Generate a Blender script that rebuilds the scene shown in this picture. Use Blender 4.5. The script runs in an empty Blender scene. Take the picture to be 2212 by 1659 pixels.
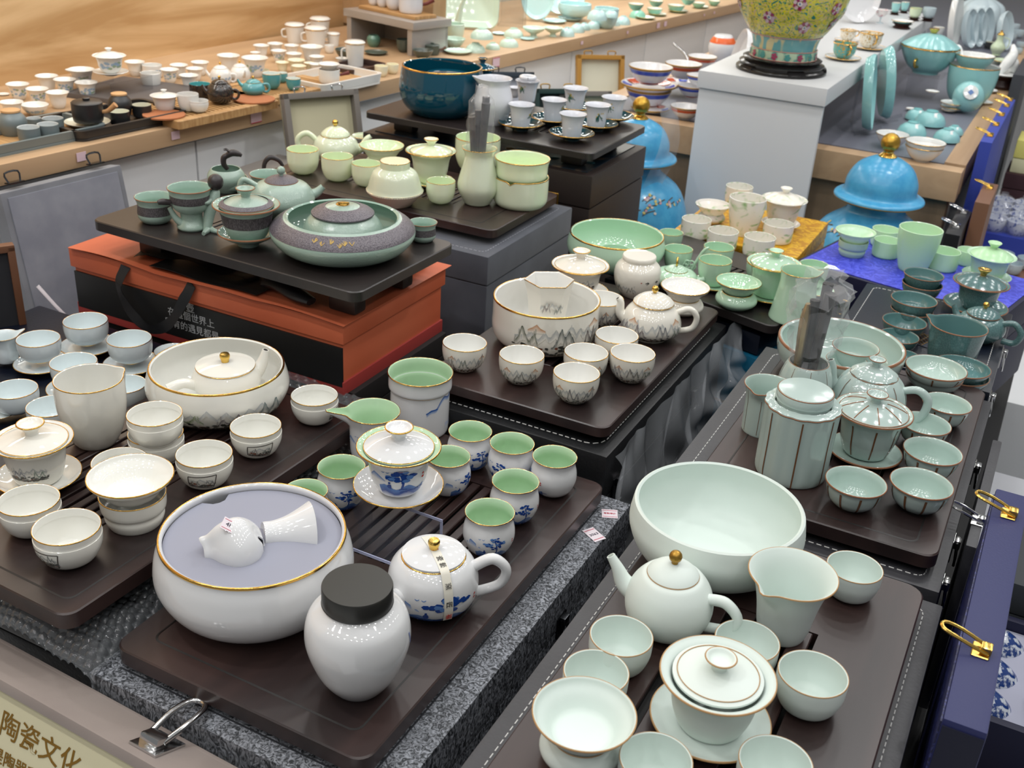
import bpy, bmesh, math, random
from math import sin, cos, pi, radians, exp, sqrt, atan2
from mathutils import Vector, Matrix
from mathutils.geometry import tessellate_polygon

# ------------------------------------------------------------ camera, world, lights
scene = bpy.context.scene
col = scene.collection
cam_d = bpy.data.cameras.new('camera')
cam_d.sensor_width = 36.0
cam_d.lens = 36.0 * 2344.72 / 2212
cam_d.clip_start = 0.05
cam_d.dof.use_dof = True
cam_d.dof.focus_distance = 1.3
cam_d.dof.aperture_fstop = 11.0
cam = bpy.data.objects.new('camera', cam_d)
col.objects.link(cam)
_r, _u, _f = ((0.88474974, 0.46278307, 0.05522444), (-0.25409837, 0.37963397, 0.88955723), (-0.39070695, 0.80106796, -0.45347348))
cam.matrix_world = Matrix(((_r[0], _u[0], -_f[0], 0), (_r[1], _u[1], -_f[1], 0), (_r[2], _u[2], -_f[2], 1.6), (0, 0, 0, 1)))
scene.camera = cam
w = bpy.data.worlds.new('shop_air'); scene.world = w; w.use_nodes = True
w.node_tree.nodes['Background'].inputs[0].default_value = (0.97, 0.99, 1.0, 1)
w.node_tree.nodes['Background'].inputs[1].default_value = 0.25
vs = scene.view_settings
vs.view_transform = 'Standard'; vs.look = 'None'; vs.gamma = 1.0; vs.use_curve_mapping = False
vs.exposure = -0.16
cy = scene.cycles
cy.max_bounces = 6; cy.diffuse_bounces = 3; cy.glossy_bounces = 3; cy.transmission_bounces = 4; cy.transparent_max_bounces = 8
cy.caustics_reflective = False; cy.caustics_refractive = False
# ceiling downlights of the shop, 2.95 m up, in rows; each a small round lamp
ldat = bpy.data.lights.new('downlight', 'AREA')
ldat.shape = 'DISK'; ldat.size = 0.15; ldat.energy = 2.4; ldat.color = (1.0, 0.985, 0.96)
for i in range(8):
    for j in range(10):
        lo = bpy.data.objects.new('downlight', ldat); col.objects.link(lo)
        lo.location = (-3.0 + i * 0.62, -1.2 + j * 0.72, 2.95)
# two track spots over the front tables
for x, y, e in ((-1.35, 0.25, 8), (0.15, 2.3, 7)):
    sd = bpy.data.lights.new('track_spot', 'AREA'); sd.shape = 'DISK'; sd.size = 0.09; sd.energy = e
    so = bpy.data.objects.new('track_spot', sd); col.objects.link(so); so.location = (x, y, 2.9)
# shelf lighting over the celadon shelf
sd = bpy.data.lights.new('shelf_strip', 'AREA'); sd.shape = 'RECTANGLE'; sd.size = 0.12; sd.size_y = 2.4; sd.energy = 14; sd.color = (1, .98, .93)
so = bpy.data.objects.new('shelf_strip', sd); col.objects.link(so); so.location = (-1.75, 4.3, 1.75); so.rotation_euler = (0, 0, radians(-6))
sd2 = sd.copy(); sd2.energy = 8; sd2.color = (1, .95, .86)
so = bpy.data.objects.new('shelf_strip', sd2); col.objects.link(so); so.location = (-2.1, 2.2, 1.8)

# ------------------------------------------------------------ helpers
def lin(c):
    return tuple(((v / 255) / 12.92 if v / 255 <= 0.04045 else ((v / 255 + 0.055) / 1.055) ** 2.4) for v in c[:3]) + (1.0,)
MATS = {}
def nt(m): return m.node_tree.nodes, m.node_tree.links
def pbr(name, c, rough=.4, metal=0, coat=0, sss=0, alpha=1, bump=None, var=None, spec=.5, trans=0, ior=1.5, vcol=False, sheen=0):
    """plain principled material; var=(colour2, scale, stretch(3), detail, lo, hi) mixes in a second tone, bump=(scale, strength, stretch)"""
    if name in MATS: return MATS[name]
    m = bpy.data.materials.new(name); m.use_nodes = True; n, l = nt(m)
    b = n['Principled BSDF']
    b.inputs['Base Color'].default_value = lin(c); b.inputs['Roughness'].default_value = rough
    b.inputs['Metallic'].default_value = metal; b.inputs['Coat Weight'].default_value = coat; b.inputs['Coat Roughness'].default_value = .04
    b.inputs['Specular IOR Level'].default_value = spec; b.inputs['IOR'].default_value = ior
    b.inputs['Alpha'].default_value = alpha; b.inputs['Transmission Weight'].default_value = trans
    if sss:
        b.inputs['Subsurface Weight'].default_value = sss; b.inputs['Subsurface Radius'].default_value = (1, 1, .8); b.inputs['Subsurface Scale'].default_value = .008
    if sheen: b.inputs['Sheen Weight'].default_value = sheen
    tc = n.new('ShaderNodeTexCoord')
    def noise(scale, st, detail=4, dist=0):
        mp = n.new('ShaderNodeMapping'); mp.inputs['Scale'].default_value = st; l.new(tc.outputs['Object'], mp.inputs[0])
        t = n.new('ShaderNodeTexNoise'); t.inputs['Scale'].default_value = scale; t.inputs['Detail'].default_value = detail; t.inputs['Distortion'].default_value = dist
        l.new(mp.outputs[0], t.inputs['Vector']); return t
    if var:
        c2, sc, st, det, lo, hi = var[:6]
        t = noise(sc, st, det, var[6] if len(var) > 6 else 0)
        r = n.new('ShaderNodeValToRGB'); r.color_ramp.elements[0].position = lo; r.color_ramp.elements[1].position = hi
        r.color_ramp.elements[0].color = lin(c); r.color_ramp.elements[1].color = lin(c2)
        l.new(t.outputs['Fac'], r.inputs[0]); l.new(r.outputs[0], b.inputs['Base Color'])
    if vcol:
        a = n.new('ShaderNodeVertexColor'); a.layer_name = 'Col'; l.new(a.outputs[0], b.inputs['Base Color'])
    if bump:
        t = noise(bump[0], bump[2] if len(bump) > 2 else (1, 1, 1), 5)
        bp = n.new('ShaderNodeBump'); bp.inputs['Strength'].default_value = bump[1]; bp.inputs['Distance'].default_value = .002
        l.new(t.outputs['Fac'], bp.inputs['Height']); l.new(bp.outputs[0], b.inputs['Normal'])
    MATS[name] = m
    return m

def por(name, c, rough=.05, coat=0, sss=0, **k):
    k.setdefault('spec', .8); return pbr(name, c, rough, coat=coat, sss=sss, **k)
GOLD = pbr('gold_glaze', (226, 178, 92), .18, 1)
BRASS = pbr('polished_brass', (222, 184, 96), .2, 1)
OLDGOLD = pbr('antique_gold', (170, 132, 60), .35, .9)
CHROME = pbr('chrome', (205, 205, 205), .14, 1)
GUN = pbr('gunmetal', (90, 92, 96), .22, 1)
BROWNRIM = pbr('iron_rim', (142, 96, 66), .3)
TANRIM = pbr('tan_rim', (176, 138, 92), .35)
WOODD = pbr('dark_tray_wood', (64, 47, 44), .33, var=((38, 29, 29), 9, (1.5, .18, 1), 6, .35, .68), bump=(60, .05, (1, .1, 1)), spec=.6)
WOODK = pbr('black_tray_wood', (46, 39, 38), .36, var=((32, 28, 28), 9, (1.2, .2, 1), 5, .35, .7), spec=.6)
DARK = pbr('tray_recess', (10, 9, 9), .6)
BLACK = pbr('black_plastic', (16, 16, 17), .4)
WHITELACQ = pbr('white_laminate', (214, 216, 218), .35)
OAK = pbr('oak_laminate', (206, 172, 132), .45, var=((182, 146, 106), 5, (1.6, 1.6, .35), 8, .35, .7, 1.2), bump=(80, .04, (1, 1, .1)))
OAKH = pbr('oak_edge', (200, 168, 132), .45, var=((178, 146, 112), 6, (2, .25, 2), 8, .3, .7, .8))
OAKG = pbr('grey_oak_laminate', (150, 128, 102), .5, var=((120, 100, 78), 6, (2.2, 2.2, .3), 8, .3, .7, 1.0))
WALLOAK = pbr('wall_oak', (224, 190, 144), .45, var=((186, 146, 98), 2.2, (1.0, .40, 3.0), 10, .36, .66, 2.2), bump=(90, .03, (1, .1, 2)))
FLOORM = pbr('white_floor', (222, 224, 226), .2)

def smooth_mesh(me, ang=40):
    me.polygons.foreach_set('use_smooth', [True] * len(me.polygons))
    me.set_sharp_from_angle(angle=radians(ang)); me.update()
def mk(name, v, f, mats, mi=None, smooth=40, cols=None):
    me = bpy.data.meshes.new(name); me.from_pydata([tuple(p) for p in v], [], f)
    for m in (mats if isinstance(mats, (list, tuple)) else [mats]): me.materials.append(m)
    if mi: me.polygons.foreach_set('material_index', mi)
    if cols:
        a = me.color_attributes.new('Col', 'FLOAT_COLOR', 'POINT')
        a.data.foreach_set('color', [x for c in cols for x in c])
    if smooth: smooth_mesh(me, smooth)
    me.update(); return me
def ob(name, me, parent=None, loc=(0, 0, 0), rot=(0, 0, 0), label=None, scale=None):
    o = bpy.data.objects.new(name, me); col.objects.link(o)
    o.location = loc; o.rotation_euler = rot
    if scale: o.scale = (scale,) * 3 if not isinstance(scale, (tuple, list)) else scale
    if parent: o.parent = parent
    if label: o['label'] = label
    return o
def tag(o, label, cat, group=None, kind=None):
    o['label'] = label; o['category'] = cat
    if group: o['group'] = group
    if kind: o['kind'] = kind
    return o
def thing(name, label, cat, loc, rot=0, scale=1, group=None):
    e = bpy.data.objects.new(name, None); col.objects.link(e); e.location = loc
    e.rotation_euler = rot if isinstance(rot, (tuple, list)) else (0, 0, rot)
    e.scale = (scale,) * 3; e.empty_display_size = .05
    return tag(e, label, cat, group)
def struct(name, me, loc=(0, 0, 0), rot=(0, 0, 0), parent=None):
    o = ob(name, me, parent, loc, rot)
    if not parent: o['kind'] = 'structure'
    return o

def cr(pts, n=4):
    """Catmull-Rom through pts (any dimension)"""
    P = [tuple(p) for p in pts]
    if len(P) < 3: return P
    out = []
    for i in range(len(P) - 1):
        p0 = P[max(i - 1, 0)]; p1 = P[i]; p2 = P[i + 1]; p3 = P[min(i + 2, len(P) - 1)]
        for k in range(n):
            t = k / n
            out.append(tuple(.5 * (2 * b + (c - a) * t + (2 * a - 5 * b + 4 * c - d) * t * t + (3 * b - a - 3 * c + d) * t ** 3) for a, b, c, d in zip(p0, p1, p2, p3)))
    out.append(P[-1]); return out
def sstep(a, b, x):
    t = min(1, max(0, (x - a) / (b - a))) if b != a else 0
    return t * t * (3 - 2 * t)
def deform(a, r, z, sp, fl):
    if fl:
        n, amp, z0, z1 = fl; r *= 1 + amp * (abs(cos(n * a / 2)) - .6) * sstep(z0, z1, z)
    if sp:
        ang, wd, out, up, zs, zt = sp
        d = (a - ang + pi) % (2 * pi) - pi
        s = sstep(zs, zt, z); g = exp(-(d / (wd * (1.5 - .6 * s))) ** 2)
        r += out * g * s; z += up * g * s
    return r, z
def lathe(name, prof, mats, seg=40, sp=None, fl=None, smooth=40, ngon=None, closed=False):
    """prof: (r, z[, material index]) bottom-outer to inner; poles at r=0"""
    v = []; f = []; mi = []; rings = []
    seg = ngon or seg
    for q in prof:
        r, z = q[0], q[1]
        if r < 1e-5: rings.append([len(v)]); v.append((0, 0, z)); continue
        ids = []
        for j in range(seg):
            a = 2 * pi * j / seg + (pi / seg if ngon else 0)
            rr, zz = deform(a, r, z, sp, fl)
            ids.append(len(v)); v.append((rr * cos(a), rr * sin(a), zz))
        rings.append(ids)
    n = len(prof)
    for i in range(n if closed else n - 1):
        A, B = rings[i], rings[(i + 1) % n]; m = prof[i][2] if len(prof[i]) > 2 else 0
        for j in range(seg):
            k = (j + 1) % seg
            if len(A) == 1 and len(B) == 1: continue
            if len(A) == 1: f.append((A[0], B[k], B[j]))
            elif len(B) == 1: f.append((A[j], A[k], B[0]))
            else: f.append((A[j], A[k], B[k], B[j]))
            mi.append(m)
    return mk(name, v, f, mats, mi, smooth)
def shell(outer, t=.05, floor=.09, m_in=0, n=4):
    """closed vessel profile from outer control points (bottom to rim)"""
    o = cr(outer, n); zt = o[-1][1]; rt = o[-1][0]
    pr = [(0, o[0][1] + .02, 0), (o[0][0] * .85, o[0][1] + .02, 0)] + [(r, z, 0) for r, z in o]
    pr.append((rt - t * .5, zt + t * .3, m_in))
    inner = []
    for r, z in reversed(o):
        if z < floor + .02: break
        inner.append((max(r - t, .02), z - .004, m_in))
    pr += inner
    r_last = inner[-1][0] if inner else rt
    pr += [(r_last * .82, floor + .012, m_in), (r_last * .5, floor, m_in), (0, floor, m_in)]
    return pr
def ring(name, r, z, t, mat, seg=40, sp=None, fl=None, flat=1.0):
    return lathe(name, [(r + t * cos(q * pi / 3), z + t * flat * sin(q * pi / 3)) for q in range(6)], mat, seg, sp, fl, 80, closed=True)
def tube(name, path, rad, mat, seg=12, n=5, flat=1.0, smooth=50):
    P = [Vector(p) for p in cr(path, n)]
    R = [q[0] for q in cr([(r, 0) for r in rad], n)] if isinstance(rad, (list, tuple)) else [rad] * len(P)
    v = []; f = []; up = None
    for i, p in enumerate(P):
        t = (P[min(i + 1, len(P) - 1)] - P[max(i - 1, 0)]).normalized()
        if up is None:
            up = Vector((0, 0, 1)) if abs(t.z) < .9 else Vector((1, 0, 0))
        s = t.cross(up).normalized(); up = s.cross(t).normalized()
        for j in range(seg):
            a = 2 * pi * j / seg; v.append(p + s * cos(a) * R[i] + up * sin(a) * R[i] * flat)
    for i in range(len(P) - 1):
        for j in range(seg):
            k = (j + 1) % seg; f.append((i * seg + j, i * seg + k, (i + 1) * seg + k, (i + 1) * seg + j))
    f.append(tuple(range(seg))[::-1]); f.append(tuple((len(P) - 1) * seg + j for j in range(seg)))
    return mk(name, v, f, mat, None, smooth)
def boxm(name, sx, sy, sz, mat, bev=.002, seg=2, cz=None, org=(0, 0, 0), mats=None):
    bm = bmesh.new(); bmesh.ops.create_cube(bm, size=1)
    for q in bm.verts: q.co = Vector((q.co.x * sx + org[0], q.co.y * sy + org[1], (q.co.z + (.5 if cz is None else 0)) * sz + org[2]))
    if bev: bmesh.ops.bevel(bm, geom=bm.edges[:], offset=min(bev, .45 * min(sx, sy, sz)), segments=seg, affect='EDGES', profile=.7)
    me = bpy.data.meshes.new(name); bm.to_mesh(me); bm.free()
    me.materials.append(mat); smooth_mesh(me, 35); return me
def rloop(x0, x1, y0, y1, r, n=6):
    L = []
    for cx, cy, a0 in ((x1 - r, y1 - r, 0), (x0 + r, y1 - r, 90), (x0 + r, y0 + r, 180), (x1 - r, y0 + r, 270)):
        for k in range(n + 1): a = radians(a0 + 90 * k / n); L.append((cx + r * cos(a), cy + r * sin(a)))
    return L
def slab(name, loop, z0, z1, mats, holes=(), ch=.0015, inset=None, mi_top=0):
    """prism of a loop with optional rectangular holes; top edge chamfered"""
    def off(L, d):
        cx = sum(p[0] for p in L) / len(L); cy = sum(p[1] for p in L) / len(L)
        return [(p[0] - d * (1 if p[0] > cx else -1), p[1] - d * (1 if p[1] > cy else -1)) for p in L]
    top = off(loop, ch); v = []; f = []; mi = []
    n = len(loop)
    for L, z in ((loop, z0), (loop, z1 - ch), (top, z1)): v += [(x, y, z) for x, y in L]
    for a in (0, n):
        for j in range(n): k = (j + 1) % n; f.append((a + j, a + k, a + n + k, a + n + j)); mi.append(0)
    f.append(tuple(range(n))[::-1]); mi.append(0)
    flat = [Vector((x, y, 0)) for x, y in top]; polys = [flat]; idx = list(range(2 * n, 3 * n))
    for h in holes:
        x0, x1, y0, y1 = h; H = [(x0, y0), (x0, y1), (x1, y1), (x1, y0)]; b = len(v)
        v += [(x, y, z1) for x, y in H] + [(x, y, z0 + .001) for x, y in H]
        idx += list(range(b, b + 4)); polys.append([Vector((x, y, 0)) for x, y in H])
        for j in range(4): k = (j + 1) % 4; f.append((b + j, b + k, b + 4 + k, b + 4 + j)); mi.append(0)
    for t in tessellate_polygon(polys): 
        q = [idx[i] for i in t]; a, b_, c = (Vector(v[i]) for i in q)
        if (b_ - a).cross(c - a).z < 0: q = q[::-1]
        f.append(tuple(q)); mi.append(mi_top)
    return mk(name, v, f, mats, mi, 30)
def text_mesh(s, size, mat, ext=.00015, ax='CENTER', bold=0):
    cu = bpy.data.curves.new('lettering', 'FONT'); cu.body = s; cu.size = size; cu.extrude = ext; cu.align_x = ax; cu.align_y = 'CENTER'
    cu.offset = bold; cu.resolution_u = 2
    o = bpy.data.objects.new('lettering', cu); col.objects.link(o)
    bpy.context.view_layer.update()
    me = bpy.data.meshes.new_from_object(o.evaluated_get(bpy.context.evaluated_depsgraph_get()))
    bpy.data.objects.remove(o); bpy.data.curves.remove(cu)
    me.materials.clear(); me.materials.append(mat); return me

# ------------------------------------------------------------ painted decoration: flat colour shapes laid on a turned surface
class Paint:
    def __init__(s, outer, seed=0, base=(.8, .8, .78)):
        s.o = cr(outer, 6); s.v = []; s.f = []; s.c = []; s.rng = random.Random(seed); s.base = base
    def r(s, z):
        o = s.o
        for i in range(len(o) - 1):
            if o[i][1] <= z <= o[i + 1][1] and o[i + 1][1] > o[i][1]:
                t = (z - o[i][1]) / (o[i + 1][1] - o[i][1]); return o[i][0] * (1 - t) + o[i + 1][0] * t
        return o[-1][0] if z > o[-1][1] else o[0][0]
    def pt(s, a, z, c, lift=0):
        r = s.r(z) + .006 + lift; s.v.append((r * cos(a), r * sin(a), z)); s.c.append(tuple(c[:3]) + (1,)); return len(s.v) - 1
    def strip(s, A, B, ca, cb, rows=4, lift=0):
        rowsI = []
        for k in range(rows + 1):
            t = k / rows
            rowsI.append([s.pt(a[0] * (1 - t) + b[0] * t, a[1] * (1 - t) + b[1] * t, [x * (1 - t) + y * t for x, y in zip(ca, cb)], lift) for a, b in zip(A, B)])
        for k in range(rows):
            for j in range(len(A) - 1): s.f.append((rowsI[k + 1][j], rowsI[k + 1][j + 1], rowsI[k][j + 1], rowsI[k][j]))
    def blob(s, a, z, ra, rz, c, n=7, lift=.002):
        ce = s.pt(a, z, c, lift); r = s.r(z); I = []
        for k in range(n):
            q = 2 * pi * k / n; j = .75 + .5 * s.rng.random(); I.append(s.pt(a + ra / r * cos(q) * j, z + rz * sin(q) * j, c, lift))
        for k in range(n): s.f.append((ce, I[k], I[(k + 1) % n]))
    def stroke(s, P, wd, c, lift=.003):
        if len(P) > 2: P = cr(P, 3)
        up = [(a, z + wd / 2) for a, z in P]; dn = [(a, z - wd / 2) for a, z in P]
        if abs(P[-1][1] - P[0][1]) > abs(P[-1][0] - P[0][0]): 
            r = s.r(P[0][1]); up = [(a - wd / 2 / r, z) for a, z in P]; dn = [(a + wd / 2 / r, z) for a, z in P]
        s.strip(up, dn, c, c, 1, lift)
    def ridge(s, a0, a1, zr, h, fade, c, cb, N, lift, rough=.35, sharp=1.3):
        """one mountain mass: jagged skyline over a0..a1, ink at the top thinning out downwards"""
        g = s.rng; K = max(2, int((a1 - a0) / .22)); pk = [(a0 + (a1 - a0) * (k + .25 + .5 * g.random()) / K, .5 + .5 * g.random(), (a1 - a0) / K * (.45 + .4 * g.random())) for k in range(K)]
        top = []; bot = []
        for k in range(N + 1):
            a = a0 + (a1 - a0) * k / N; e = max([p * max(0, 1 - abs(a - q) / w_) ** sharp for q, p, w_ in pk] + [0])
            env = min(1, 4 * min(k, N - k) / N + .05)
            z = zr + h * env * (e + rough * (g.random() - .5) * .35); top.append((a, z)); bot.append((a, max(zr - fade, z - h * (.25 + fade * .8 + .5 * g.random() * e))))
        s.strip(top, bot, c, cb, 5, lift)
        for q, p, w_ in pk:
            for k in range(3):
                t = g.uniform(-.7, .7); z = zr + h * p * (1 - abs(t)) ** sharp
                s.stroke([(q + t * w_, z), (q + t * w_ * 1.15, z - h * .16), (q + t * w_ * 1.2, z - h * .34)], .016, [x * .6 + y * .4 for x, y in zip(c, cb)], lift + .002)
    def mountains(s, a0, a1, zb, zt, ink=(.035, .04, .04), far=(.40, .42, .42), n=5, accent=True, shrubs=True):
        g = s.rng; base = s.base; H = zt - zb; A = a1 - a0
        s.ridge(a0 + A * .05, a1 - A * .05, zb + H * .48, H * .42, H * .2, far, base, 40, 0, sharp=1.1)
        m = max(2, int(round(A / .75)))
        for i in range(m):
            c0 = a0 + A * (i + .12 + .2 * g.random()) / m; c1 = c0 + A / m * (.55 + .25 * g.random())
            s.ridge(c0, c1, zb + H * (.22 + .16 * g.random()), H * (.5 + .2 * g.random()), H * .12, [x * (1 + 1.5 * g.random()) for x in ink], base, 30, .002 + .001 * i)
        if accent:
            for q in range(2):
                ca = a0 + A * (.2 + .62 * q + .1 * g.random()); wd = min(.2, A * .08); z0 = zb + H * .72
                T = [(ca - wd, z0), (ca - wd * .45, z0 + H * .08), (ca, z0 + H * .17), (ca + wd * .4, z0 + H * .07), (ca + wd, z0)]
                s.strip(T, [(a, z0 - H * .08) for a, _ in T], (.50, .24, .10), base, 3, .001)
        if shrubs:
            for q in range(90):
                a = g.uniform(a0, a1); z = zb + H * .34 * g.random() ** 1.6 * (.5 + .5 * abs(sin(a * 3.1 + s.rng.random())))
                u = g.random(); c = (.05, .052, .045) if u < .62 else ((.22, .085, .055) if u < .76 else ((.16, .15, .11) if u < .9 else (.30, .30, .27)))
                s.blob(a, z, .025 + .045 * g.random(), .010 + .020 * g.random(), c, 6, .004 + .002 * g.random())
            for q in range(9):
                a = g.uniform(a0, a1 - .25); z = zb + H * .1 * g.random(); s.stroke([(a, z), (a + .12, z + .012), (a + .26, z)], .012, (.12, .11, .09), .007)
    def bluepine(s, ac, zb, zt, blue=(.012, .055, .27), mid=(.10, .22, .5), wash=True, big=1.0, seal=True):
        g = s.rng; base = s.base; H = zt - zb
        if wash:
            A = [(ac - .85 + 1.7 * k / 16, zb + H * (.26 + .10 * sin(k * .8) + .05 * g.random())) for k in range(17)]
            s.strip(A, [(a, max(zb - .06, z - H * .30)) for a, z in A], mid, blue, 3, 0)
            s.strip([(a, max(zb - .06, z - H * .30)) for a, z in A], [(a, zb - .16) for a, z in A], blue, base, 3, 0)
            for q in range(7):
                a = ac + g.uniform(-.8, .8); z = zb + H * g.uniform(.0, .2); s.stroke([(a, z), (a + .15, z + .02), (a + .3, z)], .03, blue, .003)
        x = ac + g.uniform(-.1, .1)
        s.stroke([(x, zb + H * .25), (x + .05, zb + H * .5), (x - .02, zb + H * .85)], .045 * big, blue)
        for cx, cz, n_, sp in ((-.05, .93, 10, .30), (.2, .78, 10, .26), (-.28, .72, 10, .28), (.0, .6, 6, .3)):
            s.stroke([(x, zb + H * (cz - .12)), (x + cx * big, zb + H * (cz - .02))], .022, blue)
            for k in range(n_):
                s.blob(x + (cx + g.uniform(-sp, sp) * .6) * big, zb + H * (cz + g.uniform(-.06, .07)), .07 * big, .04 * big, blue if g.random() < .7 else mid, 6, .004 + .001 * k)
        hx = ac - .95
        s.strip([(hx - .3, zb + H * .62), (hx - .1, zb + H * .82), (hx + .1, zb + H * .74), (hx + .35, zb + H * .55)], [(hx - .3, zb + H * .5), (hx - .1, zb + H * .52), (hx + .1, zb + H * .5), (hx + .35, zb + H * .5)], mid, base, 3, 0)
        for bx in (.55, .7): s.stroke([(ac - bx, zb + H * .95), (ac - bx + .05, zb + H * .92), (ac - bx + .1, zb + H * .96)], .02, mid)
        # small seated figure and seal
        s.blob(ac - .45, zb + H * .34, .06, .07, blue, 7, .006); s.blob(ac - .45, zb + H * .34 + .1, .03, .03, blue, 6, .006)
        if seal:
            for dz in (0, .09): s.blob(ac + .78, zb + H * .72 - dz, .045, .04, (.55, .05, .04), 4, .004)
    def mesh(s, name, mat): return mk(name, s.v, s.f, mat, None, 60, s.c) if s.f else None
PAINTG = pbr('painted_glaze', (255, 255, 255), .05, vcol=True)
PAINTM = pbr('painted_matt', (255, 255, 255), .5, vcol=True)

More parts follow.
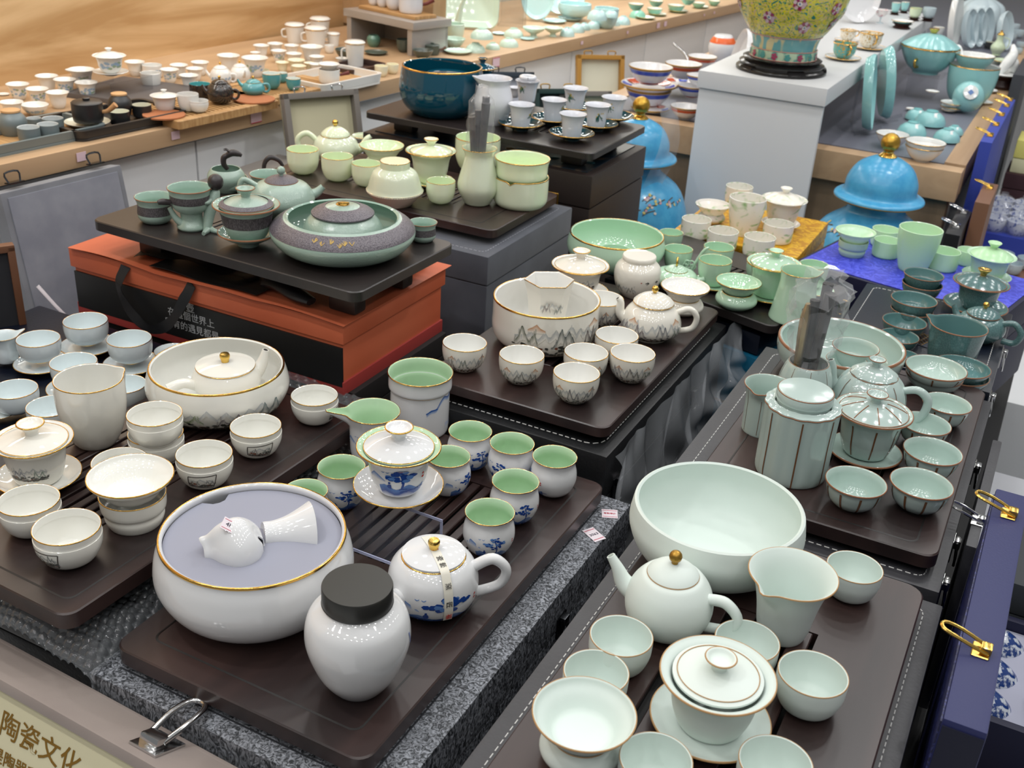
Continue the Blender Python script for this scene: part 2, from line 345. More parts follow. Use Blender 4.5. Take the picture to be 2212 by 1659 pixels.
# ------------------------------------------------------------ turned profiles, in units of the rim (or widest) radius
# <PROF>
PROF = {
 'cupF': [(.46, 0), (.52, .02), (.80, .17), (.97, .60), (1.0, .95), (1.0, 1.22)],
 'cupA': [(.40, 0), (.50, .02), (.84, .27), (1.03, .75), (1.03, 1.15), (.94, 1.52), (.95, 1.72), (1.0, 1.86)],
 'cupL': [(.38, 0), (.47, .02), (.76, .17), (.97, .58), (1.01, .92), (.985, .98), (1.0, 1.22)],
 'cupB': [(.34, 0), (.42, .03), (.62, .12), (.90, .48), (1.0, .9), (1.0, 1.32)],
 'cupW': [(.44, 0), (.46, .08), (.62, .10), (.90, .32), (1.0, .72), (1.0, 1.12)],
 'cupD': [(.38, 0), (.47, .03), (.78, .22), (.97, .68), (1.0, 1.1), (1.0, 1.56)],
 'cupC': [(.55, 0), (.72, .06), (.90, .32), (.89, .7), (.87, .98), (.93, 1.2), (1.0, 1.36)],
 'cupG': [(.42, 0), (.44, .07), (.60, .10), (.80, .32), (.90, .6), (.94, .80), (1.0, .93)],
 'cupE': [(.60, 0), (.66, .04), (.72, .5), (.79, 1.1), (.89, 1.45), (1.0, 1.64)],
 'cupT': [(.45, 0), (.50, .04), (.78, .2), (.94, .5), (1.0, .78)],
 'dishG': [(.5, 0), (.52, .05), (.80, .14), (.95, .34), (1.0, .50)],
 'flare': [(.36, 0), (.46, .03), (.62, .35), (.72, .9), (.84, 1.2), (1.0, 1.42)],
 'tumbler': [(.5, 0), (.62, .04), (.86, .4), (.98, 1.0), (1.0, 1.55)],
 'smallcyl': [(.8, 0), (.92, .05), (.98, .3), (1.0, .7), (1.0, 1.25)],
 'bowlF': [(.58, 0), (.66, .03), (.90, .18), (1.03, .46), (1.02, .66), (1.0, .77)],
 'bowlA': [(.50, 0), (.58, .02), (.90, .17), (1.07, .46), (1.06, .72), (1.0, .90), (1.0, .95)],
 'bowlL': [(.55, 0), (.62, .02), (.92, .16), (1.06, .40), (1.05, .58), (1.0, .75)],
 'bowlB': [(.62, 0), (.72, .03), (.92, .14), (1.0, .34), (1.0, .6), (1.0, .92)],
 'bowlC': [(.70, 0), (.80, .01), (1.08, .12), (1.26, .34), (1.22, .50), (1.05, .62), (1.0, .64)],
 'bowlE': [(.62, 0), (.74, .03), (.98, .28), (1.07, .62), (1.04, .95), (1.0, 1.18)],
 'bowlM': [(.62, 0), (.70, .03), (.94, .18), (1.05, .42), (1.0, .70)],
 'bowlG': [(.60, 0), (.70, .04), (.92, .2), (1.0, .4), (1.0, .56)],
 'vaseA': [(.82, 0), (.88, .05), (.90, .3), (.91, 1.0), (.91, 1.48), (.97, 1.50), (.97, 1.82), (1.0, 1.96)],
 'pitchF': [(.46, 0), (.52, .03), (.60, .3), (.68, .85), (.78, 1.3), (.88, 1.54), (1.0, 1.70)],
 'pitchL': [(.52, 0), (.62, .03), (.84, .5), (1.0, 1.2), (1.02, 1.7), (1.0, 2.16)],
 'pitchA': [(.62, 0), (.72, .04), (.82, .4), (.84, 1.0), (.86, 1.5), (.95, 1.84), (1.0, 1.98)],
 'pitchB': [(.60, 0), (.66, .04), (.74, .7), (.82, 1.4), (.92, 2.0), (1.0, 2.3)],
 'pitchM': [(1.18, 0), (1.22, .06), (1.14, .5), (1.0, 1.4), (.93, 2.0), (.96, 2.4), (1.0, 2.6)],
 'pitchE': [(.62, 0), (.72, .05), (1.02, .8), (1.10, 1.3), (.95, 1.95), (.88, 2.2), (.94, 2.42), (1.0, 2.55)],
 'pitchT': [(.72, 0), (.78, .05), (.86, .5), (.94, 1.1), (1.0, 1.5)],
 'pitchJ': [(.56, 0), (.64, .04), (.82, .66), (.96, 1.45), (1.0, 2.05)],
 'pitchG': [(.78, 0), (.82, .05), (.84, .8), (.86, 1.5), (.94, 1.9), (1.0, 2.05)],
 'pitchW': [(.66, 0), (.74, .05), (.80, .6), (.76, 1.2), (.84, 1.7), (1.0, 1.95)],
 'vaseD': [(.62, 0), (.72, .05), (.80, .15), (1.12, .75), (1.18, 1.2), (1.0, 2.0), (.82, 2.7), (.84, 2.98), (1.0, 3.26)],
 'strain': [(.30, 0), (.46, .03), (.62, .14), (.80, .38), (.95, .52), (1.0, .62)],
 'gw': [(.34, 0), (.36, .05), (.50, .10), (.66, .36), (.73, .72), (.84, .92), (1.0, 1.0)],
 'gwdeep': [(.38, 0), (.40, .05), (.56, .045), (.70, .34), (.77, .72), (.86, .92), (1.0, 1.0)],
 'jarA': [(.42, 0), (.50, .02), (.78, .45), (.98, 1.05), (1.0, 1.45), (.90, 1.78), (.66, 1.98), (.62, 2.05)],
 'jarB': [(.52, 0), (.60, .03), (.88, .40), (1.0, .9), (.94, 1.30), (.72, 1.55), (.66, 1.62)],
 'canG': [(.90, 0), (.95, .05), (.98, .3), (.98, 1.2), (1.0, 2.06), (.98, 2.15), (.80, 2.19)],
 'canD': [(.52, 0), (.60, .03), (1.0, .50), (.98, .58), (.86, 1.0), (.76, 1.2), (.56, 1.34)],
 'tpF': [(.50, 0), (.56, .02), (.86, .24), (1.0, .68), (.92, 1.12), (.72, 1.42), (.60, 1.50)],
 'tpA': [(.50, 0), (.58, .02), (.90, .24), (1.0, .62), (.94, 1.00), (.80, 1.22), (.70, 1.30)],
 'tpB': [(.58, 0), (.62, .05), (.92, .26), (1.0, .52), (.88, .90), (.68, 1.14), (.66, 1.20)],
 'tpL': [(.60, 0), (.70, .03), (.98, .35), (1.0, .62), (.88, .88), (.84, .92)],
 'tpD': [(.55, 0), (.60, .04), (.92, .35), (1.0, .62), (.88, .95), (.66, 1.12)],
 'tpC': [(.55, 0), (.62, .03), (.95, .35), (1.0, .60), (.80, .92), (.52, 1.05)],
 'tpG': [(.60, 0), (.66, .05), (.92, .38), (1.0, .72), (.86, 1.2), (.66, 1.45)],
 'tpM': [(.50, 0), (.60, .03), (.94, .26), (1.0, .45), (.86, .66), (.55, .76)],
 'tpT': [(.55, 0), (.62, .03), (.94, .35), (1.0, .62), (.86, .95), (.62, 1.1)],
 'plate': [(.50, 0), (.52, .06), (.72, .045), (.92, .17), (1.0, .22)],
 'saucer': [(.36, 0), (.38, .10), (.60, .14), (.86, .24), (1.0, .33)],
 'stembowl': [(.40, 0), (.30, .10), (.30, .30), (.55, .42), (.85, .62), (1.0, .84)],
 'soup': [(.42, 0), (.44, .08), (.60, .14), (.86, .46), (1.0, .78)],
 'foot_holder': [(.74, 0), (.80, .03), (.90, .30), (.87, .50), (.97, .60), (1.0, 1.05)],
 'round_holder': [(.56, 0), (.66, .03), (.95, .25), (1.0, .45), (.86, .68), (.74, .76)],
 'vaseG': [(1.0, 0), (1.1, .05), (1.3, .9), (1.35, 2.0), (1.15, 2.8), (1.0, 3.1)],
 'funnelC': [(.5, 0), (.6, .05), (.8, .25), (.9, .6), (.92, .9), (1.0, 1.15)],
 'tureen': [(.45, 0), (.48, .08), (.70, .26), (.90, .62), (1.0, .92)],
 'urn': [(.66, 0), (.64, .10), (.62, .20), (.56, .30), (.72, .62), (.95, 1.05), (1.02, 1.45), (.86, 1.95), (.52, 2.25), (.46, 2.4), (.55, 2.6)],
 'vaseY': [(.58, 0), (.575, .16), (.555, .17), (.60, .36), (.72, .52), (.90, .82), (1.0, 1.2), (1.02, 1.55)],
}
KREF = {'jarA': 1.45, 'jarB': .9, 'tpF': .68, 'tpA': .62, 'tpB': .52, 'tpL': .62, 'tpD': .62, 'tpC': .60, 'tpG': 1.45, 'tpM': .45, 'tpT': .62, 'canG': 2.15, 'canD': .50, 'vaseY': 1.2, 'tureen': [(.45, 0), (.48, .08), (.70, .26), (.90, .62), (1.0, .92)],
 'urn': 1.45,
        'dome': 0.0, 'flat': 0.0}
# </PROF>
CACHE = {}
def cached(key, fn):
    if key not in CACHE: CACHE[key] = fn()
    return CACHE[key]
class Sty:
    def __init__(s, key, m, mi=None, rim=None, rt=.02, t=.05): s.key, s.m, s.mi, s.rim, s.rt, s.t = key, m, mi or m, rim, rt, t
IV = (228, 227, 216)
S = {
 'F': Sty('F', por('matt_pale_celadon', (216, 226, 220), .42, spec=.35), por('matt_pale_celadon_inside', (212, 224, 218), .42, spec=.35), TANRIM, .012, .05),
 'A': Sty('A', por('white_porcelain', (222, 223, 224)), por('green_lined_glaze', (188, 218, 184)), GOLD, .014, .05),
 'Aw': Sty('Aw', por('white_porcelain', (222, 223, 224)), None, GOLD, .012, .045),
 'L': Sty('L', por('ivory_porcelain', (232, 230, 221)), por('ivory_porcelain_inside', (234, 234, 228)), GOLD, .014, .045),
 'B': Sty('B', por('cream_porcelain', (232, 228, 217)), por('cream_porcelain_inside', (235, 235, 231)), GOLD, .013, .05),
 'W': Sty('W', por('ice_blue_porcelain', (220, 229, 232)), por('ice_blue_inside', (222, 232, 234)), GOLD, .013, .045),
 'C': Sty('C', por('sage_crackle_glaze', (156, 178, 165), .05, bump=(25, .25)), por('sage_inside', (158, 184, 170)), BROWNRIM, .022, .06),
 'D': Sty('D', por('pale_green_glaze', (226, 236, 206), .1, sss=.3), por('pale_green_inside', (220, 238, 198), .1, sss=.3), GOLD, .014, .05),
 'E': Sty('E', por('blue_white_porcelain', (222, 224, 230)), None, None, .012, .04),
 'Eb': Sty('Eb', por('petrol_blue_glaze', (8, 70, 92), .035), por('petrol_blue_inside', (10, 78, 98), .035), GOLD, .018, .05),
 'Es': Sty('Es', por('petrol_saucer_glaze', (14, 62, 70), .035), None, GOLD, .016, .04),
 'M': Sty('M', por('mint_celadon_glaze', (184, 216, 190), .045), por('mint_inside', (184, 218, 190), .045), GOLD, .014, .05),
 'Y': Sty('Y', pbr('frosted_glass', (240, 236, 226), .2, sss=.4, var=((150, 186, 136), 1.1, (1, 1, 1.3), 1, .52, .72, 1.6), alpha=.94), None, None, .02, .05),
 'J': Sty('J', pbr('jade_glass', (190, 230, 186), .22, sss=.4, alpha=.95), pbr('jade_glass_inside', (200, 234, 198), .2, sss=.4), None, .02, .05),
 'T': Sty('T', por('teal_glaze', (76, 108, 108), .16, var=((96, 130, 130), 20, (1, 1, 1), 3, .4, .7)), por('teal_inside', (92, 130, 130), .12), BROWNRIM, .018, .05),
 'G': Sty('G', por('blue_grey_celadon', (176, 194, 189), .12), por('blue_grey_inside', (178, 198, 190), .12), BROWNRIM, .02, .06),
 'K': Sty('K', por('shelf_white_porcelain', (234, 233, 228), .12), None, None, .02, .06),
 'Ky': Sty('Ky', por('shelf_cream_porcelain', (240, 234, 205), .14), None, None, .02, .06),
 'Kg': Sty('Kg', por('grey_stoneware', (112, 124, 126), .4), por('grey_stoneware_inside', (205, 210, 210), .3), None, .02, .08),
 'Kb': Sty('Kb', por('black_stoneware', (26, 26, 28), .42), por('black_cup_inside', (226, 226, 208), .3), None, .02, .045),
 'Kt': Sty('Kt', por('turquoise_glaze', (86, 160, 166), .15), por('turquoise_inside', (225, 232, 226), .15), GOLD, .02, .06),
 'Kd': Sty('Kd', por('dark_temmoku', (44, 42, 40), .12, var=((92, 62, 46), 8, (1, 1, 1), 3, .5, .8)), por('teal_lining', (90, 170, 172), .15), None, .02, .06),
 'Kj': Sty('Kj', por('forest_green_glaze', (92, 132, 116), .12), None, None, .02, .06),
 'Ko': Sty('Ko', por('olive_dark_glaze', (74, 84, 76), .3), None, None, .02, .06),
 'Kf': Sty('Kf', pbr('frosted_white_glass', (232, 232, 228), .3, sss=.3, alpha=.9), None, None, .02, .05),
 'P': Sty('P', por('celadon_tableware', (206, 230, 216), .1), None, None, .02, .05),
 'Pw': Sty('Pw', por('pale_blue_tableware', (192, 224, 224), .1), None, None, .02, .05),
 'Pg': Sty('Pg', por('green_tableware', (140, 200, 178), .1), por('green_tableware_inside', (225, 228, 215), .1), OLDGOLD, .03, .05),
 'R': Sty('R', por('turquoise_tableware', (150, 206, 206), .12, bump=(60, .1)), por('tableware_white', (232, 234, 232), .1), GOLD, .02, .05),
 'Rw': Sty('Rw', por('tableware_white', (232, 234, 232), .1), None, GOLD, .02, .05),
 'O': Sty('O', por('tableware_white2', (230, 230, 232), .1), None, OLDGOLD, .035, .05),
}
def put(P, name, label, cat, group=None, rot=0, dz=0):
    x, y, z, R = P
    return thing(name, label, cat, (x, y, z + dz), atan2(-y, -x) + radians(rot), R, group)
def vessel(root, sty, kind, sp=None, fl=None, ngon=None, seg=44, pname='body', rim=True, floor=.1, z=0, scale=1, parent=None):
    s = S[sty]; key = (sty, kind, sp, fl, ngon, seg)
    me = cached(key, lambda: lathe(pname, shell(PROF[kind], s.t, floor, 1), [s.m, s.mi], seg, sp, fl, 45, ngon))
    o = ob(pname, me, parent or root, (0, 0, z), scale=scale)
    if s.rim and rim:
        r, zt = PROF[kind][-1]
        rm = cached(key + ('rim',), lambda: lathe('rim_line', [(r - s.t * .5 + (s.t * .5 + .005) * cos(q * pi / 4), zt + (.3 * s.t + .005) * sin(q * pi / 4) - (s.rt * 1.1 if q == 0 else 0)) for q in (0, .5, 1, 1.5)] + [(r - s.t * .5, zt + .2 * s.t)], s.rim, seg, sp, fl, 80, ngon))
        ob('gold_rim' if s.rim in (GOLD,) else 'rim_line', rm, root if not parent else o, (0, 0, z if not parent else 0), scale=scale if not parent else None)
    return o
def paint_on(root, kind, key, fn, sty='B', mat=None, z=0, rot=0):
    def make():
        p = Paint(PROF[kind], hash_seed(key), S[sty].m.node_tree.nodes['Principled BSDF'].inputs['Base Color'].default_value[:3]); fn(p)
        return p.mesh('painting', mat or PAINTG)
    return ob('painted_scene', cached(('paint', kind, key), make), root, (0, 0, z), (0, 0, radians(rot)))
def hash_seed(k):
    h = 7
    for ch in str(k): h = (h * 31 + ord(ch)) % 100003
    return h
def cup(P, sty, kind, label, name='teacup', cat='cup', group=None, rot=0, paint=None, foot=None, seg=44, dz=0, **k):
    r = put(P, name, label, cat, group, rot, dz); vessel(r, sty, kind, seg=seg, **k)
    if foot: ob('gold_foot', cached(('foot', kind), lambda: lathe('foot', [(.455, 0), (.462, .08), (.44, .085)], GOLD, 32)), r)
    if paint: paint(r, kind, sty)
    return r
def lid_mesh(r, h, m, key, lobes=None, dome=1.0):
    pr = [(r * .9, -.05), (r, -.02), (r, .02)] + [(r * q, .02 + h * (1 - q ** 2) ** dome) for q in (.93, .8, .62, .42, .22)] + [(0, .02 + h)]
    return cached(('lid', r, h, key, lobes), lambda: lathe('lid', pr, m, 48, None, lobes))
def knob_cup(parent, r, z, m, rim, h=None):
    h = h or r * .9
    pr = [(r * .52, -.04), (r * .5, h * .3), (r * .8, h * .75), (r, h), (r * .88, h + r * .06), (r * .6, h * .75), (0, h * .62)]
    o = ob('knob', cached(('kn', r, h, m.name), lambda: lathe('knob', cr([p for p in pr], 3), m, 28)), parent, (0, 0, z))
    if rim: ob('knob_rim', cached(('knr', r, rim.name), lambda: ring('rim', r * .98, h + r * .03, r * .06, rim, 28)), parent, (0, 0, z))
    return o
def gaiwan(P, sty, label, k=1.25, prof='gw', lidr=.80, lidh=.2, knobr=.26, sau=(1.08, .36), lift=.10, group=None, line=False, paint=None, rot=0, lobes=None, goldknob=None, saucer=True, seg=56, dz=0, name='gaiwan', cat='lidded cup', lidpaint=None):
    """lidded tea bowl on its saucer; reference circle = bowl rim"""
    r = put(P, name, label, cat, group, rot, dz); s = S[sty]
    if not saucer: lift = 0
    pk = 'gw_%s_%.2f' % (prof, k)
    if pk not in PROF: PROF[pk] = [(a, b * k) for a, b in PROF[prof]]
    vessel(r, sty, pk, seg=seg, pname='bowl', z=lift, fl=lobes)
    l = ob('lid', lid_mesh(lidr, lidh, s.m, sty, lobes and (lobes[0], lobes[1] * .7, -1, .0)), r, (0, 0, lift + k - .03))
    if goldknob: ob('knob', cached(('gk', knobr), lambda: lathe('knob', cr([(.45 * knobr, 0), (.5 * knobr, .4 * knobr), (knobr, knobr), (.8 * knobr, 1.1 * knobr), (0, .95 * knobr)], 3), BRASS, 24)), l, (0, 0, lidh))
    else: knob_cup(l, knobr, lidh, s.m, s.rim)
    if line: ob('lid_line', cached(('ll', lidr, sty), lambda: ring('l', lidr * .90, .03 + lidh * (1 - .81), .009, s.rim, 56)), l)
    elif s.rim: ob('lid_rim', cached(('lr', lidr, sty), lambda: ring('l', lidr, .02, .012, s.rim, 56)), l)
    if saucer:
        sr, sh = sau; kk = 'sauc_%.2f_%.2f' % sau
        if kk not in PROF: PROF[kk] = [(a * sr, b / .33 * sh) for a, b in PROF['saucer']]
        vessel(r, {'A': 'Aw'}.get(sty, sty), kk, seg=seg, pname='saucer', floor=sh * .42 + .02)
    if paint: paint(r, pk, sty, lift)
    return r
def teapot(P, sty, kind, label, lid, knob, spout=None, handle=None, group=None, rot=0, seg=56, name='teapot', cat='teapot', sidehandle=None, fl=None, paint=None, band=None, dz=0):
    """body + lid + knob + spout + handle; lid=(radius, dome height, lip)"""
    r = put(P, name, label, cat, group, rot, dz); s = S[sty]
    rt, zt = PROF[kind][-1]
    me = cached((sty, kind, 'pot', fl), lambda: lathe('body', shell(PROF[kind], s.t, .1, 1), [s.m, s.mi], seg, None, fl))
    ob('body', me, r)
    lr, lh, lip = lid[:3]
    pr = [(lr * .9, -.04), (lr, 0), (lr * 1.01, lip)] + [(lr * q, lip + lh * (1 - q * q) ** .8) for q in (.96, .85, .65, .42, .2)] + [(0, lip + lh)]
    l = ob('lid', cached((sty, kind, 'lid', lr, lh), lambda: lathe('lid', pr, lid[3] if len(lid) > 3 else s.m, 48, None, (fl[0], fl[1], -1, 0) if fl else None)), r, (0, 0, zt))
    if band: ob('gold_band', cached((kind, 'band'), lambda: ring('band', lr * 1.0, -.01, .028, band, 48, flat=1.2)), l)
    elif s.rim: ob('lid_rim', cached((kind, 'lrim', lr), lambda: ring('l', lr * 1.005, lip * .4, .014, s.rim, 48)), l)
    kt, kr, km = knob; zk = lip + lh
    if kt == 'ball': ob('knob', cached(('kb', kr, km.name), lambda: lathe('knob', [(kr * .5, -.02), (kr * .5, kr * .35)] + [(kr * cos(q), kr * 1.15 + kr * sin(q)) for q in (-.95, -.5, 0, .4, .8, 1.2)] + [(0, kr * 2.15)], km, 24)), l, (0, 0, zk))
    elif kt == 'cap': ob('knob', cached(('kc', kr, km.name), lambda: lathe('knob', [(kr * .75, -.02), (kr * .8, kr * .4), (kr, kr * 1.0), (kr, kr * 1.5), (kr * .85, kr * 1.75), (0, kr * 1.8)], km, 24)), l, (0, 0, zk))
    elif kt == 'ring': 
        ob('knob', cached(('kr', kr), lambda: tube('knob', [(kr * cos(q * pi / 6), 0, kr + kr * sin(q * pi / 6)) for q in range(13)], kr * .3, km, 8, 2)), l, (0, 0, zk))
    elif kt == 'cup': knob_cup(l, kr, zk, s.m, s.rim)
    if spout:
        an, path, rad = spout; a = radians(an)
        sp_ = ob('spout', cached((sty, kind, 'sp', an), lambda: tube('spout', [(d * cos(a), d * sin(a), z) for d, z in path], rad, s.m, 16, 6)), r)
        d, z = path[-1]; d0, z0 = path[-2]; t = Vector(((d - d0) * cos(a), (d - d0) * sin(a), z - z0)).normalized()
        p = Vector((d * cos(a), d * sin(a), z)) + t * .004
        hole = ob('spout_mouth_shade', cached((kind, 'hole', rad[-1]), lambda: lathe('m', [(rad[-1] * .7, 0), (0, .001)], DARK if sty != 'F' else por('spout_shadow', (150, 165, 158), .5), 14)), sp_, p)  # spout is closed; dark disc paints the shade inside its opening
        hole.rotation_euler = t.to_track_quat('Z', 'Y').to_euler()
    if handle:
        an, path, rad = handle; a = radians(an)
        ob('handle', cached((sty, kind, 'ha', an), lambda: tube('handle', [(d * cos(a), d * sin(a), z) for d, z in path], rad, s.m, 14, 6)), r)
    if sidehandle:
        an, path, rad, hm = sidehandle; a = radians(an)
        ob('side_handle', tube('handle', [(d * cos(a), d * sin(a), z) for d, z in path], rad, hm, 14, 5), r)
    if paint: paint(r, kind, sty)
    return r
def strainer(P, sty, label, hold='foot_holder', hr=.78, hk=None, bowl='strain', sink=.12, group=None, mesh_disc=False, holdpaint=None):
    """funnel strainer on its holder; reference circle = funnel rim"""
    r = put(P, 'tea_strainer', label, 'tea strainer', group); s = S[sty]
    hz = PROF[hold][-1][1] * hr
    vessel(r, sty, hold, pname='holder', scale=hr)
    f_ = vessel(r, sty, bowl, pname='funnel', z=hz - sink, seg=56)
    if mesh_disc: ob('mesh_disc', cached(('md',), lambda: lathe('md', [(.30, 0), (.28, .008), (0, .008)], pbr('strainer_mesh', (222, 230, 232), .5, bump=(300, .4)), 32)), f_, (0, 0, .045))
    if holdpaint: holdpaint(r, hold, sty)
    return r
def kstr(hold='foot_holder', hr=.78, bowl='strain', sink=.12): return PROF[hold][-1][1] * hr - sink + PROF[bowl][-1][1]
KREF['strF'] = 0

# painted motifs
def p_mount(a0, a1, zb, zt, key, **kw):
    return lambda r, kind, sty, z=0: paint_on(r, kind, ('m', key, zb), lambda p: p.mountains(radians(a0), radians(a1), zb, zt, **kw), sty, z=z)
def p_pine(ac, zb, zt, key, **kw):
    return lambda r, kind, sty, z=0: paint_on(r, kind, ('p', key, zb), lambda p: p.bluepine(radians(ac), zb, zt, **kw), sty, z=z)
def p_frame(ac, zb, zt, key):
    """ink landscape inside a fan-shaped line frame (ivory cups)"""
    def go(p):
        a = radians(ac); q = (.05, .04, .035)
        c = [(a - .55, zb + .1), (a - .5, zt - .05), (a + .5, zt), (a + .42, zb)]
        p.mountains(a - .5, a + .45, zb + .08, zt - .02, n=3, accent=False)
        for i in range(4):
            A, B = c[i], c[(i + 1) % 4]; p.stroke([(A[0] + (B[0] - A[0]) * t, A[1] + (B[1] - A[1]) * t) for t in (0, .25, .5, .75, 1)], .03, q, .009)
        for k in range(10): p.blob(a - .4 + .2 * p.rng.random(), zb + .18 + .1 * p.rng.random(), .03, .025, (.25, .09, .04), 5, .01)
    return lambda r, kind, sty, z=0: paint_on(r, kind, ('f', key, zb), go, sty, z=z)
def p_leaf(ac, zb, zt, key):
    def go(p):
        g = p.rng; a = radians(ac)
        for k in range(11):
            an = g.uniform(-1.2, 1.2); L = g.uniform(.25, .5); c = (.02, .12, .10) if g.random() < .6 else (.10, .22, .12)
            x, z = a + g.uniform(-.1, .1), zt - .25 + g.uniform(-.15, .05)
            p.stroke([(x, z), (x + L * .6 * sin(an), z - L * .5), (x + L * sin(an) * 1.2, z - L * abs(cos(an)) - .1)], .05, c, .004 + .001 * k)
        for k in range(6): p.blob(a + g.uniform(-.35, .45), zt - .2 - g.uniform(0, .3), .05, .05, (.7, .5, .06), 6, .012)
    return lambda r, kind, sty, z=0: paint_on(r, kind, ('l', key, zb), go, sty, z=z)
def p_lines(n, z0, z1, key, wd=.05, a0=0):
    """iron-brown ribs running down the wall"""
    def go(p):
        for i in range(n):
            a = a0 + 2 * pi * i / n; N = 8
            P_ = [(a, z0 + (z1 - z0) * t / N) for t in range(N + 1)]
            r = p.r((z0 + z1) / 2); A = [(x - wd / 2 / r, z) for x, z in P_]; B = [(x + wd / 2 / r, z) for x, z in P_]
            p.strip(A, B, (.16, .075, .035), (.16, .075, .035), 1, .004)
    return lambda r, kind, sty, z=0: paint_on(r, kind, ('li', key, z0), go, sty, z=z)
def band_part(root, kind, z0, z1, mat, name='dark_band', z=0, lift=.006, seg=44):
    def make():
        p = Paint(PROF[kind]); N = 6
        return lathe('band', [(p.r(z0), z0)] + [(p.r(z0 + (z1 - z0) * i / N) + lift, z0 + (z1 - z0) * i / N) for i in range(N + 1)] + [(p.r(z1), z1)], mat, seg)
    return ob(name, cached(('band', kind, z0, z1, mat.name), make), root, (0, 0, z))
BAND = pbr('incised_dark_band', (66, 62, 64), .4, bump=(40, .5), var=((98, 92, 96), 34, (1, 1, .35), 2, .45, .6))
def p_band(z0, z1): return lambda r, kind, sty, z=0: band_part(r, kind, z0, z1, BAND, z=z)

# ------------------------------------------------------------ trays, cases, boxes
def tray(x0, x1, y0, y1, zt, label, th=.02, mat=None, slots=None, feet=.028, rot=0, rad=.018, groove=None, name='tea_tray', group=None, piv=None):
    """slots=(x0,x1,y0,y1,n) in tray-local metres: an opening bridged by n long slats"""
    mat = mat or WOODD; cx, cy = (x0 + x1) / 2, (y0 + y1) / 2; hx, hy = (x1 - x0) / 2, (y1 - y0) / 2
    r = thing(name, label, 'tea tray', (cx, cy, zt - th - feet), radians(rot), 1, group); zz = feet
    holes = []
    if slots: holes.append(slots[:4])
    ob('board', slab('board', rloop(-hx, hx, -hy, hy, rad), zz, zz + th, [mat], holes), r)
    if slots:
        sx0, sx1, sy0, sy1, n = slots; p = (sx1 - sx0) / n
        me = boxm('slat', p * .66, sy1 - sy0 - .002, .007, mat, .001, 1)
        for i in range(n): ob('slat', me, r, (sx0 + p * (i + .5), (sy0 + sy1) / 2, zz + th - .0072))
        ob('drip_pan', boxm('drip_pan', sx1 - sx0 - .001, sy1 - sy0 - .001, .002, DARK, 0), r, (( sx0 + sx1) / 2, (sy0 + sy1) / 2, zz + .0012))
    if groove:
        g0, g1, h0, h1 = groove; L = rloop(g0, g1, h0, h1, .012); L2 = rloop(g0 + .0022, g1 - .0022, h0 + .0022, h1 - .0022, .0105)
        v = [(x, y, zz + th + .0001) for x, y in L] + [(x, y, zz + th + .0006) for x, y in L2]; n = len(L)
        ob('groove_shade', mk('line', v, [(j, (j + 1) % n, n + (j + 1) % n, n + j) for j in range(n)], [pbr('groove_line', (16, 11, 10), .5)]), r)  # dark strip laid on the board, standing in for the shade of a groove
    if feet:
        me = boxm('foot', .05, .03, feet, WOODK, .006, 2)
        for sx in (-1, 1):
            for sy in (-1, 1): ob('foot', me, r, (sx * (hx - .07), sy * (hy - .07), 0))
    return r
def stitches(hx, hy, ins, mat, z, rad=.01, dash=.006, gap=.0035):
    L = rloop(-hx + ins, hx - ins, -hy + ins, hy - ins, rad, 3); v = []; f = []
    for (ax, ay), (bx, by) in zip(L, L[1:] + L[:1]):
        d = sqrt((bx - ax) ** 2 + (by - ay) ** 2)
        if d < 1e-6: continue
        ux, uy = (bx - ax) / d, (by - ay) / d; n = max(1, int(d / (dash + gap))); w = .0007
        for i in range(n):
            s0 = d * i / n; s1 = s0 + d / n * .64; b = len(v)
            for s_, q, h in ((s0, -w, 0), (s0, w, 0), (s1, w, 0), (s1, -w, 0), (s0, -w * .6, .0007), (s0, w * .6, .0007), (s1, w * .6, .0007), (s1, -w * .6, .0007)):
                v.append((ax + ux * s_ - uy * q, ay + uy * s_ + ux * q, z + h))
            f += [(b + 4, b + 7, b + 6, b + 5), (b, b + 4, b + 5, b + 1), (b + 2, b + 6, b + 7, b + 3), (b + 1, b + 5, b + 6, b + 2), (b + 3, b + 7, b + 4, b)]
    return mk('stitching', v, f, mat, None, 0)
THREAD = pbr('white_thread', (206, 206, 204), .7)
def latch(parent, loc, rot, mat, w=.026, open_=False):
    """toggle latch on a vertical face: back plate, catch block, wire loop. local +X points out of the face"""
    o = ob('latch', cached(('lp', w, mat.name), lambda: boxm('plate', .0025, w, w * 1.25, mat, .001, 1, 0)), parent, loc, (0, 0, radians(rot)))
    ob('latch_catch', cached(('lc', w, mat.name), lambda: boxm('catch', .009, w * .55, w * .5, mat, .002, 2, 0)), o, (.004, 0, w * .35))
    ob('latch_loop', cached(('ll', w, mat.name), lambda: tube('loop', [(.004, -w * .3, w * .5), (.007, -w * .32, -w * .6), (.007, -w * .2, -w * .85), (.007, w * .2, -w * .85), (.007, w * .32, -w * .6), (.004, w * .3, w * .5)], w * .07, mat, 6, 3)), o)
    return o
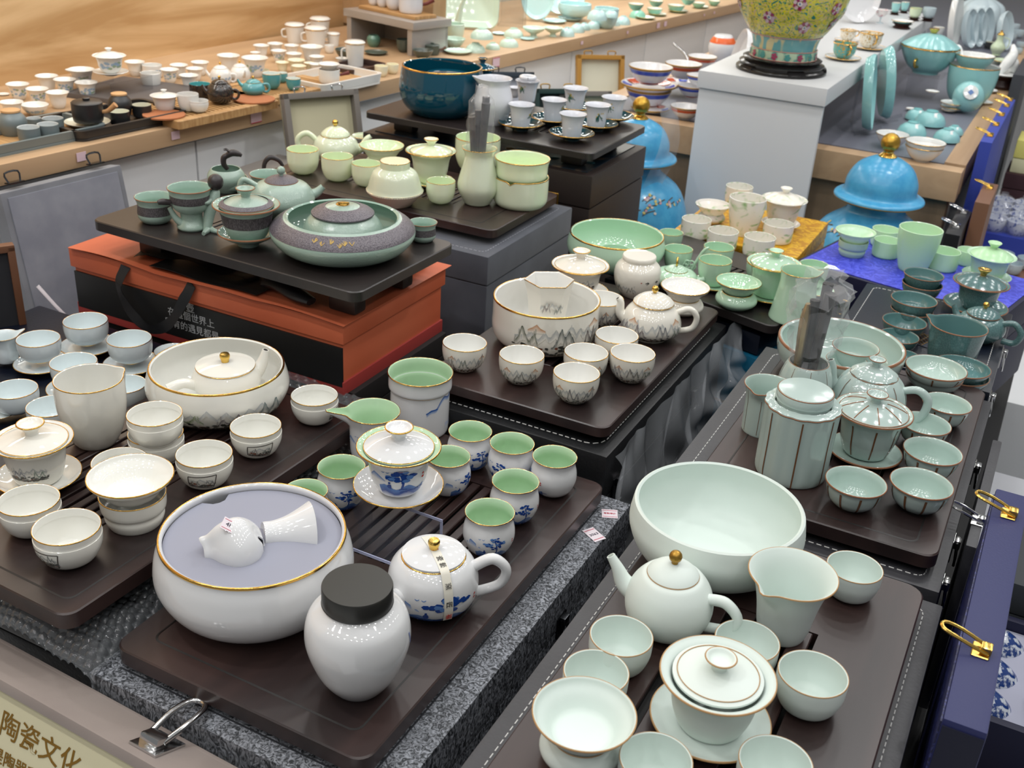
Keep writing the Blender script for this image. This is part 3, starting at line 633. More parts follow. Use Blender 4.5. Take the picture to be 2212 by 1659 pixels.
def case(x0, x1, y0, y1, z0, z1, label, mat, seam=.055, rot=0, stitch=None, latches=(), latmat=None, rad=.012, name='gift_case', cat='case', group=None, ins=.016, bev=.004, lidmat=None):
    cx, cy = (x0 + x1) / 2, (y0 + y1) / 2; hx, hy = (x1 - x0) / 2, (y1 - y0) / 2; h = z1 - z0
    r = thing(name, label, cat, (cx, cy, z0), radians(rot), 1, group)
    ob('base', boxm('base', 2 * hx, 2 * hy, h - seam - .002, mat, bev), r)
    ob('lid', boxm('lid', 2 * hx + .001, 2 * hy + .001, seam, lidmat or mat, bev), r, (0, 0, h - seam))
    if stitch: ob('stitching', stitches(hx, hy, ins, stitch, h, rad), r)
    for side, p in latches:
        lx, ly, ro = {'E': (hx + .001, p, 0), 'S': (p, -hy - .001, -90), 'W': (-hx - .001, p, 180), 'N': (p, hy + .001, 90)}[side]
        latch(r, (lx, ly, h - seam + .004), ro, latmat or CHROME)
    return r
def sticker(loc, rotz, w, h, txt, label, size=.006, red=False, rot=None):
    t = tag(ob('price_sticker', boxm('sticker', w, h, .0004, pbr('sticker_paper', (226, 216, 222), .6), 0), None, loc, rot or (0, 0, radians(rotz))), label, 'sticker')
    red_ = pbr('sticker_red', (190, 60, 80), .6)
    for s in (-1, 1): ob('printed_line', boxm('line', w * .9, h * .035, .0002, red_, 0), t, (0, s * h * .36, .0004))
    ob('lettering', text_mesh(txt, size, red_ if red else pbr('pen_ink', (40, 38, 60), .6)), t, (0, 0, .0006))
    return t

# ------------------------------------------------------------ the room
def wbox(name, x0, x1, y0, y1, z0, z1, mat, bev=0, kind='structure'):
    o = ob(name, boxm(name, x1 - x0, y1 - y0, z1 - z0, mat, bev), None, ((x0 + x1) / 2, (y0 + y1) / 2, z0)); o['kind'] = kind; return o
struct('floor', boxm('floor', 12, 16, .05, FLOORM, 0), (-.5, 5, -.05))
# tile joints of the floor at the open patch on the right
JOINT = pbr('tile_joint', (170, 172, 174), .6)
wl = ob('wall_left', boxm('wall_left', .04, 4.0, 2.0, WALLOAK, 0), None, (-2.30, 1.2, .9), (0, 0, radians(-.8))); wl['kind'] = 'structure'
struct('wall_back', boxm('wall_back', 9, .05, 3.0, pbr('cream_wall', (222, 216, 206), .6), 0), (1.0, 10.5, 0))
struct('wall_shelf', boxm('wall_shelf', .04, 7, 1.6, pbr('pale_shelf_back', (226, 214, 190), .5), 0), (-2.06, 6.45, .9), (0, 0, radians(-5)))
part_ = ob('wall_partition', boxm('wall_partition', .55, .05, 1.2, OAK, .001), None, (-2.03, 3.08, .991), (0, 0, radians(-22))); part_['kind'] = 'structure'

# long counter on the left: oak top over white doors
KA = radians(-5.8)
def kpt(s, d, z):
    """point on the left counter: s metres along the front edge from Y=0.9, d metres behind the edge"""
    ux, uy = sin(-KA), cos(KA); return (-1.812 + ux * s - uy * d, .9 + uy * s + ux * d, z)
cnt = thing('display_counter', 'long oak-topped wall counter with white doors along the wood-panelled wall', 'counter', kpt(2.6, .3, 0), KA)
ob('counter_top', boxm('counter_top', .64, 5.2, .04, OAKH, .002), cnt, (0, 0, .95))
ob('carcass', boxm('carcass', .56, 5.2, .948, pbr('carcass_grey', (150, 150, 152), .5), 0), cnt, (-.02, 0, 0))
dm = boxm('door', .018, .555, .84, pbr('white_door_lacquer', (240, 241, 242), .3), .002)
for i in range(9):
    ob('door', dm, cnt, (.272, -2.6 + .11 + i * .56, .095))
ob('plinth_rail', boxm('rail', .02, 5.2, .012, pbr('alu_rail', (190, 192, 194), .3, .8), .001), cnt, (.275, 0, .937))

# low table that carries the tea cases
TCLOTH = pbr('black_table_cover', (20, 20, 22), .7)
t = thing('display_table', 'low black-covered display table under the stacked tea cases', 'table', (-.76, 1.555, 0))
ob('table_top', boxm('table_top', 1.60, 1.86, .05, TCLOTH, .004), t, (0, 0, .53))
for sx in (-.72, .72):
    for sy in (-.88, .88): ob('leg', boxm('leg', .06, .06, .53, BLACK, .003), t, (sx, sy, 0))
Z_T = 0.58

# ------------------------------------------------------------ cases and trays
LEA_B = pbr('black_leather', (24, 25, 27), .42, bump=(220, .18))
LEA_N = pbr('navy_leather', (14, 20, 34), .34, bump=(220, .15))
LEA_G = pbr('charcoal_leather', (62, 62, 66), .45, bump=(200, .15), var=((50, 50, 54), 12, (1, 1, 1), 3, .4, .7))
SUEDE = pbr('slate_suede', (58, 62, 72), .85, var=((80, 84, 94), 8, (1, 1, 1), 6, .38, .7), sheen=.3)
SUEDEG = pbr('grey_suede', (112, 114, 120), .85, var=((132, 134, 140), 10, (1, 1, 1), 6, .35, .7), sheen=.3)
FELT = pbr('brushed_grey_fabric', (40, 43, 48), .6, var=((152, 156, 164), 150, (1, 1, .5), 4, .40, .66, 2.2), bump=(190, .6, (1, .6, 1)))
Z_A = 0.80
Z_F = 0.90
Z_L = 0.84
Z_B = 0.86
Z_G = 0.88
Z_C = 1.00
Z_D = 0.95
Z_E = 1.02
Z_M = 0.85
Z_Y = 0.84
Z_J = 0.84
Z_TT = 0.86
Z_W = 0.82
Z_K = 0.99
Z_R = 0.88
Z_P = 1.06
cA = case(-.779, -.404, .607, 1.231, Z_T, .77, 'brushed grey fabric gift case under the blue-and-white tea tray', FELT, .06, latches=(('E', -.24), ('E', .09)), latmat=GUN, bev=.002)
def seam_line(parent, hx, hy, z, x):
    ob('seam', boxm('seam', .0016, 2 * hy - .06, .0008, pbr('seam_dark', (46, 48, 54), .7), 0), parent, (x, 0, z))
seam_line(cA, .19, .31, .19, .172 - .02); seam_line(cA, .19, .31, .19, -.16)
ob('seam', boxm('seam', .33, .0016, .0008, pbr('seam_dark', (46, 48, 54), .7), 0), cA, (0, -.29, .19))
tray(-.763, -.437, .627, 1.214, Z_A, 'dark rosewood tray carrying the blue-and-white green-lined tea set', .02, slots=(-.075, .075, -.02, .20, 8), feet=.01, groove=(-.135, .135, -.265, .265))
case(-1.10, -.787, .63, 1.16, Z_T, .79, 'dark case hidden under bubble wrap beneath the ivory tea set', LEA_B, .05)
tray(-1.083, -.788, .605, 1.15, Z_L, 'dark slatted tea tray carrying the ivory landscape tea set', .02, slots=(-.10, .05, -.17, .12, 9), feet=.012, rot=-1.5, groove=(-.128, .128, -.252, .252))
case(-1.52, -1.108, .72, 1.20, Z_T, .81, 'dark navy case under the ice-blue cups and saucers', LEA_N, .05)
cF = case(-.325, .015, .40, 1.08, .60, .87, 'charcoal leather case with white stitching under the pale celadon set', LEA_G, .05, stitch=THREAD, latches=(('E', -.02), ('W', .12), ('W', -.11), ('E', -.24)), ins=.017)
tray(-.293, -.006, .44, 1.057, Z_F, 'dark rosewood tray carrying the matt pale celadon tea set', .018, slots=(-.085, .06, -.20, .17, 5), feet=.012, rad=.02)
cB = case(-.775, -.448, 1.236, 1.79, Z_T, .83, 'black stitched leather case under the mountain-painted tea set', LEA_B, .075, stitch=THREAD, latches=(('E', -.23), ('E', .1)), latmat=GUN, rad=.025, bev=.012, ins=.02)
tray(-.765, -.461, 1.256, 1.775, Z_B, 'dark brown tray carrying the mountain-painted white tea set', .016, slots=(-.06, .06, -.12, .14, 6), feet=.014)
case(-.352, .008, 1.133, 1.69, .64, .85, 'charcoal stitched case under the blue-grey ribbed tea set', LEA_G, .05, stitch=THREAD, latches=(('E', -.2), ('E', -.1), ('E', .12)), ins=.02)
tray(-.305, -.004, 1.153, 1.66, Z_G, 'dark rosewood tray carrying the blue-grey ribbed tea set', .018, slots=(-.06, .06, -.14, .12, 5), feet=.012, groove=(-.125, .125, -.235, .235))
case(-.262, .002, 1.70, 2.075, .64, Z_TT, 'navy leather case with white stitching under the teal tea set', LEA_N, .05, stitch=THREAD, latches=(('E', -.12), ('E', .08)))
case(-1.43, -.872, 1.232, 1.512, Z_T, .808, 'plain dark carton under the orange gift box', pbr('dark_carton', (30, 26, 26), .7), .04, name='carton', cat='box')
case(-1.42, -.852, 1.618, 1.977, Z_T, .92, 'slate suede case with stitched lid under the pale green tea set', SUEDE, .055, stitch=pbr('grey_thread', (150, 152, 160), .7), ins=.018)
tray(-1.43, -.872, 1.672, 1.955, Z_D, 'dark brown tray carrying the pale green tea set', .016, mat=WOODD, slots=(-.12, .14, -.05, .05, 18), feet=.014, groove=(-.24, .24, -.12, .12))
BRNLEA = pbr('dark_brown_leather', (46, 38, 36), .45, bump=(200, .12))
cE = case(-1.411, -.840, 2.04, 2.348, Z_T, .972, 'dark brown leather case with painted top under the petrol blue set', BRNLEA, .07, latches=(('S', -.12), ('S', .2)), latmat=OLDGOLD)
ob('painted_lid_panel', boxm('panel', .53, .27, .002, pbr('flower_panel', (16, 34, 48), .3, var=((150, 120, 90), 14, (1, 1, 1), 4, .58, .74)), 0), cE, (0, 0, .392))
for k in range(14):
    g = random.Random(k); ob('painted_petal', cached(('petal', k % 3), lambda: lathe('petal', [(.012, 0), (.008, .0012), (0, .0014)], pbr('petal%d' % (k % 3), ((176, 40, 44), (206, 178, 120), (60, 110, 120))[k % 3], .4), 7)), cE, (g.uniform(.02, .25), g.uniform(-.13, -.06), .394))
tray(-1.406, -.842, 2.034, 2.345, Z_E, 'black-brown tray carrying the petrol blue bowl and leaf cups', .014, mat=WOODK, slots=(-.12, .16, -.06, .06, 18), feet=.032)
tray(-1.362, -.830, 1.192, 1.462, Z_C, 'dark tray on feet carrying the sage crackle tea set', .016, mat=WOODK, feet=.050, slots=(-.1, .02, -.05, .05, 9), rot=-1.2)
tM = tray(-.717, -.317, 1.826, 2.110, Z_M, 'grey-brown tray carrying the mint celadon tea set', .016, mat=WOODK, slots=(-.02, .13, -.08, .06, 10), feet=.014, rot=-16)

# orange paper gift box with its carrier bag folded over the top
ORG = pbr('orange_paper', (196, 96, 62), .55, var=((206, 108, 74), 6, (1, 1, 1), 3, .4, .7)); ORGR = pbr('red_paper', (164, 62, 58), .5); BLKP = pbr('black_card', (20, 21, 22), .5)
gb = thing('gift_box', 'orange and black paper gift box with black ribbon handle under the sage tea set', 'gift box', (-1.162, 1.365, .808))
ob('base_tray', boxm('base_tray', .562, .296, .022, ORGR, .001), gb)
ob('drawer', boxm('drawer', .556, .290, .075, ORG, .001), gb, (0, 0, .012))
ob('front_panel', boxm('front_panel', .557, .004, .066, BLKP, .0005), gb, (0, -.1465, .014))
ob('red_band', boxm('red_band', .552, .288, .024, ORGR, .0005), gb, (0, 0, .082))
ob('lid', boxm('lid', .566, .300, .034, ORG, .001), gb, (0, 0, .092 - .004))
def sheet(name, nx, ny, fn, mat, th=0, smooth=60):
    v = [fn(i / nx, j / ny) for j in range(ny + 1) for i in range(nx + 1)]; W_ = nx + 1
    f = [(j * W_ + i, j * W_ + i + 1, (j + 1) * W_ + i + 1, (j + 1) * W_ + i) for j in range(ny) for i in range(nx)]
    if th:
        n = len(v); v += [(x, y, z - th) for x, y, z in v]; f += [tuple(n + q for q in reversed(t)) for t in f[:]]
        B = [i for i in range(W_)] + [j * W_ + nx for j in range(1, ny + 1)] + [ny * W_ + i for i in range(nx - 1, -1, -1)] + [j * W_ for j in range(ny - 1, 0, -1)]
        f += [(a, n + a, n + b, b) for a, b in zip(B, B[1:] + B[:1])]
    return mk(name, v, f, mat, None, smooth)
ob('folded_bag', sheet('bag', 44, 18, lambda u, t: (-.275 + .565 * u, -.158 + .316 * t, .1222 + .003 * abs(sin(u * 9)) * (1 - t) + .004 * sin(u * 5 + 1) ** 2 * (1 - t) * (t < .4)), ORG, .0008), gb)
ob('bag_flap', sheet('flap', 12, 8, lambda u, t: (.155 + .115 * u * (1 - .55 * t) + .05 * t, .055 + .105 * t - .02 * u, .130 + .010 * u + .003 * sin(u * 6)), BLKP, .0008), gb)
ob('bag_print', sheet('print', 24, 6, lambda u, t: (-.10 + .22 * u, -.150 + .08 * t, .1295 + .002 * sin(u * 9)), BLKP, .0005), gb)
RIB = pbr('black_ribbon', (18, 19, 23), .55)
def ribbon(pts, wd, name, parent, axis=(0, 0, 1)):
    P_ = [Vector(p) for p in cr(pts, 6)]; v = []; ax = Vector(axis)
    for i, p in enumerate(P_):
        t = (P_[min(i + 1, len(P_) - 1)] - P_[max(i - 1, 0)]).normalized(); s = t.cross(ax)
        s = s.normalized() if s.length > .05 else Vector((1, 0, 0)); s = (s + .25 * Vector((sin(i * .7), cos(i * .5), sin(i * .9)))).normalized(); v += [p + s * wd / 2, p - s * wd / 2]
    n = len(P_); f = [(2 * i, 2 * i + 1, 2 * i + 3, 2 * i + 2) for i in range(n - 1)]
    nrm = []; m = len(v)
    v += [Vector(q) + Vector((0, -.0008, -.0004)) for q in v]; f += [tuple(m + q for q in reversed(t)) for t in f[:]]
    return ob(name, mk(name, v, f, RIB, None, 70), parent)
ribbon([(-.150, -.152, .118), (-.155, -.168, .085), (-.125, -.172, .045), (-.085, -.172, .028), (-.045, -.170, .05), (-.02, -.164, .09), (-.008, -.152, .12)], .018, 'ribbon_handle', gb, (0, 1, 0))
ribbon([(-.145, -.13, .134), (-.07, -.11, .142), (.01, -.105, .137), (.08, -.10, .133)], .030, 'ribbon_handle', gb)
ob('ribbon_knot', tube('knot', [(.118, -.122, .142), (.145, -.125, .148), (.19, -.135, .142), (.218, -.14, .140)], [.013, .017, .016, .010], RIB, 10, 4, .55), gb)
SILV = pbr('silver_print', (170, 172, 174), .5)
ob('lettering', text_mesh('在這個世界上', .0165, SILV), gb, (-.02, -.1488, .056), (pi / 2, 0, 0))
ob('lettering', text_mesh('所有的遇見都是', .0165, SILV), gb, (-.02, -.1488, .036), (pi / 2, 0, 0))
ob('printed_seal', text_mesh('壺', .018, SILV), gb, (-.02, -.1488, .073), (pi / 2, 0, 0))

# bubble wrap around the ivory tray
BUB = pbr('bubble_wrap_film', (130, 134, 138), .06, alpha=.36, coat=1, spec=1.0, bump=(60, .3))
def wrapf(u, t):
    x = -1.12 + .352 * u; y = .600 + .56 * t
    row = round(y / .0098); dx = ((x / .0112 + .5 * (row % 2)) % 1 - .5) * .0112; dy = y - row * .0098; q = (dx * dx + dy * dy) / .0054 ** 2
    edge = max(0, (x + .795) / .03) ** 1.4 * .022 + max(0, (.625 - y) / .03) ** 1.2 * .014
    return (x + .002 * sin(y * 90), y, .793 - edge + .0042 * sqrt(max(0, 1 - q)) + .006 * sin(x * 47 + 2 * sin(y * 23)) * sin(y * 39))
bw = tag(ob('bubble_wrap', sheet('bubble_wrap', 280, 430, wrapf, BUB, 0, 75)), 'crumpled clear bubble wrap sheet under the ivory tea tray', 'bubble wrap')
bw2 = tag(ob('bubble_wrap', sheet('bubble_wrap', 120, 60, lambda u, t: (-1.02 + .30 * u, 1.165 + .06 * t, .815 + .004 * max(0, sin(u * 95) * sin(t * 20 + u * 9)) + .006 * sin(u * 9) - .02 * max(0, u - .85) * 6), BUB, 0, 75)), 'strip of bubble wrap between the ivory tray and the orange gift box', 'bubble wrap')

# suitcase lid with gold writing, leaning at the front
LEABEI = pbr('taupe_leather', (150, 139, 133), .5, bump=(160, .08), var=((138, 127, 122), 6, (1, 1, 1), 4, .4, .7))
CREAMP = pbr('cream_satin', (206, 200, 168), .5); GOLDP = pbr('gold_print', (150, 112, 40), .35, .6)
sl = thing('writing_case', 'taupe leather case lid with gold Chinese writing on a cream lining', 'case lid', (-.76, .595, .76), (radians(-24), 0, radians(-2)))
ob('lid_back', boxm('lid_back', .52, .012, .34, LEABEI, .004), sl, (0, .0, -.34))
ob('lid_rim', boxm('lid_rim', .52, .062, .012, LEABEI, .003), sl, (0, -.03, -.012))
for s in (-1, 1): ob('lid_side', boxm('lid_side', .012, .062, .33, LEABEI, .003), sl, (s * .254, -.03, -.34))
ob('lining', boxm('lining', .498, .004, .325, CREAMP, .001), sl, (0, -.052, -.338))
for s_, y_, z_, sz in (('陶瓷文化', -.052, -.048, .030), ('陶瓷是陶器和瓷器的总称。陶', -.035, -.082, .0175), ('瓷是一种民俗文化。中国是世', -.035, -.107, .0175), ('文明古国之一，对人类的进步', -.035, -.132, .0175), ('做出了巨大而卓越的贡献。', -.035, -.157, .0175)):
    ob('lettering', text_mesh(s_, sz, GOLDP, bold=.0002), sl, (y_ + .045, -.0545, z_ - .0), (pi / 2, 0, 0))
lt = ob('latch', boxm('plate', .036, .042, .003, CHROME, .001, 2), sl, (.118, -.028, 0))
ob('latch_catch', boxm('catch', .024, .018, .012, CHROME, .003, 2), lt, (0, -.006, .002))
ob('latch_loop', tube('loop', [(-.010, -.004, .008), (-.013, .025, .022), (-.010, .048, .030), (0, .054, .032), (.010, .048, .030), (.013, .025, .022), (.010, -.004, .008)], .0034, CHROME, 8, 4), lt)

# plastic bag hanging on the right side of the black case
PLAS = pbr('clear_plastic_bag', (215, 220, 226), .10, alpha=.22, spec=1.0, bump=(40, .8, (1, 1, .3)))
def bagf(u, t):
    y = 1.24 + .57 * u; g = sin(u * 38 + 3 * sin(t * 4)) * .5 + sin(u * 71 + t * 5) * .3
    return (-.442 + .012 * t + (.018 * t + .004) * (1 + g) + .03 * t * max(0, u - .55), y + .012 * sin(t * 9 + u * 20), .832 - .20 * t * (.75 + .25 * sin(u * 5)))
tag(ob('plastic_bag', sheet('plastic_bag', 130, 40, bagf, PLAS, 0, 70)), 'crumpled clear plastic bag hanging beside the mountain-painted set', 'plastic bag')

# ------------------------------------------------------------ pale celadon set, front right
r = put((-0.2244, 0.9841, 0.9000, 0.0907), 'tea_washing_bowl', 'large empty matt pale celadon bowl beside the matching teapot', 'bowl'); vessel(r, 'F', 'bowlF', seg=72, rim=False, floor=.07)
teapot((-0.2269, 0.8483, 0.9000, 0.0435), 'F', 'tpF', 'matt pale celadon teapot with gold ball knob in front of the large bowl', (.575, .27, .04), ('ball', .15, OLDGOLD),
       spout=(-100, [(.75, .75), (1.06, .88), (1.28, 1.25), (1.47, 1.52)], [.30, .22, .14, .10]), handle=(78, [(.86, 1.12), (1.25, 1.16), (1.56, .86), (1.42, .50), (.90, .36)], [.13, .13, .12, .11, .12]))
SPF = (radians(-26), .20, .24, .02, 1.15, 1.70)
cup((-0.1233, 0.9006, 0.9000, 0.0434), 'F', 'pitchF', 'matt pale celadon sharing pitcher with a pointed lip', 'sharing_pitcher', 'pitcher', sp=SPF, seg=72)
cup((-0.0775, 1.0020, 0.9000, 0.0289), 'F', 'cupF', 'pale celadon cup behind the pointed-lip pitcher at the back of its tray', group='pale celadon cups')
cup((-0.2461, 0.7710, 0.9000, 0.0298), 'F', 'cupF', 'pale celadon cup just in front of the gold-knobbed celadon teapot', group='pale celadon cups')
cup((-0.2469, 0.7140, 0.9000, 0.0296), 'F', 'cupF', 'pale celadon cup half hidden behind the wide funnel strainer', group='pale celadon cups')
cup((-0.1413, 0.8260, 0.9000, 0.0304), 'F', 'cupF', 'pale celadon cup between the pointed-lip pitcher and the celadon gaiwan', group='pale celadon cups')
cup((-0.0758, 0.8112, 0.9000, 0.0316), 'F', 'cupF', 'pale celadon cup standing alone right of the celadon gaiwan', group='pale celadon cups')
cup((-0.1633, 0.6439, 0.9000, 0.0300), 'F', 'cupF', 'pale celadon cup cut by the lower edge beside the strainer', group='pale celadon cups')
cup((-0.0770, 0.6909, 0.9000, 0.0302), 'F', 'cupF', 'pale celadon cup cut by the lower edge before the gaiwan saucer', group='pale celadon cups')
gaiwan((-0.1450, 0.7378, 0.9000, 0.0504), 'F', 'matt pale celadon gaiwan with brown-lined lid on a wide saucer', 1.12, 'gwdeep', .78, .14, .27, (1.06, .26), .12, line=True, seg=72)
strainer((-0.2297, 0.6467, 0.9000, 0.0438), 'F', 'wide pale celadon funnel strainer on a round holder', 'round_holder', .80, mesh_disc=True, sink=.06)

# ------------------------------------------------------------ blue-and-white set with green lining, front centre
r = put((-0.6781, 0.7641, 0.8000, 0.1015), 'tea_washing_bowl', 'large white gold-rimmed bowl packed with grey foam', 'bowl'); vessel(r, 'Aw', 'bowlA', seg=72, floor=.1)
R0 = tuple(r.location); RS = r.scale[0]; YAW = r.rotation_euler.z
fo = thing('foam_insert', 'round grey foam packing disc inside the white gold-rimmed bowl', 'foam', (R0[0], R0[1], R0[2] + .80 * RS), YAW, RS)
FOAM = pbr('grey_foam', (152, 154, 168), .95, bump=(500, .25))
def foamloop():
    L = []
    for k in range(72):
        a = 2 * pi * k / 72; rr = .955; d = (a - radians(205) + pi) % (2 * pi) - pi
        if abs(d) < .16: rr -= .12 * sqrt(max(0, 1 - (d / .16) ** 2))
        L.append((rr * cos(a), rr * sin(a)))
    return L
ob('disc', slab('disc', foamloop(), 0, .08, [FOAM], (), .004), fo)
def onfoam(u, v, dz): # offsets in the bowl frame, in bowl radii
    c, s_ = cos(YAW), sin(YAW); return (R0[0] + RS * (u * c - v * s_), R0[1] + RS * (u * s_ + v * c), R0[2] + RS * .88 + dz)
def lying(u, v, turn, tilt, pr, label, sp=None):
    """piece lying on its side, half sunk in the foam; its axis points to the viewer's right, turned by `turn`"""
    o = thing('porcelain_scoop', label, 'porcelain piece', onfoam(u, v, 0), 0, RS)
    o.rotation_euler = (Matrix.Rotation(YAW + radians(90 + turn), 3, 'Z') @ Matrix.Rotation(radians(90 - tilt), 3, 'Y')).to_euler()
    ob('bowl', lathe('bowl', shell(pr, .02, .04), [S['Aw'].m], 48, sp), o); return o
sc1 = lying(.16, -.50, -6, 4, [(.12, 0), (.13, .02), (.15, .08), (.25, .20), (.31, .34), (.29, .46), (.20, .56), (.08, .60)], 'white porcelain scoop with a price slip lying in the grey foam', (pi, .5, .05, -.05, -.3, .02))
lying(-.02, .10, 8, -6, [(.15, 0), (.155, .03), (.16, .12), (.20, .26), (.27, .40), (.34, .52)], 'white porcelain funnel lying sideways in the grey foam')
sticker(onfoam(.27, -.20, .0345), 0, .026, .015, '4F405', 'white price slip with handwritten number on the porcelain scoop', .007, rot=(radians(20), radians(30), YAW + radians(75)))
teapot((-0.5078, 0.8673, 0.8000, 0.0522), 'Aw', 'tpA', 'white teapot painted with blue pines, with gold knob and paper ribbon', (.68, .10, .07), ('cap', .13, BRASS), band=GOLD,
       spout=(-48, [(.8, .6), (1.1, .72), (1.25, .95)], [.26, .18, .11]), handle=(88, [(.88, 1.05), (1.28, 1.26), (1.58, 1.0), (1.46, .60), (.96, .36)], [.13, .125, .115, .11, .12]), paint=p_pine(18, .14, .86, 'tp', big=1.3))
tp_root = bpy.data.objects['teapot.001']
RBN = pbr('ivory_paper_ribbon', (226, 222, 208), .5)
rb = ob('paper_ribbon', sheet('ribbon', 4, 26, lambda u, t: (lambda d, w_: (d[0] * cos(radians(20)) - w_ * sin(radians(20)), d[0] * sin(radians(20)) + w_ * cos(radians(20)), d[1]))(
    cr([(-.55, 1.42), (-.2, 1.48), (.2, 1.47), (.64, 1.40), (.80, 1.27), (.98, .95), (1.02, .55), (.96, .28)], 4)[min(28, int(round(t * 28)))], (u - .5) * .20), RBN, .004), tp_root)
INK = pbr('print_ink', (30, 30, 32), .6); REDP = pbr('print_red', (200, 44, 44), .6)
for ch, d, z, tl, m_ in (('瓷', .36, 1.466, 8, INK), ('藝', .56, 1.424, 20, INK), ('窯', .92, 1.13, 62, INK), ('匠', 1.02, .72, 84, INK), ('福', .03, 1.495, 0, REDP), ('福', 1.012, .40, 100, REDP)):
    ob('ribbon_print', text_mesh(ch, .15, m_, .002), rb, (d * cos(radians(20)) * 1.006, d * sin(radians(20)) * 1.006, z), (0, radians(tl), radians(20)))
# tall jar
r = put((-0.5038, 0.7131, 0.8000, 0.0533), 'tea_caddy', 'plain white porcelain tea caddy with flat dark grey lid', 'jar')
vessel(r, 'Aw', 'jarA', seg=64, rim=False); CAPM = pbr('anodised_grey_lid', (70, 70, 68), .34, .7)
ob('lid', lathe('cap', [(.60, 0), (.66, .02), (.67, .06), (.665, .40), (.65, .425), (0, .43)], [CAPM], 56), r, (0, 0, 2.0))
ob('lid_groove', ring('groove', .665, .05, .012, pbr('groove_dark', (30, 30, 30), .5), 56), r, (0, 0, 2.0))
paint_on(r, 'jarA', 'caddy', lambda p: p.stroke([(radians(72), 1.5), (radians(76), 1.2), (radians(80), .9)], .05, (.25, .32, .6)), 'Aw')
# vase, pitcher
def vase_paint(r, kind, sty, z=0):
    def go(p):
        a = radians(42); A = [(a - .5, .98), (a - .35, 1.08), (a - .15, 1.10), (a, 1.28), (a + .2, 1.42), (a + .45, 1.34), (a + .7, 1.44)]
        p.strip(cr(A, 3), [(x, z_ - .12) for x, z_ in cr(A, 3)], (.02, .09, .34), (.45, .55, .72), 3); p.stroke([(a - .52, .97), (a - .3, 1.06), (a - .1, 1.07)], .04, (.03, .12, .4))
        p.strip([(a + .3 + .05 * k, .45 + .03 * sin(k)) for k in range(12)], [(a + .3 + .05 * k, .25) for k in range(12)], (.5, .58, .75), S['A'].m.node_tree.nodes['Principled BSDF'].inputs['Base Color'].default_value[:3], 3)
    paint_on(r, kind, 'vase', go, 'A')
    ob('gold_line', cached(('vaseline',), lambda: ring('gl', .915, 1.46, .010, GOLD, 48)), r)
cup((-0.7380, 1.2080, 0.8000, 0.0477), 'A', 'vaseA', 'tall white cylinder vase with green inside and gold line', 'tool_vase', 'vase', paint=vase_paint, seg=60)
SPA = (radians(-88), .20, .72, .06, 1.45, 1.98)
cup((-0.7473, 1.0991, 0.8000, 0.0382), 'A', 'pitchA', 'green-lined white pitcher with long beak behind the raised gaiwan', 'sharing_pitcher', 'pitcher', sp=SPA, seg=72, paint=p_pine(-10, .5, 1.3, 'pit', wash=False))
# acrylic riser
ACR = pbr('clear_acrylic', (60, 62, 72), .02, alpha=.14, spec=1.0)
rx, ry = -.602, .905
ar = thing('acrylic_stand', 'clear acrylic riser under the blue-and-white gaiwan', 'stand', (rx, ry, Z_A))
ob('shelf', boxm('shelf', .105, .105, .003, ACR, .0005, 1), ar, (0, 0, .045))
for s in (-1, 1): ob('side', boxm('side', .003, .105, .045, ACR, .0005, 1), ar, (s * .051, 0, 0))
EDG = pbr('acrylic_edge', (200, 205, 235), .1, alpha=.6)
for s in (-1, 1):
    ob('edge', boxm('edge', .105, .0012, .0036, EDG, 0), ar, (0, s * .0524, .0448)); ob('edge', boxm('edge', .0034, .0012, .045, EDG, 0), ar, (.051, s * .0524, 0))
gaiwan((-0.6241, 0.9742, 0.8480, 0.0522), 'A', 'white gaiwan painted with a blue island, raised on clear acrylic', 1.24, 'gw', .83, .22, .33, (1.08, .36), .16, paint=p_pine(8, .30, .95, 'gw', big=1.2), seg=72)
cup((-0.6224, 1.1539, 0.8000, 0.0304), 'A', 'cupA', 'green-lined blue pine cup right beside the tall white vase', group='blue pine cups', paint=p_pine(35, .25, 1.25, 'a1'))
cup((-0.5575, 1.1551, 0.8000, 0.0308), 'A', 'cupA', 'green-lined blue pine cup in the middle of the back row', group='blue pine cups', paint=p_pine(-25, .25, 1.25, 'a2'))
cup((-0.4933, 1.1562, 0.8000, 0.0303), 'A', 'cupA', 'green-lined blue pine cup at the far corner of its tray', group='blue pine cups', paint=p_pine(-75, .25, 1.25, 'a3'))
cup((-0.6148, 1.0820, 0.8000, 0.0294), 'A', 'cupA', 'green-lined cup with seated figure tucked behind the raised gaiwan', group='blue pine cups', paint=p_pine(58, .25, 1.25, 'a4'))
cup((-0.5089, 1.0716, 0.8000, 0.0308), 'A', 'cupA', 'green-lined blue pine cup directly behind the one by the teapot handle', group='blue pine cups', paint=p_pine(25, .25, 1.25, 'a5'))
cup((-0.5029, 0.9918, 0.8000, 0.0309), 'A', 'cupA', 'green-lined blue pine cup nearest the teapot handle', group='blue pine cups', paint=p_pine(18, .25, 1.25, 'a6'))
cup((-0.7150, 0.9799, 0.8000, 0.0311), 'A', 'cupA', 'green-lined blue pine cup between the foam-filled bowl and acrylic riser', group='blue pine cups', paint=p_pine(10, .25, 1.25, 'a7'))
cup((-0.7256, 0.9187, 0.8000, 0.0275), 'A', 'cupA', 'green-lined cup mostly hidden behind the foam-filled bowl', group='blue pine cups')
sticker((-0.4196, 1.1918, 0.7705), 25, .022, .021, '老款特价', 'square pink price sticker on the grey fabric case corner', .0042, True)
sticker((-0.4180, 1.1343, 0.7705), 60, .018, .030, '3063', 'white number sticker on the grey fabric case', .007)

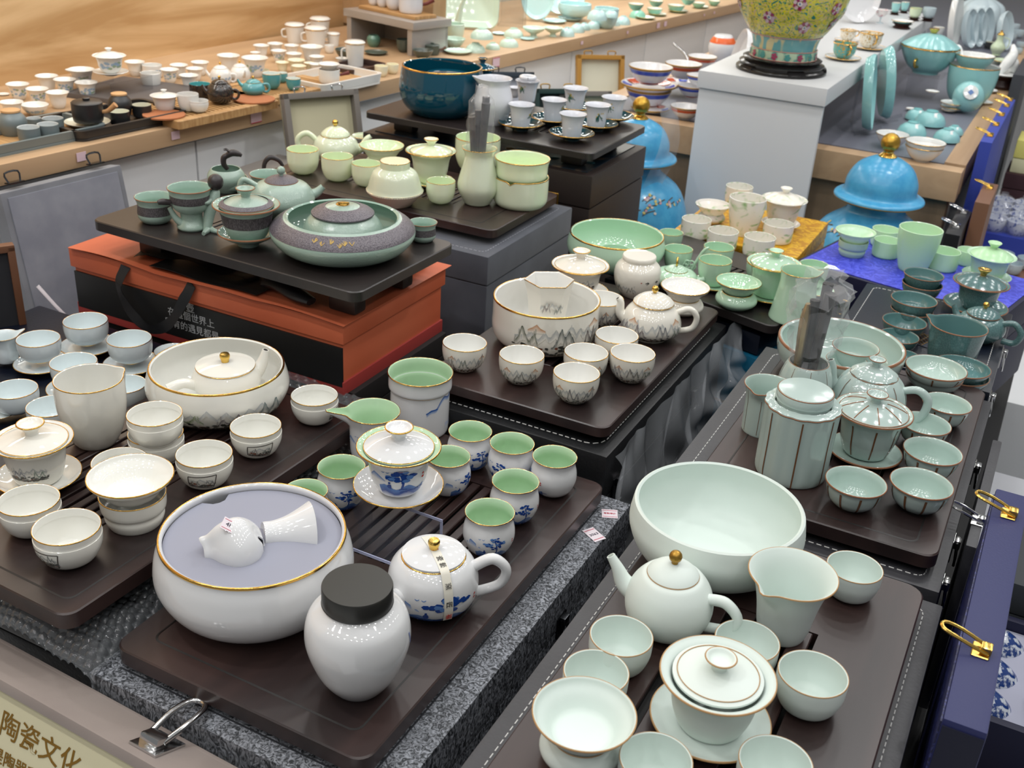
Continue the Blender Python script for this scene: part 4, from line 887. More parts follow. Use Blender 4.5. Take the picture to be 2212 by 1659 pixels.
# ------------------------------------------------------------ ivory landscape set, left
cup((-0.9685, 1.0387, 0.8400, 0.0928), 'L', 'bowlL', 'large ivory bowl with ink landscape holding an ivory teapot', 'tea_washing_bowl', 'bowl', seg=72, paint=p_mount(-48, 62, .14, .62, 'bl', ink=(.10, .12, .10), far=(.5, .52, .52), accent=False, n=6))
x, y, z, R_ = (-0.9738, 1.0616, 0.8530, 0.0480)
teapot((x, y, z, R_), 'L', 'tpL', 'ivory teapot with gold knob sitting inside the large ivory bowl', (.86, .10, .06), ('cap', .15, BRASS),
       spout=(100, [(.80, .55), (1.08, .85), (1.22, 1.28)], [.28, .18, .10]), sidehandle=(-72, [(.85, .45), (1.3, .65), (1.75, .55)], [.16, .15, .17], S['L'].m))
SPL = (radians(108), .22, .12, .03, 1.75, 2.16)
cup((-1.0436, 0.8808, 0.8400, 0.0437), 'L', 'pitchL', 'tall plain ivory sharing pitcher beside the lidded ivory cup', 'sharing_pitcher', 'pitcher', sp=SPL, seg=64)
cup((-0.9405, 0.8873, 0.8400, 0.0349), 'L', 'cupL', 'lower of two stacked ivory cups beside the landscape bowl', group='ivory cups')
cup((-0.9318, 0.8807, 0.8740, 0.0343), 'L', 'cupL', 'upper of two stacked ivory cups beside the landscape bowl', group='ivory cups')
cup((-0.8475, 0.9730, 0.8400, 0.0335), 'L', 'cupL', 'ivory cup with framed mountain scene in front of the landscape bowl', group='ivory cups', paint=p_frame(8, .28, .86, 'l1'))
cup((-0.8364, 1.0860, 0.8400, 0.0329), 'L', 'cupL', 'ivory cup alone at the far corner of the ivory tray', group='ivory cups', paint=p_frame(72, .28, .86, 'l2'))
cup((-0.8531, 0.8802, 0.8400, 0.0350), 'L', 'cupL', 'ivory cup with framed landscape between strainer and foam-filled bowl', group='ivory cups', paint=p_frame(-8, .28, .86, 'l3'))
cup((-0.9498, 0.6950, 0.8400, 0.0343), 'L', 'cupL', 'ivory cup in front of the ivory gaiwan, partly behind another cup', group='ivory cups', paint=p_frame(52, .28, .86, 'l4'))
cup((-0.8693, 0.6772, 0.8400, 0.0366), 'L', 'cupL', 'ivory cup nearest the front corner of the ivory tray', group='ivory cups', paint=p_frame(-50, .28, .86, 'l5'))
cup((-0.9268, 0.8123, 0.8400, 0.0341), 'L', 'cupL', 'ivory cup hidden behind the ivory strainer', group='ivory cups')
strainer((-0.8636, 0.7694, 0.8400, 0.0494), 'L', 'ivory funnel strainer resting on its stepped holder cup', 'foot_holder', .78)
gaiwan((-1.0229, 0.7687, 0.8400, 0.0474), 'L', 'ivory gaiwan with ink landscape on its saucer at the frame edge', 1.22, 'gwdeep', .86, .17, .34, (1.08, .30), .14, paint=p_mount(-60, 20, .35, .85, 'lg', accent=False, n=4, ink=(.08, .1, .08)), seg=64)

# ------------------------------------------------------------ ice-blue cups and saucers, far left
Wl = ('ice-blue cup on saucer nearest the orange box corner', 'ice-blue cup on saucer beside the ice-blue pitcher', 'ice-blue cup on saucer right behind the tall ivory pitcher', 'ice-blue cup behind the rim of the tall ivory pitcher', 'ice-blue cup at the frame edge left of the tall ivory pitcher', 'ice-blue cup wedged between the ivory pitcher and landscape bowl', 'ice-blue cup partly hidden by the tall ivory pitcher foot')
def wset(Pc, label, saucer=True, rot=0):
    x, y, z, R_ = Pc; r = cup((x, y, z + (.0075 if saucer else 0), R_), 'W', 'cupW', label, group='ice-blue cups', foot=True)
    if saucer:
        s_ = thing('saucer', 'ice-blue gold-rimmed saucer under the ' + label.replace('ice-blue ', '').replace(' on saucer', ''), 'saucer', (x, y, z - .006), 0, R_ * 1.30, 'ice-blue saucers'); vessel(s_, 'W', 'plate', pname='dish', floor=.1)
wset((-1.3070, 1.1125, 0.8200, 0.0342), Wl[0]); wset((-1.3172, 1.0284, 0.8200, 0.0322), Wl[1]); wset((-1.2032, 1.1025, 0.8200, 0.0338), Wl[2])
wset((-1.2096, 0.9982, 0.8200, 0.0337), Wl[3]); wset((-1.2264, 0.9055, 0.8200, 0.0316), Wl[4], False); wset((-1.1131, 1.0012, 0.8200, 0.0310), Wl[5], False); wset((-1.1446, 0.8965, 0.8200, 0.0324), Wl[6], False)
cup((-1.1780, 1.1653, 0.8200, 0.0289), 'W', 'plate', 'ice-blue saucer without cup behind the landscape bowl', 'saucer', 'saucer')
cup((-1.2376, 0.8835, 0.8200, 0.0226), 'W', 'plate', 'ice-blue ribbed saucer cut by the left frame edge', 'saucer', 'saucer')
cup((-1.3704, 1.0089, 0.8200, 0.0220), 'W', 'pitchW', 'ice-blue pitcher with a curled beak at the frame edge', 'sharing_pitcher', 'pitcher', sp=(radians(100), .22, .5, .18, 1.45, 1.95), seg=56)

# ------------------------------------------------------------ mountain-painted white set, centre
cup((-0.6643, 1.4701, 0.8600, 0.0859), 'B', 'bowlB', 'large cylindrical white bowl painted with ink mountains', 'tea_washing_bowl', 'bowl', seg=72, paint=p_mount(-38, 78, .18, .86, 'bb', n=7))
r = cup((-0.6702, 1.4892, 0.8680, 0.0406), 'B', 'pitchB', 'six-sided white pitcher with ink mountains standing in the cylindrical bowl', 'sharing_pitcher', 'pitcher', rot=10, ngon=6, sp=(radians(-55), .5, .22, .08, 1.9, 2.3))
paint_on(r, 'pitchB', 'hexp', lambda p: p.mountains(radians(-35), radians(40), 1.0, 1.8, n=4, accent=False, shrubs=False), 'B')
cup((-0.7234, 1.3111, 0.8600, 0.0338), 'B', 'cupB', 'white mountain cup nearest the orange gift box', group='mountain cups', paint=p_mount(-65, 65, .2, 1.16, 'b1'))
cup((-0.6317, 1.3227, 0.8600, 0.0339), 'B', 'cupB', 'white mountain cup below the front of the cylindrical bowl', group='mountain cups', paint=p_mount(-75, 55, .2, 1.16, 'b2'))
cup((-0.5544, 1.3860, 0.8600, 0.0337), 'B', 'cupB', 'white mountain cup half hidden behind the frontmost mountain cup', group='mountain cups', paint=p_mount(20, 100, .2, 1.16, 'b3'))
cup((-0.5396, 1.4709, 0.8600, 0.0340), 'B', 'cupB', 'white mountain cup between the cylindrical bowl and mountain teapot', group='mountain cups', paint=p_mount(-90, 0, .2, 1.16, 'b4'))
cup((-0.4931, 1.4220, 0.8600, 0.0344), 'B', 'cupB', 'white mountain cup right in front of the mountain teapot', group='mountain cups', paint=p_mount(-65, 70, .2, 1.16, 'b5'))
cup((-0.5372, 1.3133, 0.8600, 0.0341), 'B', 'cupB', 'white mountain cup frontmost on its tray', group='mountain cups', paint=p_mount(-70, 60, .2, 1.16, 'b6'))
cup((-0.6163, 1.5898, 0.8600, 0.0362), 'B', 'cupB', 'white mountain cup behind the cylindrical bowl beside the teapot spout', group='mountain cups', paint=p_mount(-10, 90, .2, 1.16, 'b7'))
teapot((-0.5268, 1.5928, 0.8600, 0.0500), 'B', 'tpB', 'white teapot painted with ink mountains, with small gold knob', (.66, .30, .06), ('ball', .12, BRASS),
       spout=(-88, [(.7, .5), (1.05, .75), (1.08, 1.12), (1.18, 1.25)], [.26, .17, .12, .09]), handle=(92, [(.80, .95), (1.2, 1.10), (1.46, .85), (1.36, .45), (.95, .30)], [.10, .11, .10, .10, .10]), paint=p_mount(-80, 82, .12, 1.02, 'bt', n=7))
r = put((-0.6160, 1.7512, 0.8600, 0.0425), 'tea_caddy', 'white lidded caddy with ink mountains behind the mountain teapot', 'jar'); vessel(r, 'B', 'jarB', seg=56, rim=False)
ob('lid', lathe('cap', [(.60, 0), (.70, .01), (.72, .05), (.72, .16), (.69, .20), (.3, .22), (0, .22)], [S['B'].m], 48), r, (0, 0, 1.60))
paint_on(r, 'jarB', 'bj', lambda p: (p.mountains(radians(-75), radians(5), .15, .85, n=3, accent=False, shrubs=False), p.blob(radians(12), .92, .045, .04, (.4, .08, .05), 4), [p.stroke([(radians(a_), .95), (radians(a_ + 3), .88), (radians(a_ - 2), .82)], .05, (.05, .05, .05)) or p.stroke([(radians(a_ - 5), .9), (radians(a_ + 5), .89)], .04, (.05, .05, .05)) for a_ in (27, 55)]), 'B')
gaiwan((-0.6968, 1.6745, 0.8600, 0.0515), 'B', 'white gaiwan with ink mountains behind the cylindrical bowl', 1.08, 'gw', .88, .26, .30, (1.06, .30), .16, paint=p_mount(-50, 50, .4, .85, 'bg', n=4, accent=False))
r = strainer((-0.5155, 1.7224, 0.8600, 0.0428), 'B', 'white funnel strainer with number sticker beside the mountain teapot', 'round_holder', .84, sink=.10)

# ------------------------------------------------------------ sage crackle set on the orange box
r = put((-0.9494, 1.3168, 1.0000, 0.0885), 'tea_washing_bowl', 'low wide sage bowl with dark lettered shoulder holding a domed pot', 'bowl'); vessel(r, 'C', 'bowlC', seg=80, rim=False, floor=.08)
SHO = pbr('lettered_shoulder', (112, 106, 112), .35, bump=(40, .5), var=((78, 72, 80), 44, (1, 1, 2.0), 2, .46, .60))
band_part(r, 'bowlC', .44, .632, SHO, 'lettered_band', seg=80)
def bamboo(p):
    g = p.rng
    for a in (-.42, -.30, -.18, -.05, .02, .12):
        z = .50 + .06 * g.random()
        for k in range(5): an = g.uniform(-1, 1); p.stroke([(a, z), (a + .03 * sin(an), z + .03 * cos(an)), (a + .055 * sin(an), z + .055 * cos(an))], .012, (.55, .38, .13), .012)
paint_on(r, 'bowlC', 'bamb', bamboo, 'C')
R0 = r.location.copy(); RS = r.scale[0]; YAW = r.rotation_euler.z
PROF['domeC'] = [(.50, 0), (.60, .03), (.70, .18), (.705, .30), (.64, .48), (.50, .62)]
dp = thing('domed_pot', 'domed sage pot with dark ring lid and bronze ring sitting in the low bowl', 'pot', (R0[0], R0[1], R0[2] + .085 * RS), YAW, RS)
ob('body', lathe('body', shell(PROF['domeC'], .05, .08), [S['C'].m], 64), dp)
dl = ob('lid', lathe('lid', [(.52, 0), (.54, .02), (.52, .05), (.44, .09), (.26, .15), (.10, .175), (0, .18)], [S['C'].m], 56), dp, (0, 0, .61))
ob('dark_ring', lathe('dr', [(.545, .008), (.545, .03), (.50, .066), (.38, .122), (.30, .14)], [SHO], 56), dl, (0, 0, .004))
ob('bronze_rosette', lathe('ro', [(.12, 0), (.10, .02), (.04, .035), (0, .035)], [OLDGOLD], 20), dl, (0, 0, .172))
ob('bronze_ring', tube('ring', [(.10 + .085 * cos(q * pi / 6), .085 * sin(q * pi / 6), .21 + .02 * cos(q * pi / 6)) for q in range(13)], .014, OLDGOLD, 8, 2), dl, (-.05, .02, 0))
cup((-0.8763, 1.4337, 1.0000, 0.0231), 'C', 'cupC', 'sage cup with dark band right of the low wide bowl', paint=p_band(.5, .98))
cup((-1.2750, 1.2529, 1.0000, 0.0310), 'C', 'cupC', 'sage cup with dark band at the left end of its tray', paint=p_band(.5, .98))
gaiwan((-1.0861, 1.2551, 1.0000, 0.0513), 'C', 'sage gaiwan with dark bands on a footed saucer', 1.02, 'gwdeep', .80, .26, .28, (.90, .42), .26, paint=lambda r, k, s_, z: band_part(r, k, .42, .80, BAND, z=z))
ob('lid_band', lathe('lb', [(.80, .03), (.80, .05), (.70, .115), (.66, .13)], [SHO], 56), [o for o in bpy.data.objects['gaiwan.004'].children if o.name.startswith('lid')][0])
teapot((-1.1373, 1.4053, 1.0000, 0.0543), 'C', 'tpC', 'sage crackle teapot with ball knob behind the gaiwan', (.50, .16, .03, SHO), ('ball', .13, S['C'].m), spout=(98, [(.75, .55), (1.05, .62), (1.28, .82)], [.22, .15, .10]), handle=(-90, [(.75, .9), (1.15, 1.1), (1.25, .7), (.9, .4)], .09))
# figure-shaped tea brewer
DKB = pbr('unglazed_dark_clay', (52, 46, 47), .38)
fb = put((-1.2061, 1.2623, 1.0000, 0.0349), 'tea_brewer', 'sage tea brewer held by a kneeling figure with a dark head', 'tea brewer')
SG = S['C'].m
b_ = vessel(fb, 'C', 'funnelC', pname='funnel', z=.80)
band_part(fb, 'funnelC', .50, .86, BAND, z=.80)
ob('side_handle', tube('sh', [(.28, -.88, 1.35), (.35, -1.2, 1.42), (.40, -1.42, 1.40)], [.13, .15, .10], DKB, 12), fb)
ob('pedestal', lathe('ped', cr([(.62, 0), (.70, .10), (.66, .25), (.50, .5), (.52, .8), (.5, .84)], 3) + [(0, .84)], [SG], 36), fb)
ob('support_leg', tube('lg', [(.1, -.95, 1.05), (.15, -.7, .55), (.2, -.35, .2)], [.10, .15, .2], SG, 12), fb)
fg = ob('figure', tube('figure', [(.62, .62, .03), (.50, .66, .22), (.30, .78, .75), (.18, .98, 1.35), (.14, 1.12, 1.72), (.14, 1.16, 1.86)], [.17, .20, .26, .30, .22, .14], SG, 18), fb)
ob('foot', tube('ft', [(.45, .72, .10), (.85, .55, .09), (1.10, .45, .09)], [.20, .14, .09], SG, 12), fg); ob('foot', tube('ft', [(.45, .72, .10), (.75, .95, .08), (.95, 1.15, .07)], [.18, .12, .08], SG, 12), fg)
ob('arm', tube('arm', [(.2, 1.02, 1.55), (.5, .75, 1.35), (.62, .45, 1.45)], [.11, .10, .08], SG, 10), fg)
ob('head', lathe('head', [(.05, -.36)] + [(.36 * cos(q), .36 * sin(q) * 1.05) for q in [-1.1, -.8, -.4, 0, .4, .8, 1.2]] + [(0, .378)], [DKB], 28), fg, (.14, 1.16, 2.2))
# dark dragon-headed kettle behind
kt = put((-1.2755, 1.3486, 1.0000, 0.0321), 'dragon_kettle', 'sage kettle with dark dragon-head spout behind the figure brewer', 'kettle')
kt.location.y += .10; kt.location.x -= .02
ob('body', lathe('body', shell([(.6, 0), (.7, .05), (1.0, .6), (1.0, .95), (.8, 1.25)], .06, .1), [SG], 44), kt)
ob('neck', tube('neck', [(-.1, .1, 1.2), (-.05, -.08, 1.5), (-.05, -.05, 1.85), (-.02, .2, 2.0)], [.12, .15, .16, .15], DKB, 12), kt)
hd = ob('dragon_head', tube('dh', [(-.02, .1, 1.95), (.0, .4, 2.12), (.0, .7, 2.06), (.0, .9, 1.96)], [.14, .20, .16, .09], DKB, 12), kt)
for s in (-1, 1): ob('horn', tube('horn', [(s * .1, .25, 2.2), (s * .13, .1, 2.32), (s * .12, -.05, 2.3)], [.05, .04, .015], DKB, 8), hd)
ob('branch_handle', tube('bh', [(.1, 2.05, .9), (.1, 2.1, 1.5), (.1, 2.4, 1.85), (.1, 2.85, 1.7), (.1, 3.1, 1.35)], [.12, .12, .15, .12, .09], DKB, 10), kt)
cup((-1.2958, 1.4560, 1.0000, 0.0326), 'C', 'bowlM', 'sage shallow bowl behind the dark head of the brewer figure', 'bowl', 'bowl')
cup((-1.2108, 1.4602, 1.0000, 0.0320), 'C', 'cupC', 'sage cup behind the ball-knob sage teapot')

# ------------------------------------------------------------ pale green set
cup((-1.3613, 1.7534, 0.9500, 0.0324), 'D', 'cupD', 'pale green cup at the left end, before the pale green teapot', group='pale green cups')
cup((-1.2781, 1.7570, 0.9500, 0.0319), 'D', 'cupD', 'pale green cup second in its row, beside the teapot belly', group='pale green cups')
cup((-1.2119, 1.7628, 0.9500, 0.0293), 'D', 'cupD', 'pale green cup half hidden by the ribbed-base caddy', group='pale green cups')
cup((-1.0358, 1.7573, 0.9500, 0.0281), 'D', 'cupD', 'pale green cup between the caddy and the tall tool vase', group='pale green cups')
teapot((-1.3619, 1.8671, 0.9500, 0.0491), 'D', 'tpD', 'pale green teapot with domed lid and gold knob', (.62, .34, .08), ('ball', .13, BRASS),
       spout=(92, [(.78, .5), (1.15, .65), (1.35, .98), (1.52, 1.12)], [.26, .19, .14, .10]), handle=(-92, [(.75, .85), (1.2, 1.2), (1.6, .95), (1.5, .5), (.95, .35)], [.11, .12, .12, .11, .11]))
strainer((-1.2507, 1.8759, 0.9500, 0.0472), 'D', 'pale green shallow strainer on its base behind the caddy', 'round_holder', .75, sink=.09)
cup((-1.4234, 2.0627, 0.9500, 0.0293), 'D', 'plate', 'pale green saucer behind the pale green teapot spout', 'saucer', 'saucer')
gaiwan((-1.1094, 1.8403, 0.9500, 0.0512), 'D', 'pale green gaiwan with cup-shaped knob behind the caddy', 1.30, 'gw', .82, .22, .28, (.95, .25), .12)
r = put((-1.1011, 1.6962, 0.9500, 0.0531), 'tea_caddy', 'pale green tapered caddy with cream ribbed base', 'jar'); vessel(r, 'D', 'canD', seg=64, rim=False)
RIBM = pbr('ribbed_biscuit', (240, 232, 210), .6)
ob('ribbed_base', lathe('rb', [(.53, .0), (.62, .03), (1.012, .49), (1.01, .52), (.99, .54)], [RIBM], 144, None, (72, .02, 0, .1)), r)
ob('gold_line', ring('gl', 1.005, .535, .012, GOLD, 64), r)
ob('lid', lathe('cap', [(.50, 0), (.53, .02), (.53, .24), (.50, .27), (0, .275)], [S['D'].m], 48), r, (0, 0, 1.33)); ob('lid_line', ring('gl', .525, 1.585, .012, GOLD, 48), r)
TOOLD = pbr('dark_tool_wood', (34, 26, 24), .45); FILM = pbr('cellophane', (225, 228, 232), .08, alpha=.17, spec=1.0)
def tools(P, label, label2, brass=False, hgt=1.0):
    """wrapped bundle of tea tools standing in a vase; P = base point, unit = metres"""
    t = thing('tea_tool', label, 'tea tools', P)
    for i, (dx, dy, L, r_) in enumerate(((-.006, .004, .150, .006), (.008, -.002, .165, .007), (.002, .009, .172, .006), (-.011, -.006, .140, .005))):
        ob('tool_handle', tube('th', [(dx * .6, dy * .6, .0), (dx, dy, L * .6 * hgt), (dx * 1.4, dy * 1.4, L * hgt)], [r_ * .8, r_, r_ * 1.25], TOOLD, 8, 3), t)
    if brass:
        ob('brass_scoop', tube('bs', [(-.012, -.012, .03), (-.013, -.014, .09), (-.014, -.015, .13 * hgt), (-.014, -.014, .15 * hgt)], [.007, .011, .013, .006], pbr('brushed_brass', (176, 150, 100), .35, .9), 10, 4, .5), t)
    rg = random.Random(3 + brass)
    v = []; n = 22; rows = 12
    for j in range(rows + 1):
        z = (.055 + .135 * j / rows) * hgt; rr = (.020 + .006 * sin(j / rows * pi) + (.014 * (j / rows) ** 2 if brass else 0)) * (1 if j < rows - 1 else .6) * (1.2 if brass else 1)
        for i in range(n): q = rr * (1 + (.45 if brass else .22) * (rg.random() - .5)); v.append((q * cos(2 * pi * i / n), q * sin(2 * pi * i / n), z + .006 * (rg.random() - .5)))
    f = [(j * n + i, j * n + (i + 1) % n, (j + 1) * n + (i + 1) % n, (j + 1) * n + i) for j in range(rows) for i in range(n)] + [tuple(rows * n + i for i in range(n))]
    w_ = ob('cellophane_wrap', mk('wrap', v, f, FILM, None, 25), t)
    return t
rv = cup((-0.9756, 1.7965, 0.9500, 0.0336), 'D', 'vaseD', 'tall pale green tool vase with flared neck', 'tool_vase', 'vase', seg=52)
v_ = rv.location; tools((v_.x, v_.y, v_.z + .006), 'dark tea tools in cellophane standing in the pale green vase', '', hgt=rv.scale[0] * 3.26 / .095)
cup((-1.0839, 1.9877, 0.9500, 0.0475), 'D', 'cupD', 'pale green wide cup directly behind the tool vase', 'bowl', 'bowl')
dbl = put((-0.9065, 1.8434, 0.9500, 0.0537), 'travel_tea_set', 'pale green stacked travel pot of two nested bowls', 'tea pot')
PROF['dblow'] = [(.80, 0), (.88, .04), (.98, .2), (1.0, .5), (1.0, 1.05)]; PROF['dbup'] = [(.90, 0), (.93, .1), (.94, .4), (1.0, .66)]
vessel(dbl, 'D', 'dblow', pname='lower_bowl', sp=(radians(-22), .10, .02, -.10, .85, 1.05), seg=64); vessel(dbl, 'D', 'dbup', pname='upper_bowl', z=1.06, seg=64)

# ------------------------------------------------------------ petrol blue bowl and leaf cups
cup((-1.2625, 2.1344, 1.0200, 0.0890), 'Eb', 'bowlE', 'large glossy petrol blue bowl with gold rim', 'tea_washing_bowl', 'bowl', seg=64)
x, y, z, R_ = (-1.2598, 2.1574, 1.0500, 0.0484)
r = thing('lidded_pot', 'petrol blue lidded pot standing inside the petrol blue bowl', 'pot', (x, y, z), 0, R_)
ob('body', lathe('body', shell([(.7, 0), (.8, .05), (1.0, .5), (1.0, 1.15)], .06, .1), [S['Eb'].m], 40), r); ob('lid', lathe('lid', [(.95, 0), (.97, .05), (.6, .12), (0, .14)], [S['Eb'].m], 40), r, (0, 0, 1.13)); ob('gold_rim', ring('gr', .98, 1.16, .02, GOLD, 40), r)
gaiwan((-1.3309, 2.4478, 1.0200, 0.0379), 'Eb', 'petrol blue gaiwan with gold-ringed knob behind the white pitcher', 1.15, 'gw', .85, .3, .34, (1.0, .25), .12)
cup((-1.1262, 2.1291, 1.0200, 0.0388), 'E', 'pitchE', 'plain white bellied pitcher beside the petrol blue bowl', 'sharing_pitcher', 'pitcher', sp=(radians(-85), .28, .28, .08, 2.1, 2.55), seg=56)
r = cup((-1.1700, 2.3822, 1.0200, 0.0298), 'E', 'cupE', 'white strainer cup with ring on top behind the white pitcher', 'tea_strainer', 'tea strainer', paint=p_leaf(-35, .4, 1.5, 'e0'))
ob('ring_funnel', tube('rf', [(.55 * cos(q * pi / 8), .55 * sin(q * pi / 8), 1.86) for q in range(17)], .17, S['E'].m, 10, 2), r); ob('funnel_neck', lathe('fn', [(.45, 1.55), (.62, 1.62), (.62, 1.76), (.5, 1.8)], [S['E'].m], 32), r)
def ecup(P, Ps, label, rot=0, leaf=None):
    s_ = put(Ps, 'saucer', 'petrol blue gold-rimmed saucer under the ' + label, 'saucer', 'petrol saucers'); vessel(s_, 'Es', 'saucer', pname='dish', floor=.14)
    c = cup(P, 'E', 'cupE', label, group='leaf cups', paint=leaf)
    c.location = s_.location + Vector((0, 0, .15 * s_.scale[0])); return c
ecup((-1.0506, 2.1148, 1.0300, 0.0292), (-1.0522, 2.1197, 1.0200, 0.0489), 'white cup in front of the white pitcher', leaf=p_leaf(70, .6, 1.45, 'e1'))
ecup((-1.0129, 2.2010, 1.0300, 0.0290), (-1.0188, 2.2128, 1.0200, 0.0480), 'white cup in the middle of the leaf cups', leaf=p_leaf(60, .6, 1.5, 'e2'))
ecup((-0.9242, 2.1089, 1.0300, 0.0293), (-0.9271, 2.1145, 1.0200, 0.0488), 'plain white cup nearest the tray front edge', leaf=None)
ecup((-1.0253, 2.3338, 1.0300, 0.0298), (-1.0299, 2.3521, 1.0200, 0.0503), 'white leaf cup at the back of the leaf cups', leaf=p_leaf(-30, .5, 1.5, 'e4'))
ecup((-0.9188, 2.2180, 1.0300, 0.0295), (-0.9205, 2.2297, 1.0200, 0.0484), 'white cup with the fullest leaf spray', leaf=p_leaf(12, .5, 1.35, 'e5'))
ecup((-0.9168, 2.3127, 1.0300, 0.0296), (-0.9204, 2.3244, 1.0200, 0.0499), 'white leaf cup at the right tray end', leaf=p_leaf(-25, .6, 1.45, 'e6'))
cup((-1.2099, 2.3955, 1.0200, 0.0174), 'E', 'flare', 'small white cup peeping out behind the white pitcher', group=None)

# ------------------------------------------------------------ mint celadon set
r = cup((-0.7181, 1.8964, 0.8500, 0.0914), 'M', 'bowlM', 'large mint celadon bowl with gold rim', 'tea_washing_bowl', 'bowl', seg=64)
ob('inner_ring', lathe('ir', [(.36, .08), (.38, .2), (.36, .34), (.33, .34), (.33, .2)], [S['M'].m], 40), r)
cup((-0.6574, 2.0462, 0.8500, 0.0244), 'M', 'tumbler', 'mint cup right beside the mint bowl', group='mint cups')
cup((-0.6061, 1.9454, 0.8500, 0.0279), 'M', 'tumbler', 'mint cup behind the gold-ringed mint teapot', group='mint cups')
cup((-0.5408, 1.9960, 0.8500, 0.0300), 'M', 'tumbler', 'mint cup behind the other mint cup with saucer', group='mint cups')
cup((-0.5173, 1.8984, 0.8500, 0.0312), 'M', 'tumbler', 'mint cup on saucer next to the mint teapot spout', group='mint cups', dz=.006)
cup((-0.5134, 1.8991, 0.8500, 0.0425), 'M', 'plate', 'mint saucer below the cup next to the mint teapot spout', 'saucer', 'saucer')
teapot((-0.5785, 1.8585, 0.8500, 0.0423), 'M', 'tpM', 'mint teapot with gold ring knob', (.50, .18, .05), ('ring', .17, BRASS), spout=(88, [(.85, .4), (1.15, .45), (1.3, .55)], [.17, .13, .10]))
hd = put((-0.5726, 1.9329, 0.8500, 0.0222), 'ruyi_handle', 'mint openwork ruyi handle piece rising behind the mint teapot', 'ornament')
ob('stem', tube('st', [(0, 0, 0), (0, .1, .6), (0, .5, 1.6), (0, .9, 2.4), (0, 1.3, 2.7)], [.16, .15, .13, .13, .1], S['M'].m, 10), hd)
for k in range(6): ob('petal', cached(('rp',), lambda: tube('rp', [(.22 * cos(q * pi / 4), .22 * sin(q * pi / 4), 0) for q in range(9)], .07, S['M'].m, 6, 2)), hd, (.05, -.2 + .35 * cos(k * pi / 3), .8 + .35 * sin(k * pi / 3)), (0, pi / 2, 0))
gaiwan((-0.4094, 1.9059, 0.8500, 0.0505), 'M', 'mint gaiwan with cup knob and saucer', 1.28, 'gwdeep', .85, .24, .27, (1.1, .24), .12)
cup((-0.4605, 1.9936, 0.8500, 0.0203), 'M', 'tumbler', 'mint cup hidden behind the mint gaiwan', group='mint cups')
cup((-0.3547, 2.0014, 0.8500, 0.0281), 'M', 'tumbler', 'mint cup behind the flared mint pitcher', group='mint cups', dz=.006)
cup((-0.3409, 1.9855, 0.8500, 0.0353), 'M', 'plate', 'mint saucer behind the flared mint pitcher', 'saucer', 'saucer')
strainer((-0.4496, 1.8279, 0.8500, 0.0410), 'M', 'mint funnel strainer on a round bellied holder', 'round_holder', .92, sink=.10)
cup((-0.3468, 1.8380, 0.8500, 0.0345), 'M', 'pitchM', 'mint pitcher wider at the base with a lip', 'sharing_pitcher', 'pitcher', sp=(radians(98), .25, .16, .10, 2.1, 2.6), seg=52)

# ------------------------------------------------------------ yellow brocade box with frosted glass set
YEL = pbr('yellow_brocade', (214, 166, 26), .45, var=((180, 124, 14), 60, (1, 1, 1), 3, .42, .55, 1.5), bump=(120, .3))
case(-.704, -.425, 2.19, 2.475, .64, Z_Y, 'yellow brocade box under the frosted glass tea set', YEL, .04, latches=(('E', -.06),), latmat=OLDGOLD, name='brocade_box', cat='box')
Yl = ('frosted glass cup with green swirl at the left box corner', 'frosted glass cup before the tall frosted pitcher', 'frosted glass cup nearest the viewer on the yellow box', 'frosted glass cup right of the tall frosted pitcher')
cup((-0.6502, 2.1875, 0.8400, 0.0318), 'Y', 'smallcyl', Yl[0], group='frosted glass cups'); cup((-0.5779, 2.1482, 0.8400, 0.0320), 'Y', 'smallcyl', Yl[1], group='frosted glass cups')
cup((-0.5009, 2.1539, 0.8400, 0.0326), 'Y', 'smallcyl', Yl[2], group='frosted glass cups'); cup((-0.4914, 2.2678, 0.8400, 0.0324), 'Y', 'smallcyl', Yl[3], group='frosted glass cups')
cup((-0.5674, 2.2704, 0.8400, 0.0402), 'Y', 'pitchJ', 'tall frosted glass pitcher with green swirl', 'sharing_pitcher', 'pitcher')
strainer((-0.6516, 2.3022, 0.8400, 0.0394), 'Y', 'frosted glass strainer on holder on the yellow box', 'round_holder', .78)
gaiwan((-0.5080, 2.3576, 0.8400, 0.0502), 'Y', 'frosted glass gaiwan with green swirls', 1.22, 'gw', .85, .28, .26, (.85, .3), .16)
cup((-0.6471, 2.4903, 0.8400, 0.0321), 'Y', 'smallcyl', 'frosted glass cup at the back of the yellow box', group='frosted glass cups')

# ------------------------------------------------------------ jade glass set on the blue brocade box
BLUB = pbr('royal_blue_brocade', (56, 62, 190), .4, var=((84, 92, 222), 40, (1, 1, 1), 3, .45, .6, 3), bump=(90, .3)); NAVB = pbr('navy_cloth', (16, 18, 52), .6)
cJ = thing('brocade_box', 'navy cloth box with royal blue brocade top under the jade glass set', 'box', (-.19, 2.265, .64), radians(-13))
ob('base', boxm('base', .415, .275, .13, NAVB, .003), cJ); ob('lid', boxm('lid', .417, .277, .066, NAVB, .003), cJ, (0, 0, .132)); ob('brocade_top', boxm('top', .40, .26, .002, BLUB, .0005), cJ, (0, 0, .198))
latch(cJ, (-.09, -.139, .135), -90, BRASS, .02)
cup((-0.2053, 2.2659, 0.8400, 0.0433), 'J', 'pitchJ', 'tall jade green glass pitcher', 'sharing_pitcher', 'pitcher')
strainer((-0.3329, 2.2801, 0.8400, 0.0417), 'J', 'jade green glass strainer at the left of the blue box', 'foot_holder', .74)
